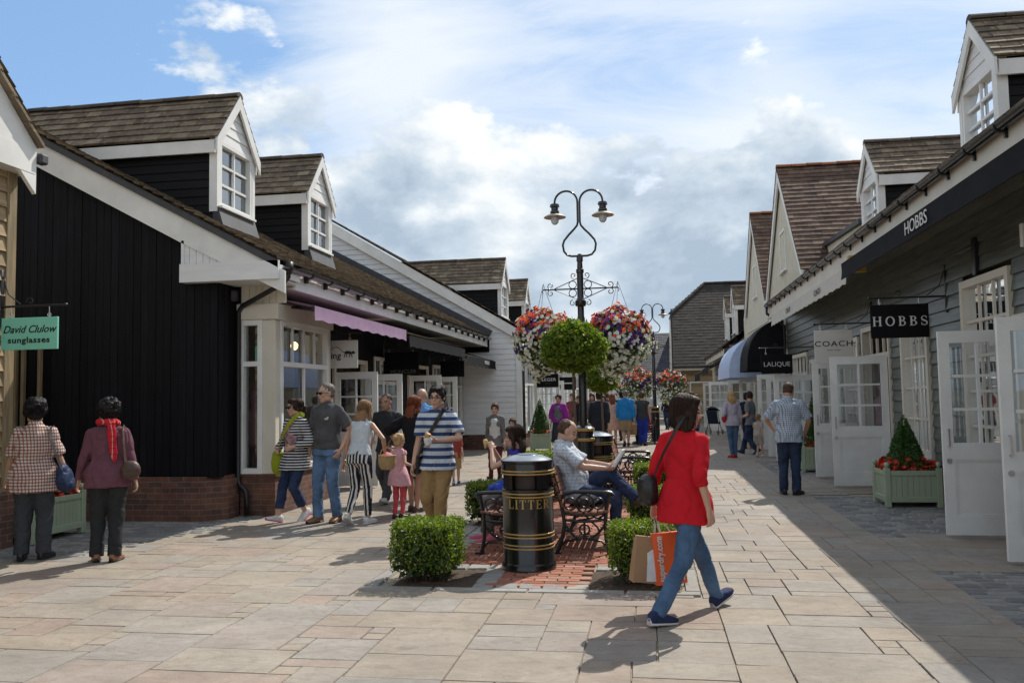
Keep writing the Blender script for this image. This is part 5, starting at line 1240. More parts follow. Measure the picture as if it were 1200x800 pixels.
    for k, sg in (('r',1),('l',-1)):
        limb(mb, [sh[k], mid(sh[k],elb[k],.45), elb[k], mid(elb[k],wr[k],.3), wr[k]], [.048*am,.043*am,.035*am,.037*am,.024*am])
        limb(mb, [hip[k], mid(hip[k],kne[k],.4), kne[k], mid(kne[k],ank[k],.28), mid(kne[k],ank[k],.6), ank[k]], [.076*lm,.067*lm,.049*lm,.054*lm,.042*lm,.033*lm])
        M3 = frot[k]; fp = lambda x, y, z: S_(ank[k]+M3 @ V((x,y,z-.08)))
        mb.loft([[fp(w*cos(2*pi*i/10), y, max(.006, hh*.5+hh*.5*sin(2*pi*i/10))) for i in range(10)] for y, w, hh in ((-.06,.022,.06),(-.02,.03,.085),(.04,.036,.075),(.11,.042,.045),(.16,.032,.03),(.175,.015,.02))])
        # hand
        d = (wr[k]-elb[k]).normalized(); pn = V(P[k+'palm']) if P[k+'palm'] else V((-sg,0,0)); pn = (pn-d*pn.dot(d)).normalized(); a = d.cross(pn)*sg; W = wr[k]; c = P[k+'curl']; hsx = (1 if male else .92)
        mb.loft([[S_(W+d*t*hsx+(a*cos(2*pi*i/12)*w+pn*sin(2*pi*i/12)*th)*hsx) for i in range(12)] for t, w, th in ((-.01,.024,.02),(.02,.032,.018),(.05,.040,.016),(.082,.040,.013),(.09,.034,.010))])
        for j, (ox, ln) in enumerate(((.031,.074),(.0105,.083),(-.0105,.077),(-.031,.060))):
            p = W+(d*.082+a*ox)*hsx; dd = (d+a*ox*3.2).normalized(); pts = [p-dd*.02, p]; ang = 0
            for q, fr in enumerate((.45,.3,.25)):
                ang += c*(.7 if q == 0 else 1.1); dr = dd*cos(radians(ang))+pn*sin(radians(ang)); p = p+dr*ln*fr*hsx; pts.append(p)
            limb(mb, pts, [.0098*hsx,.0095*hsx,.009*hsx,.0084*hsx,.0075*hsx], n=8)
        p = W+(d*.025+a*.024)*hsx; t1 = (d*.62+a*.62+pn*.42).normalized(); t2 = (d*.8+a*.25+pn*.5).normalized(); limb(mb, [p, p+t1*.042*hsx, p+(t1*.042+t2*.032)*hsx], [.0125*hsx,.011*hsx,.009*hsx], n=8)
    HRi = HR.transposed(); hc_ = V(hc); sk = SK[skin]; hm = HM[hair[1]]
    def post(me):
        if not face: return
        for p in me.polygons:
            q = HRi @ (V(p.center)/s-hc_)/hs
            if q.y < .05 or abs(q.x) > .07 or abs(q.z) > .1: continue
            i = 0
            if ((abs(q.x)-.032)/.013)**2+((q.z-.004)/.0075)**2 < 1: i = 1
            elif ((abs(q.x)-.034)/.021)**2+((q.z-.026-.003*(1-abs(abs(q.x)-.034)/.02))/.0055)**2 < 1: i = 2
            elif (q.x/.025)**2+((q.z+.062)/.0095)**2 < 1: i = 3
            if i: p.material_index = i
    skinned('body', mb, [sk, M['eye'], hm, M['lip']], R, vox*s if hs < 1.1 else vox*s*.9, 3, None, post, .4)
    # ---- hair
    st = hair[0]; mb = MB()
    if st not in ('bald',):
        if st == 'fringe': E((0,-.042,.006),(.0790,.078,.058)); E((0,-.036,.036),(.0775,.083,.081))
        elif st == 'crop': E((0,-.026,.040),(.0785,.095,.083)); E((0,-.045,-.01),(.070,.060,.055))
        else: E((0,-.026,.044),(.084,.102,.088)); E((0,-.050,-.015),(.076,.062,.070)); 
        if st == 'short': E((0,.03,.088),(.058,.055,.03)); E((.0,-.03,.10),(.06,.06,.04)); [E((sg*.068,.005,.03),(.018,.04,.05)) for sg in (-1,1)]
        if st in ('bob','long','pony','updo','shag'): E((0,.022,.088),(.066,.058,.036)); [E((sg*.068,.0,.02),(.020,.05,.06)) for sg in (-1,1)]
        if st == 'bob': E((0,-.062,-.05),(.082,.050,.095)); [E((sg*.073,-.02,-.055),(.024,.055,.090)) for sg in (-1,1)]
        if st == 'shag':
            for i in range(70): q = rvec(); rr_ = rnd(.022,.034); E((q.x*.088,-.040+q.y*.098-(.03 if q.y > 0 else 0),.052+q.z*.088),(rr_,rr_,rr_*.8))
            E((0,-.075,-.02),(.06,.035,.06))
        if st == 'long':
            ln = hair[2] if len(hair) > 2 else .36; down = V((0,0,-1)); b0 = hc+HR @ (V((0,-.065,.0))*hs); bk = (HR @ V((0,-1,0))); bk.z = 0; bk.normalize(); ri = V((-bk.y, bk.x, 0)); rings_ = []
            for t in range(9):
                u = t/8; cpt = b0+down*ln*u+bk*(.03*sin(pi*min(1,u*1.3))+.025*u); w = (.085+.015*sin(pi*u))*(1-.45*u**3); th = .05*(1-.5*u)
                rings_.append([S_(cpt+ri*w*cos(2*pi*i/14)+bk*th*sin(2*pi*i/14)) for i in range(14)])
            mb.loft(rings_)
            for sg in (-1,1): q0 = hc+HR @ (V((sg*.072,-.005,.02))*hs); limb(mb, [q0, q0+V((sg*.0,0,-.10))+ri*0+HR @ V((sg*.012,-.01,0)), q0+V((0,0,-.22))+HR @ V((sg*.006,-.02,0))], [.024,.026,.012], n=10)
        if st == 'pony': q0 = hc+HR @ V((0,-.115,.02)); limb(mb, [q0, q0+HR @ V((0,-.03,-.03)), q0+HR @ V((0,-.04,-.10)), q0+HR @ V((0,-.03,-.19))], [.030,.038,.035,.012])
        if st == 'updo': E((0,-.11,.05),(.045,.04,.045))
        skinned('hair', mb, hm, R, (.0075 if vox < .01 else .010)*s*hs, 3, (.006, 45, 9, F.seed), None, .4)
        if vox < .0095 and st in ('bob', 'long', 'shag', 'pony', 'short'):
            mb = MB(); rg = random.Random(F.seed); ln = {'bob':.15,'long':.06,'shag':.05,'pony':.02,'short':.02}[st]; rad = .0022*s
            for q in range(260 if st != 'short' else 140):
                a = radians(rg.uniform(150, 390)); t0 = radians(rg.uniform(8, 60)); t1 = radians(rg.uniform(85, 112)); pts = []; k_ = rg.uniform(1.0, 1.06) if st != 'shag' else rg.uniform(1.05, 1.28); wob = rg.uniform(-.25,.25)
                for u in range(6): th = t0+(t1-t0)*u/5; aa = a+wob*u/5; pts.append(Hd(.086*k_*sin(th)*cos(aa), -.028+.104*k_*sin(th)*sin(aa), .044+.090*k_*cos(th)))
                if ln > .04:
                    e = pts[-1]; o_ = (e-S_(hc)); o_.z = 0; o_.normalize(); pts += [e+V((0,0,-.5*ln*s))+o_*.004, e+V((0,0,-ln*s*rg.uniform(.8,1.15)))-o_*rg.uniform(-.012,.012)]
                mb.tube(pts, [rad]*(len(pts)-1)+[rad*.4], 3)
            mb.build('hair_strands', hm, R, True)
    # ---- trousers, skirt or dress
    if legs:
        kd = legs.get('kind', 'trousers'); m = legs['mat']; mb = MB(); cut = legs.get('cut', 1.); fit = legs.get('fit', .014); cuff = legs.get('cuff', .052)
        if kd in ('trousers', 'shorts'):
            torso(mb, .016, -.10, legs.get('waist', .10)); mb.ell(S_(pel+V((0,-.01,-.07))), (.12*s*lm,.10*s*lm,.08*s))
            for k in ('r','l'):
                H, K, A = hip[k], kne[k], ank[k]
                if kd == 'shorts': e = mid(H, K, cut); limb(mb, [H, mid(H,K,.4), e], [.086*lm+fit,.080*lm+fit,.072*lm+fit+.006], (True, False))
                else:
                    e = mid(K, A, cut); kr = .056*lm+fit
                    limb(mb, [H, mid(H,K,.35), mid(H,K,.75), K, mid(K,A,.35), e+(V((0,0,-.02)) if cut >= 1 else V((0,0,0)))], [.086*lm+fit*.8,.079*lm+fit*.9,.062*lm+fit,kr,max(cuff, .052*lm+fit*.5),cuff], (True, False))
        else:                                               # skirt: one loft round both legs
            zt, zb = legs.get('waist', .12), legs['hem']; n = 22; out = []
            for i in range(7):
                z = zt+(zb-zt)*i/6; ww, dd = (.128*g, .095*g) if z > .1 else (.175*g+.012+legs.get('flare', .02)*max(0,-z)*2, .125*g+.012+legs.get('flare', .02)*max(0,-z)*2)
                c_ = pel if z > 0 else pel+((kne['r']+kne['l'])/2-pel)*min(1, -z/.45)*.8
                cz = V((c_.x, c_.y, pel.z+z)); out.append([S_(cz+V((ww*cos(2*pi*k/n), dd*sin(2*pi*k/n), 0))) for k in range(n)])
            mb.loft(out)
        skinned('trousers' if kd == 'trousers' else kd if kd == 'shorts' else 'skirt', mb, m, R, max(.010, vox*1.2)*s, 3, (.009, 10, 8, F.seed+3))
    # ---- top
    if top:
        m = top['mat']; c = top.get('c', .015); mb = MB(); hem = top.get('hem', -.06); torso(mb, c, hem, top.get('neck', .535), top.get('flare', .012))
        if belly: mb.ell(S_(sp(0,.06+belly*.4,.12)), (.13*s*g,(.08+belly)*s,.14*s))
        if not male and bust: [mb.ell(S_(sp(sg*.065,.078,.335)), ((.062+c)*s*bust,(.056+c)*s*bust,(.066+c)*s*bust)) for sg in (-1,1)]
        sl = top.get('sleeve', .5); sr = top.get('sw', .018)
        for k, sg in (('r',1),('l',-1)):
            if sl <= 0: mb.ell(S_(mid(sh[k], sp(0,0,.47), .22)), (.05*s,.05*s,.05*s)); continue
            mb.ell(S_(sh[k]), ((.048*am+c*.9)*s,)*3); mb.cone(S_(sp(sg*.045,-.014,.515)), S_(sh[k]), .038*s, (.043*am+c*.8)*s, 12)
            if sl <= 1: e = mid(sh[k], elb[k], sl*1.0); limb(mb, [sh[k], e], [.048*am+c*.9, .043*am+sr], (True, False))
            else: e = mid(elb[k], wr[k], sl-1); limb(mb, [sh[k], mid(sh[k],elb[k],.5), elb[k], e], [.048*am+c*.9,.044*am+sr,.038*am+sr,(.036-.012*(sl-1))*am+sr*.8], (True, False))
        if top.get('collar'): 
            mb.cone(S_(sp(0,-.012,.50)), S_(sp(0,-.016,.575)), .085*s, .066*s, 18)
        skinned(top.get('name', 'shirt'), mb, m, R, max(.010, vox*1.1)*s, 3, (top.get('fold', .012), 9, 5.5, F.seed+5))
        if top.get('open'):                                  # inner top shown between the open fronts
            mb = MB(); torso(mb, c+.002, top.get('open_hem', -.02), .50); o_ = mb
            mb = MB(); n = 12; out = []
            for z in (top.get('open_hem', .0), .05, .1, .2, .3, .4, .47):
                w = .125 if z < .34 else .095 if z < .45 else .06; out.append([S_(sp(-w+2*w*i/n, (.118 if male else .108)*gg(z)+c+.014+(.034*bust*max(0,1-abs(z-.335)/.13) if not male else 0)+belly*max(0,1-abs(z-.12)/.2)-.052*(abs(i-n/2)/(n/2))**2, z)) for i in range(n+1)]+[S_(sp(w-2*w*i/n, .05, z)) for i in range(n+1)])
            mb.loft(out); mb.build('inner_top', top['open'], R, True)
    # ---- shoes
    if shoes:
        m, sole = shoes[0], (shoes[1] if len(shoes) > 1 else shoes[0]); low = shoes[2] if len(shoes) > 2 else 0
        for k in ('r','l'):
            M3 = frot[k]; fp = lambda x, y, z: S_(ank[k]+M3 @ V((x,y,z-.08))); mb = MB(); n = 14
            prof = ((-.082,.012,.03,.05),(-.074,.028,.004,.085),(-.05,.037,.0,.10),(-.01,.040,.0,.105-low),(.04,.043,.0,.088-low),(.09,.049,.0,.066),(.14,.048,.0,.055),(.175,.036,.002,.045),(.192,.015,.012,.032))
            def sec(x): return (abs(x)**.6)*(1 if x >= 0 else -1)
            mb.loft([[fp(w*sec(cos(2*pi*i/n)), y, z0+(z1-z0)*(.5+.5*sec(sin(2*pi*i/n)))) for i in range(n)] for y, w, z0, z1 in prof])
            mb.cur = 1
            mb.loft([[fp((w+.004)*sec(cos(2*pi*i/n)), y, (z0 if z0 > .01 else -.001)+(.022)*(.5+.5*sec(sin(2*pi*i/n)))) for i in range(n)] for y, w, z0, z1 in prof])
            mb.build('shoe', [m, sole], R, angle=50)
    return F
def held(F, name, label, cat, group=None):
    return empty(name, (F.loc[0], F.loc[1], 0), label, cat, group, rz=radians(F.rz))
def strap(mb, F, pts, w=.018, t=.004):
    """flat band through body-local points"""
    P_ = [V(p)*F.s for p in pts]; m = len(P_); R_ = []
    for i in range(m):
        d = (P_[min(i+1,m-1)]-P_[max(i-1,0)]).normalized(); o = V((P_[i].x, P_[i].y, 0))-V((F.pel.x, F.pel.y, 0))*F.s
        if o.length < 1e-3: o = V((0,1,0))
        a = d.cross(o).normalized(); n = a.cross(d).normalized(); R_.append([P_[i]+a*w/2+n*t/2, P_[i]-a*w/2+n*t/2, P_[i]-a*w/2-n*t/2, P_[i]+a*w/2-n*t/2])
    mb.loft(R_)
def around(F, a0, z0, a1, z1, n, c=.03, wx=.165, wy=.115):
    """points over the torso surface from angle a0 (deg, 0 = right, 90 = front) at pelvis height z0 to a1, z1"""
    out = []
    for i in range(n+1):
        t = i/n; a = radians(a0+(a1-a0)*t); z = z0+(z1-z0)*t; out.append(F.sp((wx+c)*cos(a), (wy+c)*sin(a), z))
    return out
def glasses(F, dark=True):
    mb = MB(); H = lambda x, y, z: (F.hc+F.HR @ (V((x,y,z))*F.hs))*F.s
    if dark:
        for sg in (-1,1): mb.loft([[H(sg*.034+.026*cos(2*pi*i/12), y, .004+.018*sin(2*pi*i/12)) for i in range(12)] for y in (.090,.097)])
    else:
        for sg in (-1,1): mb.tube([H(sg*.034+.025*cos(2*pi*i/14), .096, .004+.017*sin(2*pi*i/14)) for i in range(15)], .0022*F.s, 5)
    mb.tube([H(-.01,.095,.008), H(.01,.095,.008)], .003*F.s, 5)
    for sg in (-1,1): mb.tube([H(sg*.058,.092,.008), H(sg*.079,.05,.008), H(sg*.080,-.01,.006)], .003*F.s, 5)
    mb.build('sunglasses' if dark else 'glasses', M['black_gloss'], F.root, angle=50)
def soft_bag(name, mb_fn, mat, parent, vox=.009, fold=.006): mb = MB(); mb_fn(mb); return skinned(name, mb, mat, parent, vox, 3, (fold, 10, 8, 3))
# ---------------------------------------------------------------- the people in the street
LEA = {'black': simple('black_leather', (.012,.011,.012), .4, .2, 12., bmp=.15), 'brown': simple('brown_leather', (.06,.032,.022), .5, .25, 12., bmp=.2), 'oxblood': simple('oxblood_leather', (.13,.03,.025), .45, .2, 12., bmp=.15), 'tan': simple('tan_leather', (.22,.10,.045), .5, .2, 12., bmp=.15)}
SOLE = simple('white_rubber', (.6,.58,.55), .6, .1); SHO = {'navy': cloth('navy_canvas', (.025,.035,.085)), 'white': cloth('white_canvas', (.6,.6,.58)), 'red': cloth('red_suede', (.4,.03,.03)), 'pink': cloth('pink_canvas', (.55,.13,.2)), 'blue': cloth('blue_canvas', (.03,.06,.25))}
J = {'mid': denim('mid_blue_denim', (.045,.085,.15)), 'dark': denim('dark_denim', (.014,.024,.05)), 'light': denim('faded_denim', (.07,.12,.20)), 'navy': denim('navy_denim', (.016,.026,.06)), 'grey': denim('grey_denim', (.05,.052,.058)), 'royal': cloth('royal_blue_cotton', (.02,.045,.30))}
T = lambda m, **k: dict(mat=m, **k)
walk = lambda d=.28, **k: {**dict(rf=(.07,d+.02,-5,-14), lf=(-.07,-d+.16,5,32), rw=(.24,-.10,.86), lw=(-.24,.16,.86), lean=4), **k}
walk2 = lambda d=.28, **k: {**dict(lf=(-.07,d+.02,5,-14), rf=(.07,-d+.16,-5,32), lw=(-.24,-.10,.86), rw=(.24,.16,.86), lean=4), **k}
# --- woman in the red cardigan, walking away to the right
F = person((.22, 6.33), -44, 1.67, 'person in a red cardigan and jeans striding past the kerb with shopping bags', skin='light', hair=('bob', 'dark'), vox=.0062, g=1.02,
    pose=dict(lf=(-.05,.37,4,-20), rf=(.06,-.26,-4,6), rw=(.27,-.04,.82), lw=(-.30,-.02,.80), lean=3, head=(-36,6,0), rcurl=26, lcurl=55, twist=4),
    top=T(cloth('scarlet_knit', (.52,.012,.022), .9, .1, 10., .4), name='cardigan', hem=-.15, sleeve=1.28, c=.026, flare=.035, sw=.022, fold=.010), legs=T(J['mid'], fit=.010, cuff=.055), shoes=(SHO['navy'], SOLE))
B = held(F, 'shoulder_bag', 'black crossbody bag at the hip of the woman in the red cardigan', 'bag')
def bg(mb): mb.bbox(-.25,-.13,-.235,-.10,.78,1.0,.03); mb.ell((-.19,-.175,.90),(.085,.075,.11))
soft_bag('body', bg, LEA['black'], B, .008, .004)
mb = MB(); strap(mb, F, [(-.16,-.165,.98),(-.12,-.17,1.08),(-.05,-.172,1.2),(.03,-.165,1.32),(.085,-.13,1.43),(.10,-.06,1.49),(.09,.02,1.47)], .022); mb.build('strap', LEA['black'], B)
mb = MB(); mb.tube([(-.255*F.s,-.22*F.s,.98),(-.27*F.s,-.17*F.s,.94),(-.262*F.s,-.12*F.s,.98)], .004, 6); mb.build('zip', M['steel'], B)
KRAFT = simple('kraft_paper', (.34,.20,.105), .8, .1, 5., bmp=.2); ORNG = simple('orange_paper', (.78,.11,.02), .55, .05, 4.)
def carrier(F, nm, label, c, w, h, d, ang, mat, handle, tilt=0.):
    R = held(F, nm, label, 'carrier bag', 'carrier bags of the woman in red'); Mx = Matrix.Translation(V(c)) @ Matrix.Rotation(radians(ang), 4, 'Z') @ Matrix.Rotation(radians(tilt), 4, 'Y'); mb = MB(); o = []
    for z, k in ((0,1.),(h*.4,.97),(h*.75,.8),(h,.42)): o.append([Mx @ V((x*w/2*(1-.02*(z/h)), y*d/2*k, z)) for x, y in ((-1,-1),(-.33,-1.06),(.33,-1.06),(1,-1),(1.02,0),(1,1),(.33,1.06),(-.33,1.06),(-1,1),(-1.02,0))])
    mb.loft(o); mb.build('paper_body', mat, R, angle=40)
    mb = MB(); top = V(F.wr['l'])*F.s+V((0,0,-.09))
    for y in (-.02,.02): mb.tube([Mx @ V((-w*.2,y,h-.02)), (Mx @ V((-w*.1,y,h+.08))+top)/2, top, (Mx @ V((w*.1,y,h+.08))+top)/2, Mx @ V((w*.2,y,h-.02))], .0035, 5)
    mb.build('handles', handle, R); return R, Mx
R, Mx = carrier(F, 'paper_bag', 'brown kraft paper carrier bag in the woman in red\'s hand', (-.29,-.10,.21), .26, .33, .09, 66, KRAFT, M['twig'], 8)
R, Mx = carrier(F, 'shopping_bag', 'orange carrier bag with white lettering in the woman in red\'s hand', (-.19,.04,.20), .23, .37, .09, 58, ORNG, M['chalk'], -4)
for body, sz, x, z, r in (('superdry.com', .066, -.07, .19, 90), ('super', .075, .035, .05, 0)):
    text_mesh('lettering', body, sz, 'chalk', R, Mx @ Matrix.Translation((x, -.051, z)) @ Matrix.Rotation(radians(90), 4, 'X') @ Matrix.Rotation(radians(r), 4, 'Z'), .0025, .9, 0, .0015)
R, Mx = carrier(F, 'plastic_bag', 'crumpled white carrier bag between the kraft and orange bags', (-.245,-.035,.22), .2, .27, .08, 62, simple('white_plastic', (.65,.65,.66), .35, .1, 20., bmp=.4), M['chalk'], 3)
# --- two women with their backs to us on the left
F = person((-6.36, 8.05), 18, 1.64, 'person in a red and white plaid shirt seen from behind at the left edge', g=1.30, hs=1.04, skin='olive', hair=('shag', 'black'), vox=.008, bust=.8,
    pose=dict(rf=(.13,.14,-12,0), lf=(-.14,.10,14,0), rw=(.33,.06,.86), lw=(-.33,.12,.88), head=(24,4,0)),
    top=T(checks('plaid_shirt', (.58,.50,.43), (.30,.05,.035), (.06,.04,.05), .033, .42), hem=-.20, sleeve=.95, c=.028, sw=.034, flare=.02, collar=True), legs=T(cloth('slate_trousers', (.045,.05,.058)), fit=.026, cuff=.078), shoes=(LEA['black'], LEA['black'], .02))
B = held(F, 'shoulder_bag', 'dark blue shoulder bag hanging beside the plaid shirt', 'bag')
soft_bag('body', lambda mb: (mb.ell((.29,.03,.81),(.075,.15,.13)), mb.ell((.30,.05,.76),(.085,.13,.09)), mb.ell((.28,.0,.90),(.05,.11,.08))), cloth('navy_nylon', (.022,.036,.085), .5), B)
mb = MB(); strap(mb, F, [(.32,-.12,1.0),(.27,-.13,1.15),(.21,-.12,1.32),(.185,-.06,1.43),(.19,.02,1.46),(.22,.10,1.32),(.29,.14,1.02)], .03); mb.build('strap', LEA['black'], B)
F = person((-5.47, 7.98), 24, 1.62, 'person in a plum top with a red scarf, back turned, beside the plaid shirt', g=1.16, hs=1.04, skin='olive', hair=('shag', 'black'), vox=.008, bust=.8,
    pose=dict(rf=(.11,.10,-14,0), lf=(-.13,.14,12,0), rw=(.30,-.02,.82), lw=(-.32,.10,.84), head=(34,4,0), rcurl=35),
    top=T(cloth('plum_cotton', (.135,.055,.075)), hem=-.13, sleeve=1.95, c=.024, sw=.022, flare=.022), legs=T(cloth('charcoal_trousers', (.026,.028,.029)), fit=.024, cuff=.072), shoes=(LEA['tan'], LEA['black'], .02))
glasses(F)
SC_ = held(F, 'scarf', 'red patterned scarf hanging down the back of the plum top', 'scarf')
def sf(mb):
    mb.tube([V(p)*F.s for p in [(-.02,.09,1.46),(-.09,.04,1.50),(-.09,-.05,1.52),(0,-.10,1.52),(.08,-.07,1.52),(.09,.03,1.50),(.02,.09,1.46)]], .034, 8); mb.loft([[V((x0+w*cos(a)*.5, y+.018*sin(a), z))*F.s for a in [2*pi*i/10 for i in range(10)]] for x0, y, z, w in ((.05,-.12,1.52,.09),(.06,-.145,1.42,.10),(.07,-.15,1.30,.09),(.085,-.15,1.18,.08),(.09,-.15,1.08,.035))])
soft_bag('cloth', sf, checks('red_scarf', (.50,.02,.03), (.62,.45,.4), (.15,.01,.02), .06, .12), SC_, .009, .004)
B = held(F, 'shoulder_bag', 'brown leather bag on the right hip of the plum top', 'bag')
soft_bag('body', lambda mb: (mb.ell((.24,-.15,.92),(.10,.07,.095)), mb.bbox(.16,.32,-.21,-.09,.84,.98,.03)), LEA['brown'], B)
mb = MB(); strap(mb, F, [(.22,-.18,1.02),(.20,-.165,1.15),(.185,-.15,1.28),(.17,-.11,1.42),(.165,-.04,1.475),(.17,.05,1.44)], .028); mb.build('strap', LEA['brown'], B)
# --- striped cardigan, green bag
F = person((-4.68, 10.85), 152, 1.66, 'person in a black and white striped cardigan and sunglasses with a lime bag', skin='light', hair=('pony', 'dark'), vox=.008, g=1.06,
    pose=walk(.2, rw=(.16,.20,1.0), lw=(-.17,.20,1.04), rpole=(.8,-.8,-.2), lpole=(-.8,-.8,-.2), rcurl=50, lcurl=50, head=(-14,2,0), lean=2),
    top=T(stripes('striped_knit', (.015,.015,.022), (.62,.61,.6), .036, .42), name='cardigan', hem=-.18, sleeve=1.85, c=.024, sw=.026, flare=.03, open=cloth('floral_top', (.30,.18,.19), .8, .7, 30.), open_hem=-.05), legs=T(J['navy'], fit=.012, cuff=.066, cut=.74), shoes=(SHO['white'], SHO['pink']))
glasses(F); LIME = cloth('lime_canvas', (.26,.30,.02))
B = held(F, 'crossbody_bag', 'lime green crossbody bag of the woman in the striped cardigan', 'bag')
soft_bag('body', lambda mb: (mb.bbox(.20,.36,.02,.14,.62,.92,.03), mb.ell((.28,.09,.75),(.10,.08,.16))), LIME, B)
mb = MB(); strap(mb, F, [(.23,.13,.92),(.18,.165,1.02),(.10,.185,1.14),(.02,.19,1.25),(-.06,.175,1.36),(-.11,.10,1.46),(-.12,.02,1.50),(-.10,-.06,1.47)], .05); mb.build('strap', LIME, B)
# --- man in the grey polo
F = person((-4.22, 10.78), 166, 1.83, 'person in a charcoal polo shirt and blue jeans with sunglasses', sex='m', skin='light', hair=('crop', 'grey'), vox=.008, g=1.06, belly=.03,
    pose=dict(rf=(.12,.18,-10,0), lf=(-.13,.06,10,4), rw=(.26,.02,.85), lw=(-.25,.06,.92), lpole=(-1,-.6,0), head=(-26,2,0), lean=0),
    top=T(cloth('charcoal_pique', (.075,.075,.078)), hem=-.02, sleeve=.82, c=.018, sw=.026, collar=True), legs=T(J['light'], fit=.018, cuff=.066), shoes=(LEA['tan'], LEA['black']))
glasses(F); mb = MB(); mb.lathe([(.172,1.005),(.178,1.007),(.178,1.045),(.172,1.047)], n=28); o = mb.build('belt', LEA['black'], F.root); o.scale = (1.03, .78, 1); o.location = (0, .006, 0)
mb = MB()
for i in range(5): mb.bbox(-.12+.012*i,-.112+.012*i+.006,.142+.002*i,.146,1.345-.012*(i%2),1.375-.006*i,.001)
mb.build('chest_emblem', M['chalk'], F.root)
# --- woman in striped trousers, from behind
F = person((-3.72, 10.6), -12, 1.60, 'person in a pale denim waistcoat and black and white striped trousers, from behind', skin='tan', hair=('long', 'fair', .30), vox=.008,
    pose=dict(rf=(.10,.20,-6,0), lf=(-.08,-.12,6,38), rw=(.30,.20,1.0), lw=(-.27,.02,.84), rpole=(1,-.6,-.3), lean=12, head=(-10,10,0), rcurl=55),
    top=T(cloth('pale_denim', (.50,.54,.57)), name='waistcoat', hem=.02, sleeve=0, c=.018), legs=T(stripes('striped_trousers', (.018,.018,.03), (.60,.58,.54), .046, .42, 0), fit=.014, cuff=.05, cut=.92), shoes=(SHO['white'], SOLE, .02))
mb = MB(); mb.tube([V(p)*F.s for p in [(F.wr['l']+V((.03*cos(a), .03*sin(a), .03))) for a in [2*pi*i/12 for i in range(13)]]], .006, 6); mb.build('bracelet', M['gold'], F.root)
B = held(F, 'straw_basket', 'straw basket with a pink cloth on the arm of the woman in striped trousers', 'basket')
STRAW = simple('straw', (.36,.24,.11), .8, .25, 30., stretch=(1,1,4), bmp=.6, bscale=60); w = V(F.wr['r'])*F.s+V((0,0,.05))
mb = MB(); mb.lathe([(0,-.30),(.08,-.30),(.105,-.26),(.115,-.19),(.11,-.13),(.118,-.12),(.108,-.115),(.10,-.14),(0,-.145)], w+V((.02,.02,.02)), 20); mb.build('weave', STRAW, B, angle=50)
mb = MB(); mb.tube([tuple(p) for p in arc(w+V((.02,.02,-.10)), .10, 0, pi, 14)], .008, 6); mb.build('handle', STRAW, B)
soft_bag('cloth_liner', lambda mb: mb.ell(w+V((.02,.02,-.115)),(.095,.09,.04)), cloth('pink_gingham', (.62,.25,.25)), B, .009, .02)
# --- little girl
F = person((-3.36, 11.15), -20, 1.10, 'small girl in a pale pink tunic and coral leggings seen from behind', skin='light', hair=('updo', 'blonde'), hs=1.30, vox=.010, g=1., bust=0, pose=dict(rf=(.09,.16,-20,0), lf=(-.08,.05,10,0), rw=(.30,.10,1.10), lw=(-.22,.14,1.10), rpole=(.6,-.4,-1)),
    top=T(cloth('pale_pink_cotton', (.62,.34,.38)), name='tunic', hem=-.24, sleeve=.25, c=.016, flare=.06), legs=T(cloth('coral_leggings', (.50,.07,.09)), fit=.006, cuff=.045, cut=.95), shoes=(LEA['black'], LEA['black'], .02))
# --- man in a dark T-shirt behind
F = person((-4.05, 12.9), 172, 1.72, 'person in a dark grey T-shirt and grey jeans in front of the open shop doors', sex='m', skin='tan', hair=('crop', 'dark'), vox=.010,
    pose=walk2(.22, head=(-4,6,0)), top=T(cloth('dark_grey_jersey', (.035,.036,.038)), hem=-.10, sleeve=.7, c=.018, sw=.024), legs=T(J['grey'], fit=.02, cuff=.065), shoes=(SHO['white'], SOLE))
# --- bald man in blue and red haired woman
F = person((-3.62, 13.3), 4, 1.80, 'bald person in a sky blue shirt walking away', sex='m', skin='light', hair=('bald', 'brown'), vox=.010, g=1.12, pose=walk(.2), top=T(cloth('sky_blue_cotton', (.13,.32,.62)), hem=-.12, sleeve=.9, c=.02, sw=.028, collar=True), legs=T(cloth('stone_chinos', (.30,.26,.2)), fit=.02, cuff=.065), shoes=(LEA['brown'],))
F = person((-3.34, 11.75), -14, 1.64, 'person with long auburn hair in a black top and dark skirt, back turned', skin='tan', hair=('long', 'auburn', .36), vox=.009,
    pose=dict(rf=(.09,.10,-6,0), lf=(-.08,.20,6,0), rw=(.20,.14,.98), lw=(-.30,.04,1.0), lpole=(-1,-.5,-.4), head=(-24,8,0), lean=5, lcurl=50), top=T(cloth('black_jersey', (.012,.012,.014)), hem=-.10, sleeve=1.1, c=.026, sw=.045, flare=.02), legs=T(cloth('graphite_skirt', (.03,.03,.032)), kind='skirt', hem=-.36, flare=.0), shoes=(LEA['brown'], LEA['brown'], .03))
B = held(F, 'handbag', 'oxblood leather handbag on the arm of the auburn haired woman', 'bag'); w = V(F.elb['l'])*F.s*.4+V(F.wr['l'])*F.s*.6
soft_bag('body', lambda mb: (mb.ell(w+V((-.02,.0,-.17)),(.07,.15,.10)), mb.bbox(w.x-.08,w.x+.05,w.y-.14,w.y+.14,w.z-.27,w.z-.14,.02)), LEA['oxblood'], B); mb = MB(); mb.tube([tuple(p) for p in arc(w+V((-.02,0,-.11)), .11, 0, pi, 14, (0,1,0))], .010, 6); mb.build('handle', LEA['tan'], B)
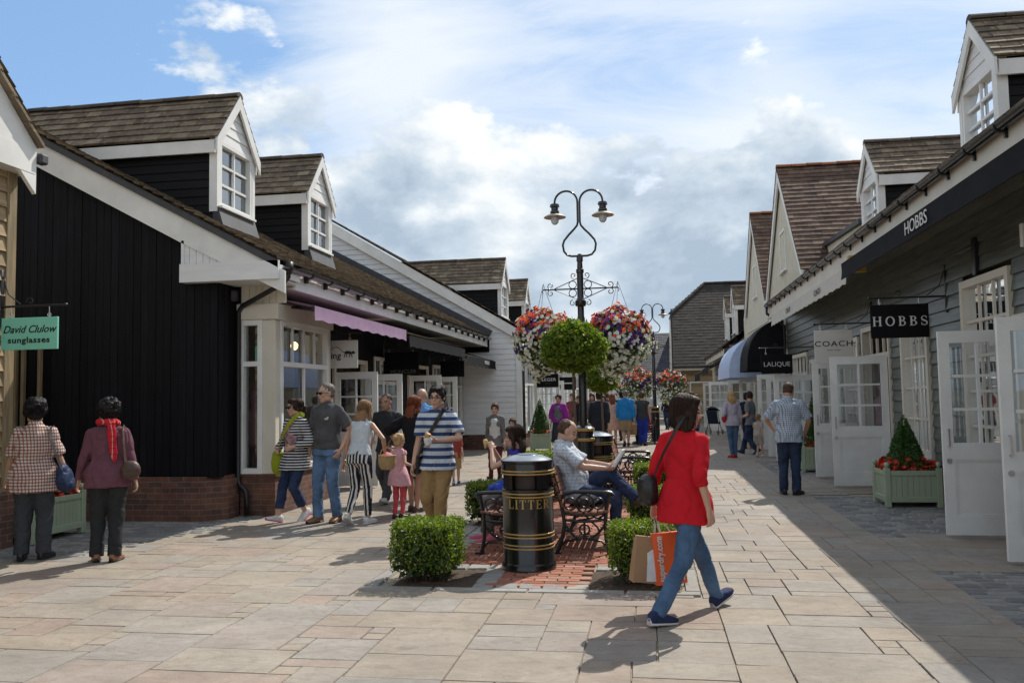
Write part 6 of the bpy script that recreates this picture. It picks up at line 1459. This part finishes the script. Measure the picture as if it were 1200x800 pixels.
# --- young man with a cone
F = person((-2.38, 9.45), 172, 1.76, 'person in glasses and a blue and white striped T-shirt holding an ice cream cone', sex='m', skin='light', hair=('short', 'black'), vox=.0065, g=.97,
    pose=walk2(.16, rw=(.27,.10,.82), lw=(-.10,.27,1.12), lpole=(-1,-.3,-.5), lcurl=52, rcurl=30, lpalm=(.7,.3,.4), head=(2,5,0), lean=1),
    top=T(stripes('navy_striped_jersey', (.50,.54,.58), (.035,.06,.15), .085, .46, 2, .25), hem=-.13, sleeve=.78, c=.018, sw=.028), legs=T(cloth('khaki_cotton', (.28,.175,.075)), fit=.022, cuff=.070), shoes=(LEA['tan'], SOLE))
glasses(F, False)
B = held(F, 'ice_cream', 'ice cream cone in a napkin held by the man in the striped T-shirt', 'ice cream'); hd = (V(F.wr['l'])+(V(F.wr['l'])-V(F.elb['l'])).normalized()*.09)*F.s+V((0,.045,0))
mb = MB(); mb.lathe([(0,-.07),(.012,-.06),(.040,.045),(.034,.05),(0,.045)], hd, 14); mb.build('cone', simple('wafer', (.45,.25,.09), .8, .2, 20.), B, angle=50); soft_bag('scoop', lambda mb: (mb.ell(hd+V((0,0,.065)),(.038,.038,.03)), mb.ell(hd+V((.012,0,.085)),(.025,.025,.02))), simple('caramel_ice', (.5,.27,.10), .5, .4, 40.), B, .005, .004)
mb = MB(); mb.lathe([(.046,.042),(.050,.02),(.036,-.03),(.022,-.045)], hd, 9); mb.build('napkin', SHO['white'], B)
B = held(F, 'crossbody_bag', 'black strap and slim bag across the striped T-shirt', 'bag'); mb = MB(); strap(mb, F, [(.20,.10,.90),(.165,.135,1.0),(.09,.152,1.12),(0,.162,1.25),(-.07,.160,1.36),(-.115,.115,1.46),(-.12,.03,1.52),(-.10,-.06,1.48),(-.02,-.14,1.3),(.08,-.15,1.1),(.18,-.10,.95)], .042); mb.build('strap', LEA['black'], B); mb = MB(); mb.bbox(.19*F.s,.25*F.s,-.12,.10,.74,.96,.02); mb.build('body', LEA['black'], B)
# --- woman in grey cardigan, boy in green, child behind
F = person((-3.0, 16.5), 176, 1.50, 'person in a grey cardigan, white top and maroon trousers walking towards us', skin='light', hair=('short', 'brown'), vox=.011, pose=walk(.16), top=T(cloth('grey_knit', (.16,.155,.145)), name='cardigan', hem=-.16, sleeve=1.8, c=.024, sw=.02, open=SHO['white'], open_hem=-.02), legs=T(cloth('maroon_trousers', (.09,.022,.022)), fit=.012, cuff=.05), shoes=(LEA['black'], LEA['black'], .02))
F = person((-2.72, 16.9), 182, 1.16, 'young boy in a green T-shirt, open grey hoodie and denim shorts', sex='m', hs=1.26, skin='light', hair=('short', 'brown'), vox=.012, pose=walk2(.14, head=(-14,4,0)), top=T(cloth('grey_jersey', (.30,.32,.34)), name='hoodie', hem=-.08, sleeve=1.8, c=.024, sw=.02, open=cloth('green_cotton', (.02,.26,.11)), open_hem=-.08), legs=T(J['mid'], kind='shorts', cut=.9, fit=.02), shoes=(SHO['white'], SOLE))
F = person((-3.56, 15.4), 10, 1.02, 'small child with blue shoes mostly hidden behind the striped T-shirt', sex='m', hs=1.3, skin='light', hair=('short', 'fair'), vox=.013, pose=walk(.12), top=T(cloth('faded_red_cotton', (.3,.05,.04)), hem=-.1, sleeve=.6, c=.016), legs=T(cloth('sand_shorts', (.36,.25,.12)), kind='shorts', cut=.95, fit=.02), shoes=(SHO['blue'], SOLE))
# --- seated pair
F = person((-1.42, 9.35), 88, 1.64, 'person with long dark hair in a violet-blue top eating on the left bench', skin='light', hair=('long', 'dark', .30), vox=.0075,
    pose=dict(pelvis=(0,0,.56), lean=6, rf=(.10,.60,-6,0), lf=(-.10,.46,6,8), rw=(.08,.36,1.10), lw=(-.07,.34,1.08), rpole=(.8,-.2,-1), lpole=(-.8,-.2,-1), rcurl=48, lcurl=55, rk=(.1,1,1), lk=(-.1,1,1), head=(2,6,0), rpalm=(-1,.2,.2), lpalm=(1,.2,.2)),
    top=T(cloth('violet_blue_jersey', (.05,.035,.28)), hem=-.08, sleeve=.15, c=.016), legs=T(cloth('grey_leggings', (.13,.115,.11)), fit=.008, cuff=.046, cut=.94), shoes=(SHO['pink'], SOLE, .02))
B = held(F, 'cornet', 'pale wafer snack at the mouth of the seated long haired woman', 'snack'); hd = V((0,.43,1.15))*F.s; mb = MB(); mb.lathe([(0,-.06),(.012,-.05),(.028,.03),(.02,.045),(0,.05)], hd, 12); mb.build('wafer', simple('pale_wafer', (.6,.42,.16), .8, .2), B, True)
B = held(F, 'jacket', 'bright blue folded jacket on the lap of the seated long haired woman', 'jacket'); soft_bag('cloth', lambda mb: (mb.ell((.02,.20,.60),(.17,.13,.06)), mb.ell((.05,.30,.585),(.13,.10,.05)), mb.ell((.16,.18,.55),(.06,.12,.09))), cloth('bright_blue_nylon', (.03,.07,.42), .5), B, .01, .02)
F = person((-.86, 9.42), -90, 1.76, 'balding person in a pale checked shirt reading a book on the right bench', sex='m', skin='light', hair=('fringe', 'brown'), vox=.0070, g=1.06, belly=.03,
    pose=dict(pelvis=(0,.02,.56), lean=-14, rf=(.08,.60,-4,0), lf=(.12,.64,-18,-8,.40), rw=(.12,.36,.80), lw=(-.08,.37,.82), rpole=(1,-.6,-1.), lpole=(-1,-.6,-1.), rcurl=42, lcurl=42, rk=(.1,1,1), lk=(-.05,1,1.2), head=(2,34,0), rpalm=(-.6,0,.8), lpalm=(.6,0,.8)),
    top=T(checks('pale_check_shirt', (.58,.62,.66), (.30,.36,.46), (.28,.34,.44), .036, .2), hem=-.06, sleeve=.85, c=.024, sw=.034, collar=True, fold=.012), legs=T(J['navy'], fit=.026, cuff=.064), shoes=(LEA['brown'], LEA['black']))
B = held(F, 'book', 'open book in the hands of the seated balding man', 'book'); c = V((.02,.50,.90))*F.s; mb = MB()
for sg in (-1,1): mb.obox(c+V((sg*.062,-.004+.0,.0)), V((sg*.062,.014,0)), V((0,.055,.085)), V((0,-.010,.006)))
mb.build('pages', SHO['white'], B); mb = MB()
for sg in (-1,1): mb.obox(c+V((sg*.064,.010,-.006)), V((sg*.066,.014,0)), V((0,.058,.09)), V((0,-.003,.002)))
mb.build('cover', simple('dark_book_cover', (.03,.035,.05), .4, .2), B)
B = held(F, 'jacket', 'grey jacket folded on the bench beside the reading man', 'jacket'); soft_bag('cloth', lambda mb: (mb.ell((.30,.06,.50),(.14,.17,.06)), mb.ell((.27,.18,.49),(.12,.12,.05)), mb.ell((.33,-.02,.52),(.10,.10,.07))), cloth('grey_nylon', (.20,.205,.215), .5), B, .01, .022)
# --- right hand side
F = person((2.13, 13.95), -6, 1.77, 'person in a blue and white checked shirt and dark jeans facing the shop doors', sex='m', skin='tan', hair=('crop', 'brown'), vox=.009, g=1.06,
    pose=dict(rf=(.14,.06,-32,0), lf=(-.12,.12,8,0), rw=(.24,.16,.92), lw=(-.22,.20,.98), rpole=(1,-.6,0), lpole=(-1,-.6,0), head=(-14,24,0), lean=3), top=T(checks('blue_check_shirt', (.52,.57,.62), (.12,.17,.27), (.11,.16,.26), .030, .3), hem=-.14, sleeve=.9, c=.024, sw=.032, flare=.02, collar=True), legs=T(J['dark'], fit=.02, cuff=.068), shoes=(LEA['black'], LEA['black']))
F = person((2.0, 21.9), 12, 1.66, 'blonde person in a lilac-white top and blue jeans with red shoes', skin='light', hair=('long', 'blonde', .22), vox=.012, pose=dict(rf=(.09,.12,-20,0), lf=(-.07,.10,20,0), lw=(-.20,.12,.98)), top=T(cloth('lilac_cotton', (.42,.38,.44)), hem=-.10, sleeve=1.7, c=.022, sw=.022, flare=.02), legs=T(J['mid'], fit=.008, cuff=.05), shoes=(SHO['red'], SHO['red'], .02))
B = held(F, 'shoulder_bag', 'red bag on the left shoulder of the blonde woman', 'bag'); soft_bag('body', lambda mb: mb.ell((-.21,.0,1.0),(.06,.11,.13)), cloth('red_leather', (.35,.02,.03)), B, .012)
F = person((2.60, 23.2), 62, 1.70, 'person in a grey T-shirt and navy trousers striding past the open doors', sex='m', skin='light', hair=('short', 'dark'), vox=.012, pose=walk(.26, head=(-70,20,0), rw=(.12,.24,1.0), lw=(-.12,.24,1.0)), top=T(cloth('grey_marl', (.15,.155,.165)), hem=-.1, sleeve=.75, c=.018, sw=.026), legs=T(J['navy'], fit=.018, cuff=.062), shoes=(LEA['black'], LEA['black']))
F = person((2.72, 25.4), -20, 1.62, 'person in navy behind the grey T-shirt, facing the shops', skin='light', hair=('short', 'black'), vox=.014, pose=walk(.14), top=T(cloth('navy_wool', (.012,.015,.03)), hem=-.16, sleeve=1.9, c=.024, sw=.022), legs=T(J['dark'], fit=.016, cuff=.058), shoes=(LEA['tan'],))
F = person((2.62, 22.0), -35, 1.05, 'child in pale shorts and white socks in front of the far open doors', sex='m', hs=1.28, skin='light', hair=('short', 'fair'), vox=.014, pose=walk(.12), top=T(cloth('stone_cotton', (.4,.35,.3)), hem=-.1, sleeve=.6), legs=T(cloth('pale_shorts', (.4,.36,.3)), kind='shorts', cut=.9, fit=.02), shoes=(SHO['white'], SOLE))
# --- the crowd beyond
far = 'shoppers further down the street'
def crowd(x, y, rz, h, label, **k): k.setdefault('vox', .015); k.setdefault('shoes', (LEA['black'], LEA['black'])); return person((x, y), rz, h, label, group=far, **k)
crowd(-2.55, 24.0, 168, 1.66, 'person in a purple shawl and dark dress by the white boarded shop', skin='tan', hair=('short', 'black'), top=T(cloth('purple_shawl', (.22,.025,.22)), name='shawl', hem=-.02, sleeve=1.4, c=.04, sw=.07, flare=.05, open=cloth('teal_print', (.10,.14,.13), .8, .6, 30.)), legs=T(cloth('dark_print', (.03,.035,.045), .8, .6, 20.), kind='skirt', hem=-.6, flare=.05))
crowd(-2.05, 25.0, 150, 1.62, 'person in black between the lamp post and the purple shawl', skin='tan', hair=('short', 'dark'), top=T(cloth('black_cotton', (.018,.015,.02)), hem=-.1, sleeve=1.2), legs=T(J['grey']))
crowd(-1.33, 22.5, -4, 1.74, 'person in a dark navy suit jacket behind the small lollipop trunk', sex='m', hair=('short', 'black'), skin='olive', g=1.08, pose=walk(.18), top=T(cloth('dark_suit', (.018,.02,.028)), name='jacket', hem=-.2, sleeve=1.9, c=.03, sw=.03, flare=.02), legs=T(cloth('dark_suit_trousers', (.02,.022,.03)), fit=.02, cuff=.066))
crowd(-1.20, 27.5, 10, 1.66, 'person with auburn hair in a peach dress', hair=('long', 'auburn', .3), top=T(cloth('peach_cotton', (.58,.36,.27)), hem=-.05, sleeve=1.5, c=.02), legs=T(cloth('peach_skirt', (.58,.36,.27)), kind='skirt', hem=-.42, flare=.06), shoes=(LEA['tan'],))
crowd(-.77, 27.0, 6, 1.78, 'grey haired person in a bright blue hooded jacket and khaki shorts', sex='m', g=1.12, hair=('crop', 'grey'), pose=walk(.16), top=T(cloth('bright_blue_jacket', (.02,.19,.45)), name='jacket', hem=-.12, sleeve=1.9, c=.034, sw=.034, collar=True), legs=T(cloth('khaki_shorts', (.33,.24,.14)), kind='shorts', cut=.95, fit=.03))
F = crowd(-.27, 27.3, -4, 1.72, 'person in a charcoal vest and royal blue trousers beside the blue jacket', sex='m', hair=('short', 'brown'), pose=walk2(.14), top=T(cloth('charcoal_vest', (.05,.052,.05)), hem=-.08, sleeve=.2, c=.018), legs=T(J['royal'], fit=.022, cuff=.07))
B = held(F, 'carrier_bag', 'brown carrier bag carried between the blue jacket and the royal blue trousers', 'carrier bag'); mb = MB(); mb.bbox(-.46,-.18,-.06,.08,.34,.70,.02); mb.build('paper_body', KRAFT, B); mb = MB(); mb.tube([(-.38,0,.69),(-.34,.01,.80),(-.29,.01,.80),(-.25,0,.69)], .006, 5); mb.build('handles', M['twig'], B)
crowd(-2.0, 30.0, 175, 1.68, 'person in a grey top standing before the far shop windows', hair=('bob', 'dark'), top=T(cloth('mid_grey_cotton', (.13,.13,.14)), sleeve=1.2), legs=T(J['dark']))
crowd(-1.65, 33.0, 20, 1.75, 'person in navy shorts among the far shoppers', sex='m', hair=('short', 'brown'), pose=walk(.18), top=T(cloth('faded_navy', (.06,.07,.12)), sleeve=.7), legs=T(cloth('navy_shorts', (.02,.025,.05)), kind='shorts', cut=.95, fit=.03))
crowd(-1.1, 35.0, 178, 1.70, 'person in a white shirt coming up the middle of the street', hair=('short', 'dark'), pose=walk2(.18), top=T(cloth('white_cotton', (.6,.6,.58)), sleeve=1.6), legs=T(J['mid']))
crowd(-.55, 37.0, 185, 1.64, 'person in a pink top far down the street', hair=('bob', 'blonde'), top=T(cloth('rose_cotton', (.5,.17,.22)), sleeve=.7), legs=T(J['light']))
crowd(1.05, 36.0, 10, 1.72, 'person in teal right of the second lamp post', sex='m', hair=('short', 'dark'), pose=walk(.18), top=T(cloth('teal_cotton', (.04,.16,.19)), sleeve=.7), legs=T(J['grey']))
crowd(.75, 40.0, 170, 1.66, 'person in black right of the second lamp post', hair=('long', 'brown', .2), pose=walk2(.18), top=T(cloth('black_wool', (.015,.015,.017)), sleeve=1.8), legs=T(J['dark']))
for x, y, rz, h, sx, hr, tc, tn, lg, lb in (
  (-2.3, 34.0, 10, 1.74, 'm', ('short','brown'), (.28,.10,.08), 'rust_cotton', 'dark', 'person in a rust shirt walking away past the far left windows'),
  (-1.55, 28.6, 175, 1.64, 'f', ('bob','dark'), (.07,.06,.08), 'smoke_cotton', 'grey', 'person in smoky grey facing us just behind the dark suit'),
  (-1.0, 30.5, 8, 1.76, 'm', ('short','black'), (.02,.025,.04), 'ink_cotton', 'navy', 'person in ink blue between the peach dress and the blue jacket'),
  (-.95, 32.5, 172, 1.70, 'f', ('long','fair',.2), (.55,.52,.48), 'ivory_cotton', 'mid', 'fair haired person in ivory coming towards us in the crowd'),
  (-.35, 34.5, 15, 1.68, 'f', ('bob','auburn'), (.40,.06,.10), 'berry_cotton', 'dark', 'person in a berry red top left of the second lamp post'),
  (-.05, 38.5, 180, 1.78, 'm', ('crop','grey'), (.45,.47,.5), 'pale_grey_cotton', 'dark', 'grey haired person in pale grey beside the second lamp post'),
  (-1.9, 40.0, 5, 1.70, 'm', ('short','fair'), (.10,.16,.30), 'slate_blue_cotton', 'mid', 'person in slate blue far down the left side'),
  (1.55, 33.5, 186, 1.70, 'f', ('long','dark',.2), (.30,.25,.14), 'olive_cotton', 'dark', 'person in olive walking up the right of the street'),
  (2.0, 38.0, 10, 1.62, 'f', ('bob','fair'), (.5,.5,.5), 'cloud_cotton', 'light', 'person in white near the far right shop front'),
  (-2.62, 29.2, 165, 1.72, 'm', ('short','dark'), (.16,.05,.05), 'wine_cotton', 'grey', 'person in wine red by the windows under the second black sign')):
    crowd(x, y, rz, h, lb, sex=sx, hair=hr, pose=walk(.18) if random.random() < .5 else walk2(.16), top=T(cloth(tn, tc), sleeve=.8, hem=-.1), legs=T(J[lg]))
sit = dict(pelvis=(0,0,.56), lean=4, rf=(.10,.52,-6,0), lf=(-.10,.52,6,0), rw=(.14,.34,.68), lw=(-.14,.34,.68), rpole=(1,-.5,-.5), lpole=(-1,-.5,-.5), rk=(.1,1,1), lk=(-.1,1,1))
bench((.12, 28.6, 0), pi, 'far park bench with two seated people under the second lamp post')
crowd(-.08, 28.3, 92, 1.62, 'white haired person in dark red seated on the far bench', hair=('short', 'grey'), pose=sit, top=T(cloth('dark_red_wool', (.25,.03,.045)), sleeve=1.8, c=.024), legs=T(cloth('black_slacks', (.02,.02,.022))))
crowd(-.08, 28.95, 88, 1.62, 'white haired person in a pale top seated on the far bench', hair=('short', 'white'), pose=sit, top=T(cloth('pale_pink_wool', (.5,.35,.34)), sleeve=1.8, c=.024), legs=T(cloth('taupe_slacks', (.15,.12,.1))))
bench((-.86, 14.2, 0), pi, 'park bench facing left behind the lamp post column')
crowd(-1.06, 13.9, 94, 1.50, 'person with brown hair in a pale pink top seated behind the lamp post column', hair=('updo', 'brown'), pose=sit, vox=.012, top=T(cloth('candy_pink_cotton', (.6,.30,.40)), sleeve=.6), legs=T(J['mid']))
# --- black dog
def dog(loc, rz):
    R = empty('dog', (loc[0], loc[1], 0), 'black short haired dog standing behind the small girl', 'dog', rz=radians(rz)); mb = MB()
    S = lambda pts: [mb.cone(pts[i][0], pts[i+1][0], pts[i][1], pts[i+1][1], 12) or mb.ell(pts[i][0], (pts[i][1],)*3) for i in range(len(pts)-1)]+[mb.ell(pts[-1][0], (pts[-1][1],)*3)]
    mb.ell((0,.20,.50),(.115,.20,.145)); mb.ell((0,-.08,.52),(.10,.22,.115)); mb.ell((0,-.26,.52),(.095,.13,.12)); mb.ell((0,.30,.56),(.085,.12,.11))
    S([((0,.34,.60),.085),((0,.46,.72),.068)]); mb.ell((0,.50,.76),(.068,.085,.07)); S([((0,.54,.745),.05),((0,.66,.715),.034)]); mb.ell((0,.685,.725),(.018,.015,.014))
    for sg in (-1,1):
        mb.ell((sg*.065,.47,.755),(.016,.035,.062)); x = sg*.085
        S([((x*.8,.28,.48),.055),((x,.25,.36),.038),((x,.27,.20),.026),((x,.275,.06),.021),((x,.30,.025),.028)])
        S([((x*.8,-.28,.50),.075),((x,-.20,.36),.052),((x,-.34,.22),.028),((x,-.325,.06),.022),((x,-.295,.025),.028)])
    S([((0,-.36,.55),.032),((0,-.45,.47),.026),((0,-.50,.36),.016)])
    skinned('body', mb, M['dogfur'], R, .009, 4, (.003, 30, 30, 4))
    mb = MB(); mb.tube([(.075*cos(a), .42+.05*sin(a), .675-.06*sin(a)) for a in [2*pi*i/14 for i in range(15)]], .010, 6); mb.build('collar', LEA['brown'], R)
M['dogfur'] = simple('black_fur', (.010,.010,.011), .55, .3, 30., stretch=(1,1,1), bmp=.4, bscale=90)
dog((-3.48, 12.3), 60)
# --- pushchair
def pushchair(loc, rz):
    R = empty('pushchair', loc, 'dark pushchair standing in the shade by the far right shops', 'pushchair', rz=radians(rz)); mb = MB()
    for sx in (-.22,.22): mb.tube([(sx,-.30,.10),(sx,.0,.45),(sx,.30,1.0),(sx*.9,.40,1.05)], .014, 6); mb.tube([(sx,.32,.10),(sx,.05,.45)], .014, 6)
    mb.tube([(-.2,.40,1.05),(.2,.40,1.05)], .014, 6); mb.build('frame', M['black_metal'], R)
    mb = MB(); mb.bbox(-.2,.2,-.22,.14,.42,.50,.03); mb.obox((0,.22,.70),(.2,0,0),V((0,.10,.24)),V((0,-.025,.01))); mb.build('seat', cloth('pushchair_cloth', (.02,.025,.05)), R)
    mb = MB(); n = 8; mb.loft([[(.22*cos(pi*i/n), .22-.34*sin(a), .80+.30*cos(a)*sin(pi*i/n)*.6+.12) for i in range(n+1)] for a in [pi/2*k/5 for k in range(6)]], False, False); mb.build('hood', M['awn_black'], R, True)
    for sx in (-.24,.24):
        for y in (-.30,.32): mb = MB(); mb.tube([tuple(p) for p in arc((sx,y,.095), .08, 0, 2*pi, 18, (0,1,0))], .015, 6, False); mb.build('wheel', M['black_plastic'], R, True)
pushchair((2.45, 34.5, 0), 160)
flush()
# ---------------------------------------------------------------- camera, light, sky
def camera():
    f, vp, roll = 1000., (762., 463.), 1.0
    d = V(((vp[0]-600)/f, -(vp[1]-400)/f, -1.)).normalized(); e = V((1, math.tan(radians(roll)), 0))
    up = e.cross(d).normalized()
    if up.y < 0: up = -up
    r = d.cross(up)
    cd = bpy.data.cameras.new('camera'); cam = bpy.data.objects.new('camera', cd); COL.objects.link(cam)
    cd.sensor_width = 36; cd.lens = 36*f/1200; cd.clip_start = .1; cd.clip_end = 2000
    R = Matrix((r, d, up)).to_4x4(); cam.matrix_world = Matrix.Translation((0,0,1.58)) @ R
    SC.camera = cam
camera()
SUN_AZ, SUN_EL = radians(26), radians(48)
def light():
    ld = bpy.data.lights.new('sun', 'SUN'); ld.energy = 4.6; ld.angle = radians(.53); ld.color = (1, .945, .86)
    o = bpy.data.objects.new('sun', ld); COL.objects.link(o)
    d = -V((cos(SUN_EL)*sin(SUN_AZ), cos(SUN_EL)*cos(SUN_AZ), sin(SUN_EL)))
    o.rotation_euler = d.to_track_quat('-Z', 'Y').to_euler(); o.location = (8, 20, 20)
light()
def world():
    w = bpy.data.worlds.new('World'); SC.world = w; w.use_nodes = True; nt = w.node_tree; nt.nodes.clear()
    out = nt.nodes.new('ShaderNodeOutputWorld'); bg = nt.nodes.new('ShaderNodeBackground'); bg.inputs[1].default_value = .136
    sk = nt.nodes.new('ShaderNodeTexSky'); sk.sky_type = 'NISHITA'; sk.sun_disc = False
    sk.sun_elevation = SUN_EL; sk.sun_rotation = SUN_AZ; sk.air_density = 1.; sk.dust_density = .6; sk.ozone_density = 2.
    tc = nt.nodes.new('ShaderNodeTexCoord'); D = tc.outputs['Generated']
    sp = nt.nodes.new('ShaderNodeSeparateXYZ'); L(nt, D, sp.inputs[0]); Zd = sp.outputs[2]
    def mapped(loc, sc, src=D, rz=0.):
        mp = nt.nodes.new('ShaderNodeMapping'); mp.inputs['Location'].default_value = loc; mp.inputs['Scale'].default_value = sc; mp.inputs['Rotation'].default_value = (0,0,rz); L(nt, src, mp.inputs[0]); return mp.outputs[0]
    def step_(v, a, b):
        mr = nt.nodes.new('ShaderNodeMapRange'); mr.interpolation_type = 'SMOOTHSTEP'; L(nt, v, mr.inputs[0]); mr.inputs[1].default_value = a; mr.inputs[2].default_value = b; return mr.outputs[0]
    def spot(d, r0, r1):
        vm = nt.nodes.new('ShaderNodeVectorMath'); vm.operation = 'DOT_PRODUCT'; L(nt, D, vm.inputs[0]); vm.inputs[1].default_value = V(d).normalized()
        return step_(vm.outputs['Value'], cos(radians(r0)), cos(radians(r1)))
    mul = lambda a, b: math_(nt, 'MULTIPLY', a, b); add = lambda a, b: math_(nt, 'ADD', a, b); sub = lambda a, b: math_(nt, 'SUBTRACT', a, b)
    # cumulus: crisp billows, lit from the sun's side
    o = SKY_OFF; sc = (2.3, 2.3, 3.9)
    n1 = noisen(nt, mapped(o, sc), 1.9, 12, .57, .1); n2 = noisen(nt, mapped((o[0]+.05, o[1]+.05, o[2]+.16), sc), 1.9, 7, .57, .1)
    bias = mul(sub(1., step_(Zd, .12, .40)), .10)
    for d, r0, r1, k in SKY_SPOTS: bias = add(bias, mul(spot(d, r0, r1), k))
    cov = add(n1, bias); m1 = ramp(nt, cov, [(.505, 0.), (.545, .75), (.60, 1.)])
    lit = add(mul(sub(n1, n2), 2.6), .55); lit = sub(lit, mul(step_(cov, .56, .74), .34)); lit = sub(lit, mul(spot(SKY_GREY, 13, 2), .16))
    cc = ramp(nt, lit, [(.18, (3.0,3.75,4.6)), (.42, (4.3,5.0,5.7)), (.62, (6.0,6.4,6.7)), (.84, (7.8,7.85,7.8))])
    # thin high cloud in drawn-out streaks
    zz = add(math_(nt, 'MAXIMUM', Zd, 0.), .25); cb = nt.nodes.new('ShaderNodeCombineXYZ'); L(nt, math_(nt, 'DIVIDE', sp.outputs[0], zz), cb.inputs[0]); L(nt, math_(nt, 'DIVIDE', sp.outputs[1], zz), cb.inputs[1])
    ci = noisen(nt, mapped((2.2,4.1,0), (.55,1.5,1), cb.outputs[0], radians(-24)), 1.5, 9, .62, .5)
    hole = add(mul(spot(SKY_HOLES[0], 20, 4), .36), add(mul(spot(SKY_HOLES[1], 10, 2), .16), mul(spot(SKY_HOLES[2], 13, 3), .14)))
    m2 = ramp(nt, sub(add(ci, .06), hole), [(.24, 0.), (.40, .6), (.58, .92)])
    clear = mul(sub(1., mul(step_(Zd, .50, .75), .3)), add(.7, mul(step_(sp.outputs[1], -.1, .45), .3)))   # unseen cloud cover thinned overhead and behind, to lower the fill light
    m1 = mul(m1, clear); m2 = mul(m2, clear)
    sky = mixc(nt, mul(step_(sp.outputs[1], .1, .5), .55), sk.outputs[0], (2.0,3.7,6.3))
    c = mixc(nt, m2, sky, (6.3,6.7,7.1)); c = mixc(nt, m1, c, cc)
    L(nt, c, bg.inputs[0]); L(nt, bg.outputs[0], out.inputs[0])
SKY_OFF = (3.1, 1.2, .4)
SKY_SPOTS = [((-.43,.83,.34), 9, 3, .05), ((-.58,.74,.36), 9, 2, -.14), ((.02,.96,.25), 18, 5, .055), ((-.28,.92,.27), 9, 2, .05), ((-.20,.86,.40), 12, 3, -.10), ((.27,.88,.36), 9, 2, -.12), ((.03,.92,.39), 10, 3, -.12)]
SKY_HOLES = [(-.56,.76,.37), (.28,.88,.35), (-.05,.90,.41)]; SKY_GREY = (.08,.97,.21)
world()
SC.render.engine = 'CYCLES'; SC.view_settings.view_transform = 'Standard'; SC.view_settings.look = 'None'
SC.view_settings.exposure = .1; SC.view_settings.gamma = 1
SC.cycles.max_bounces = 8; SC.cycles.transparent_max_bounces = 12; SC.cycles.use_denoising = True
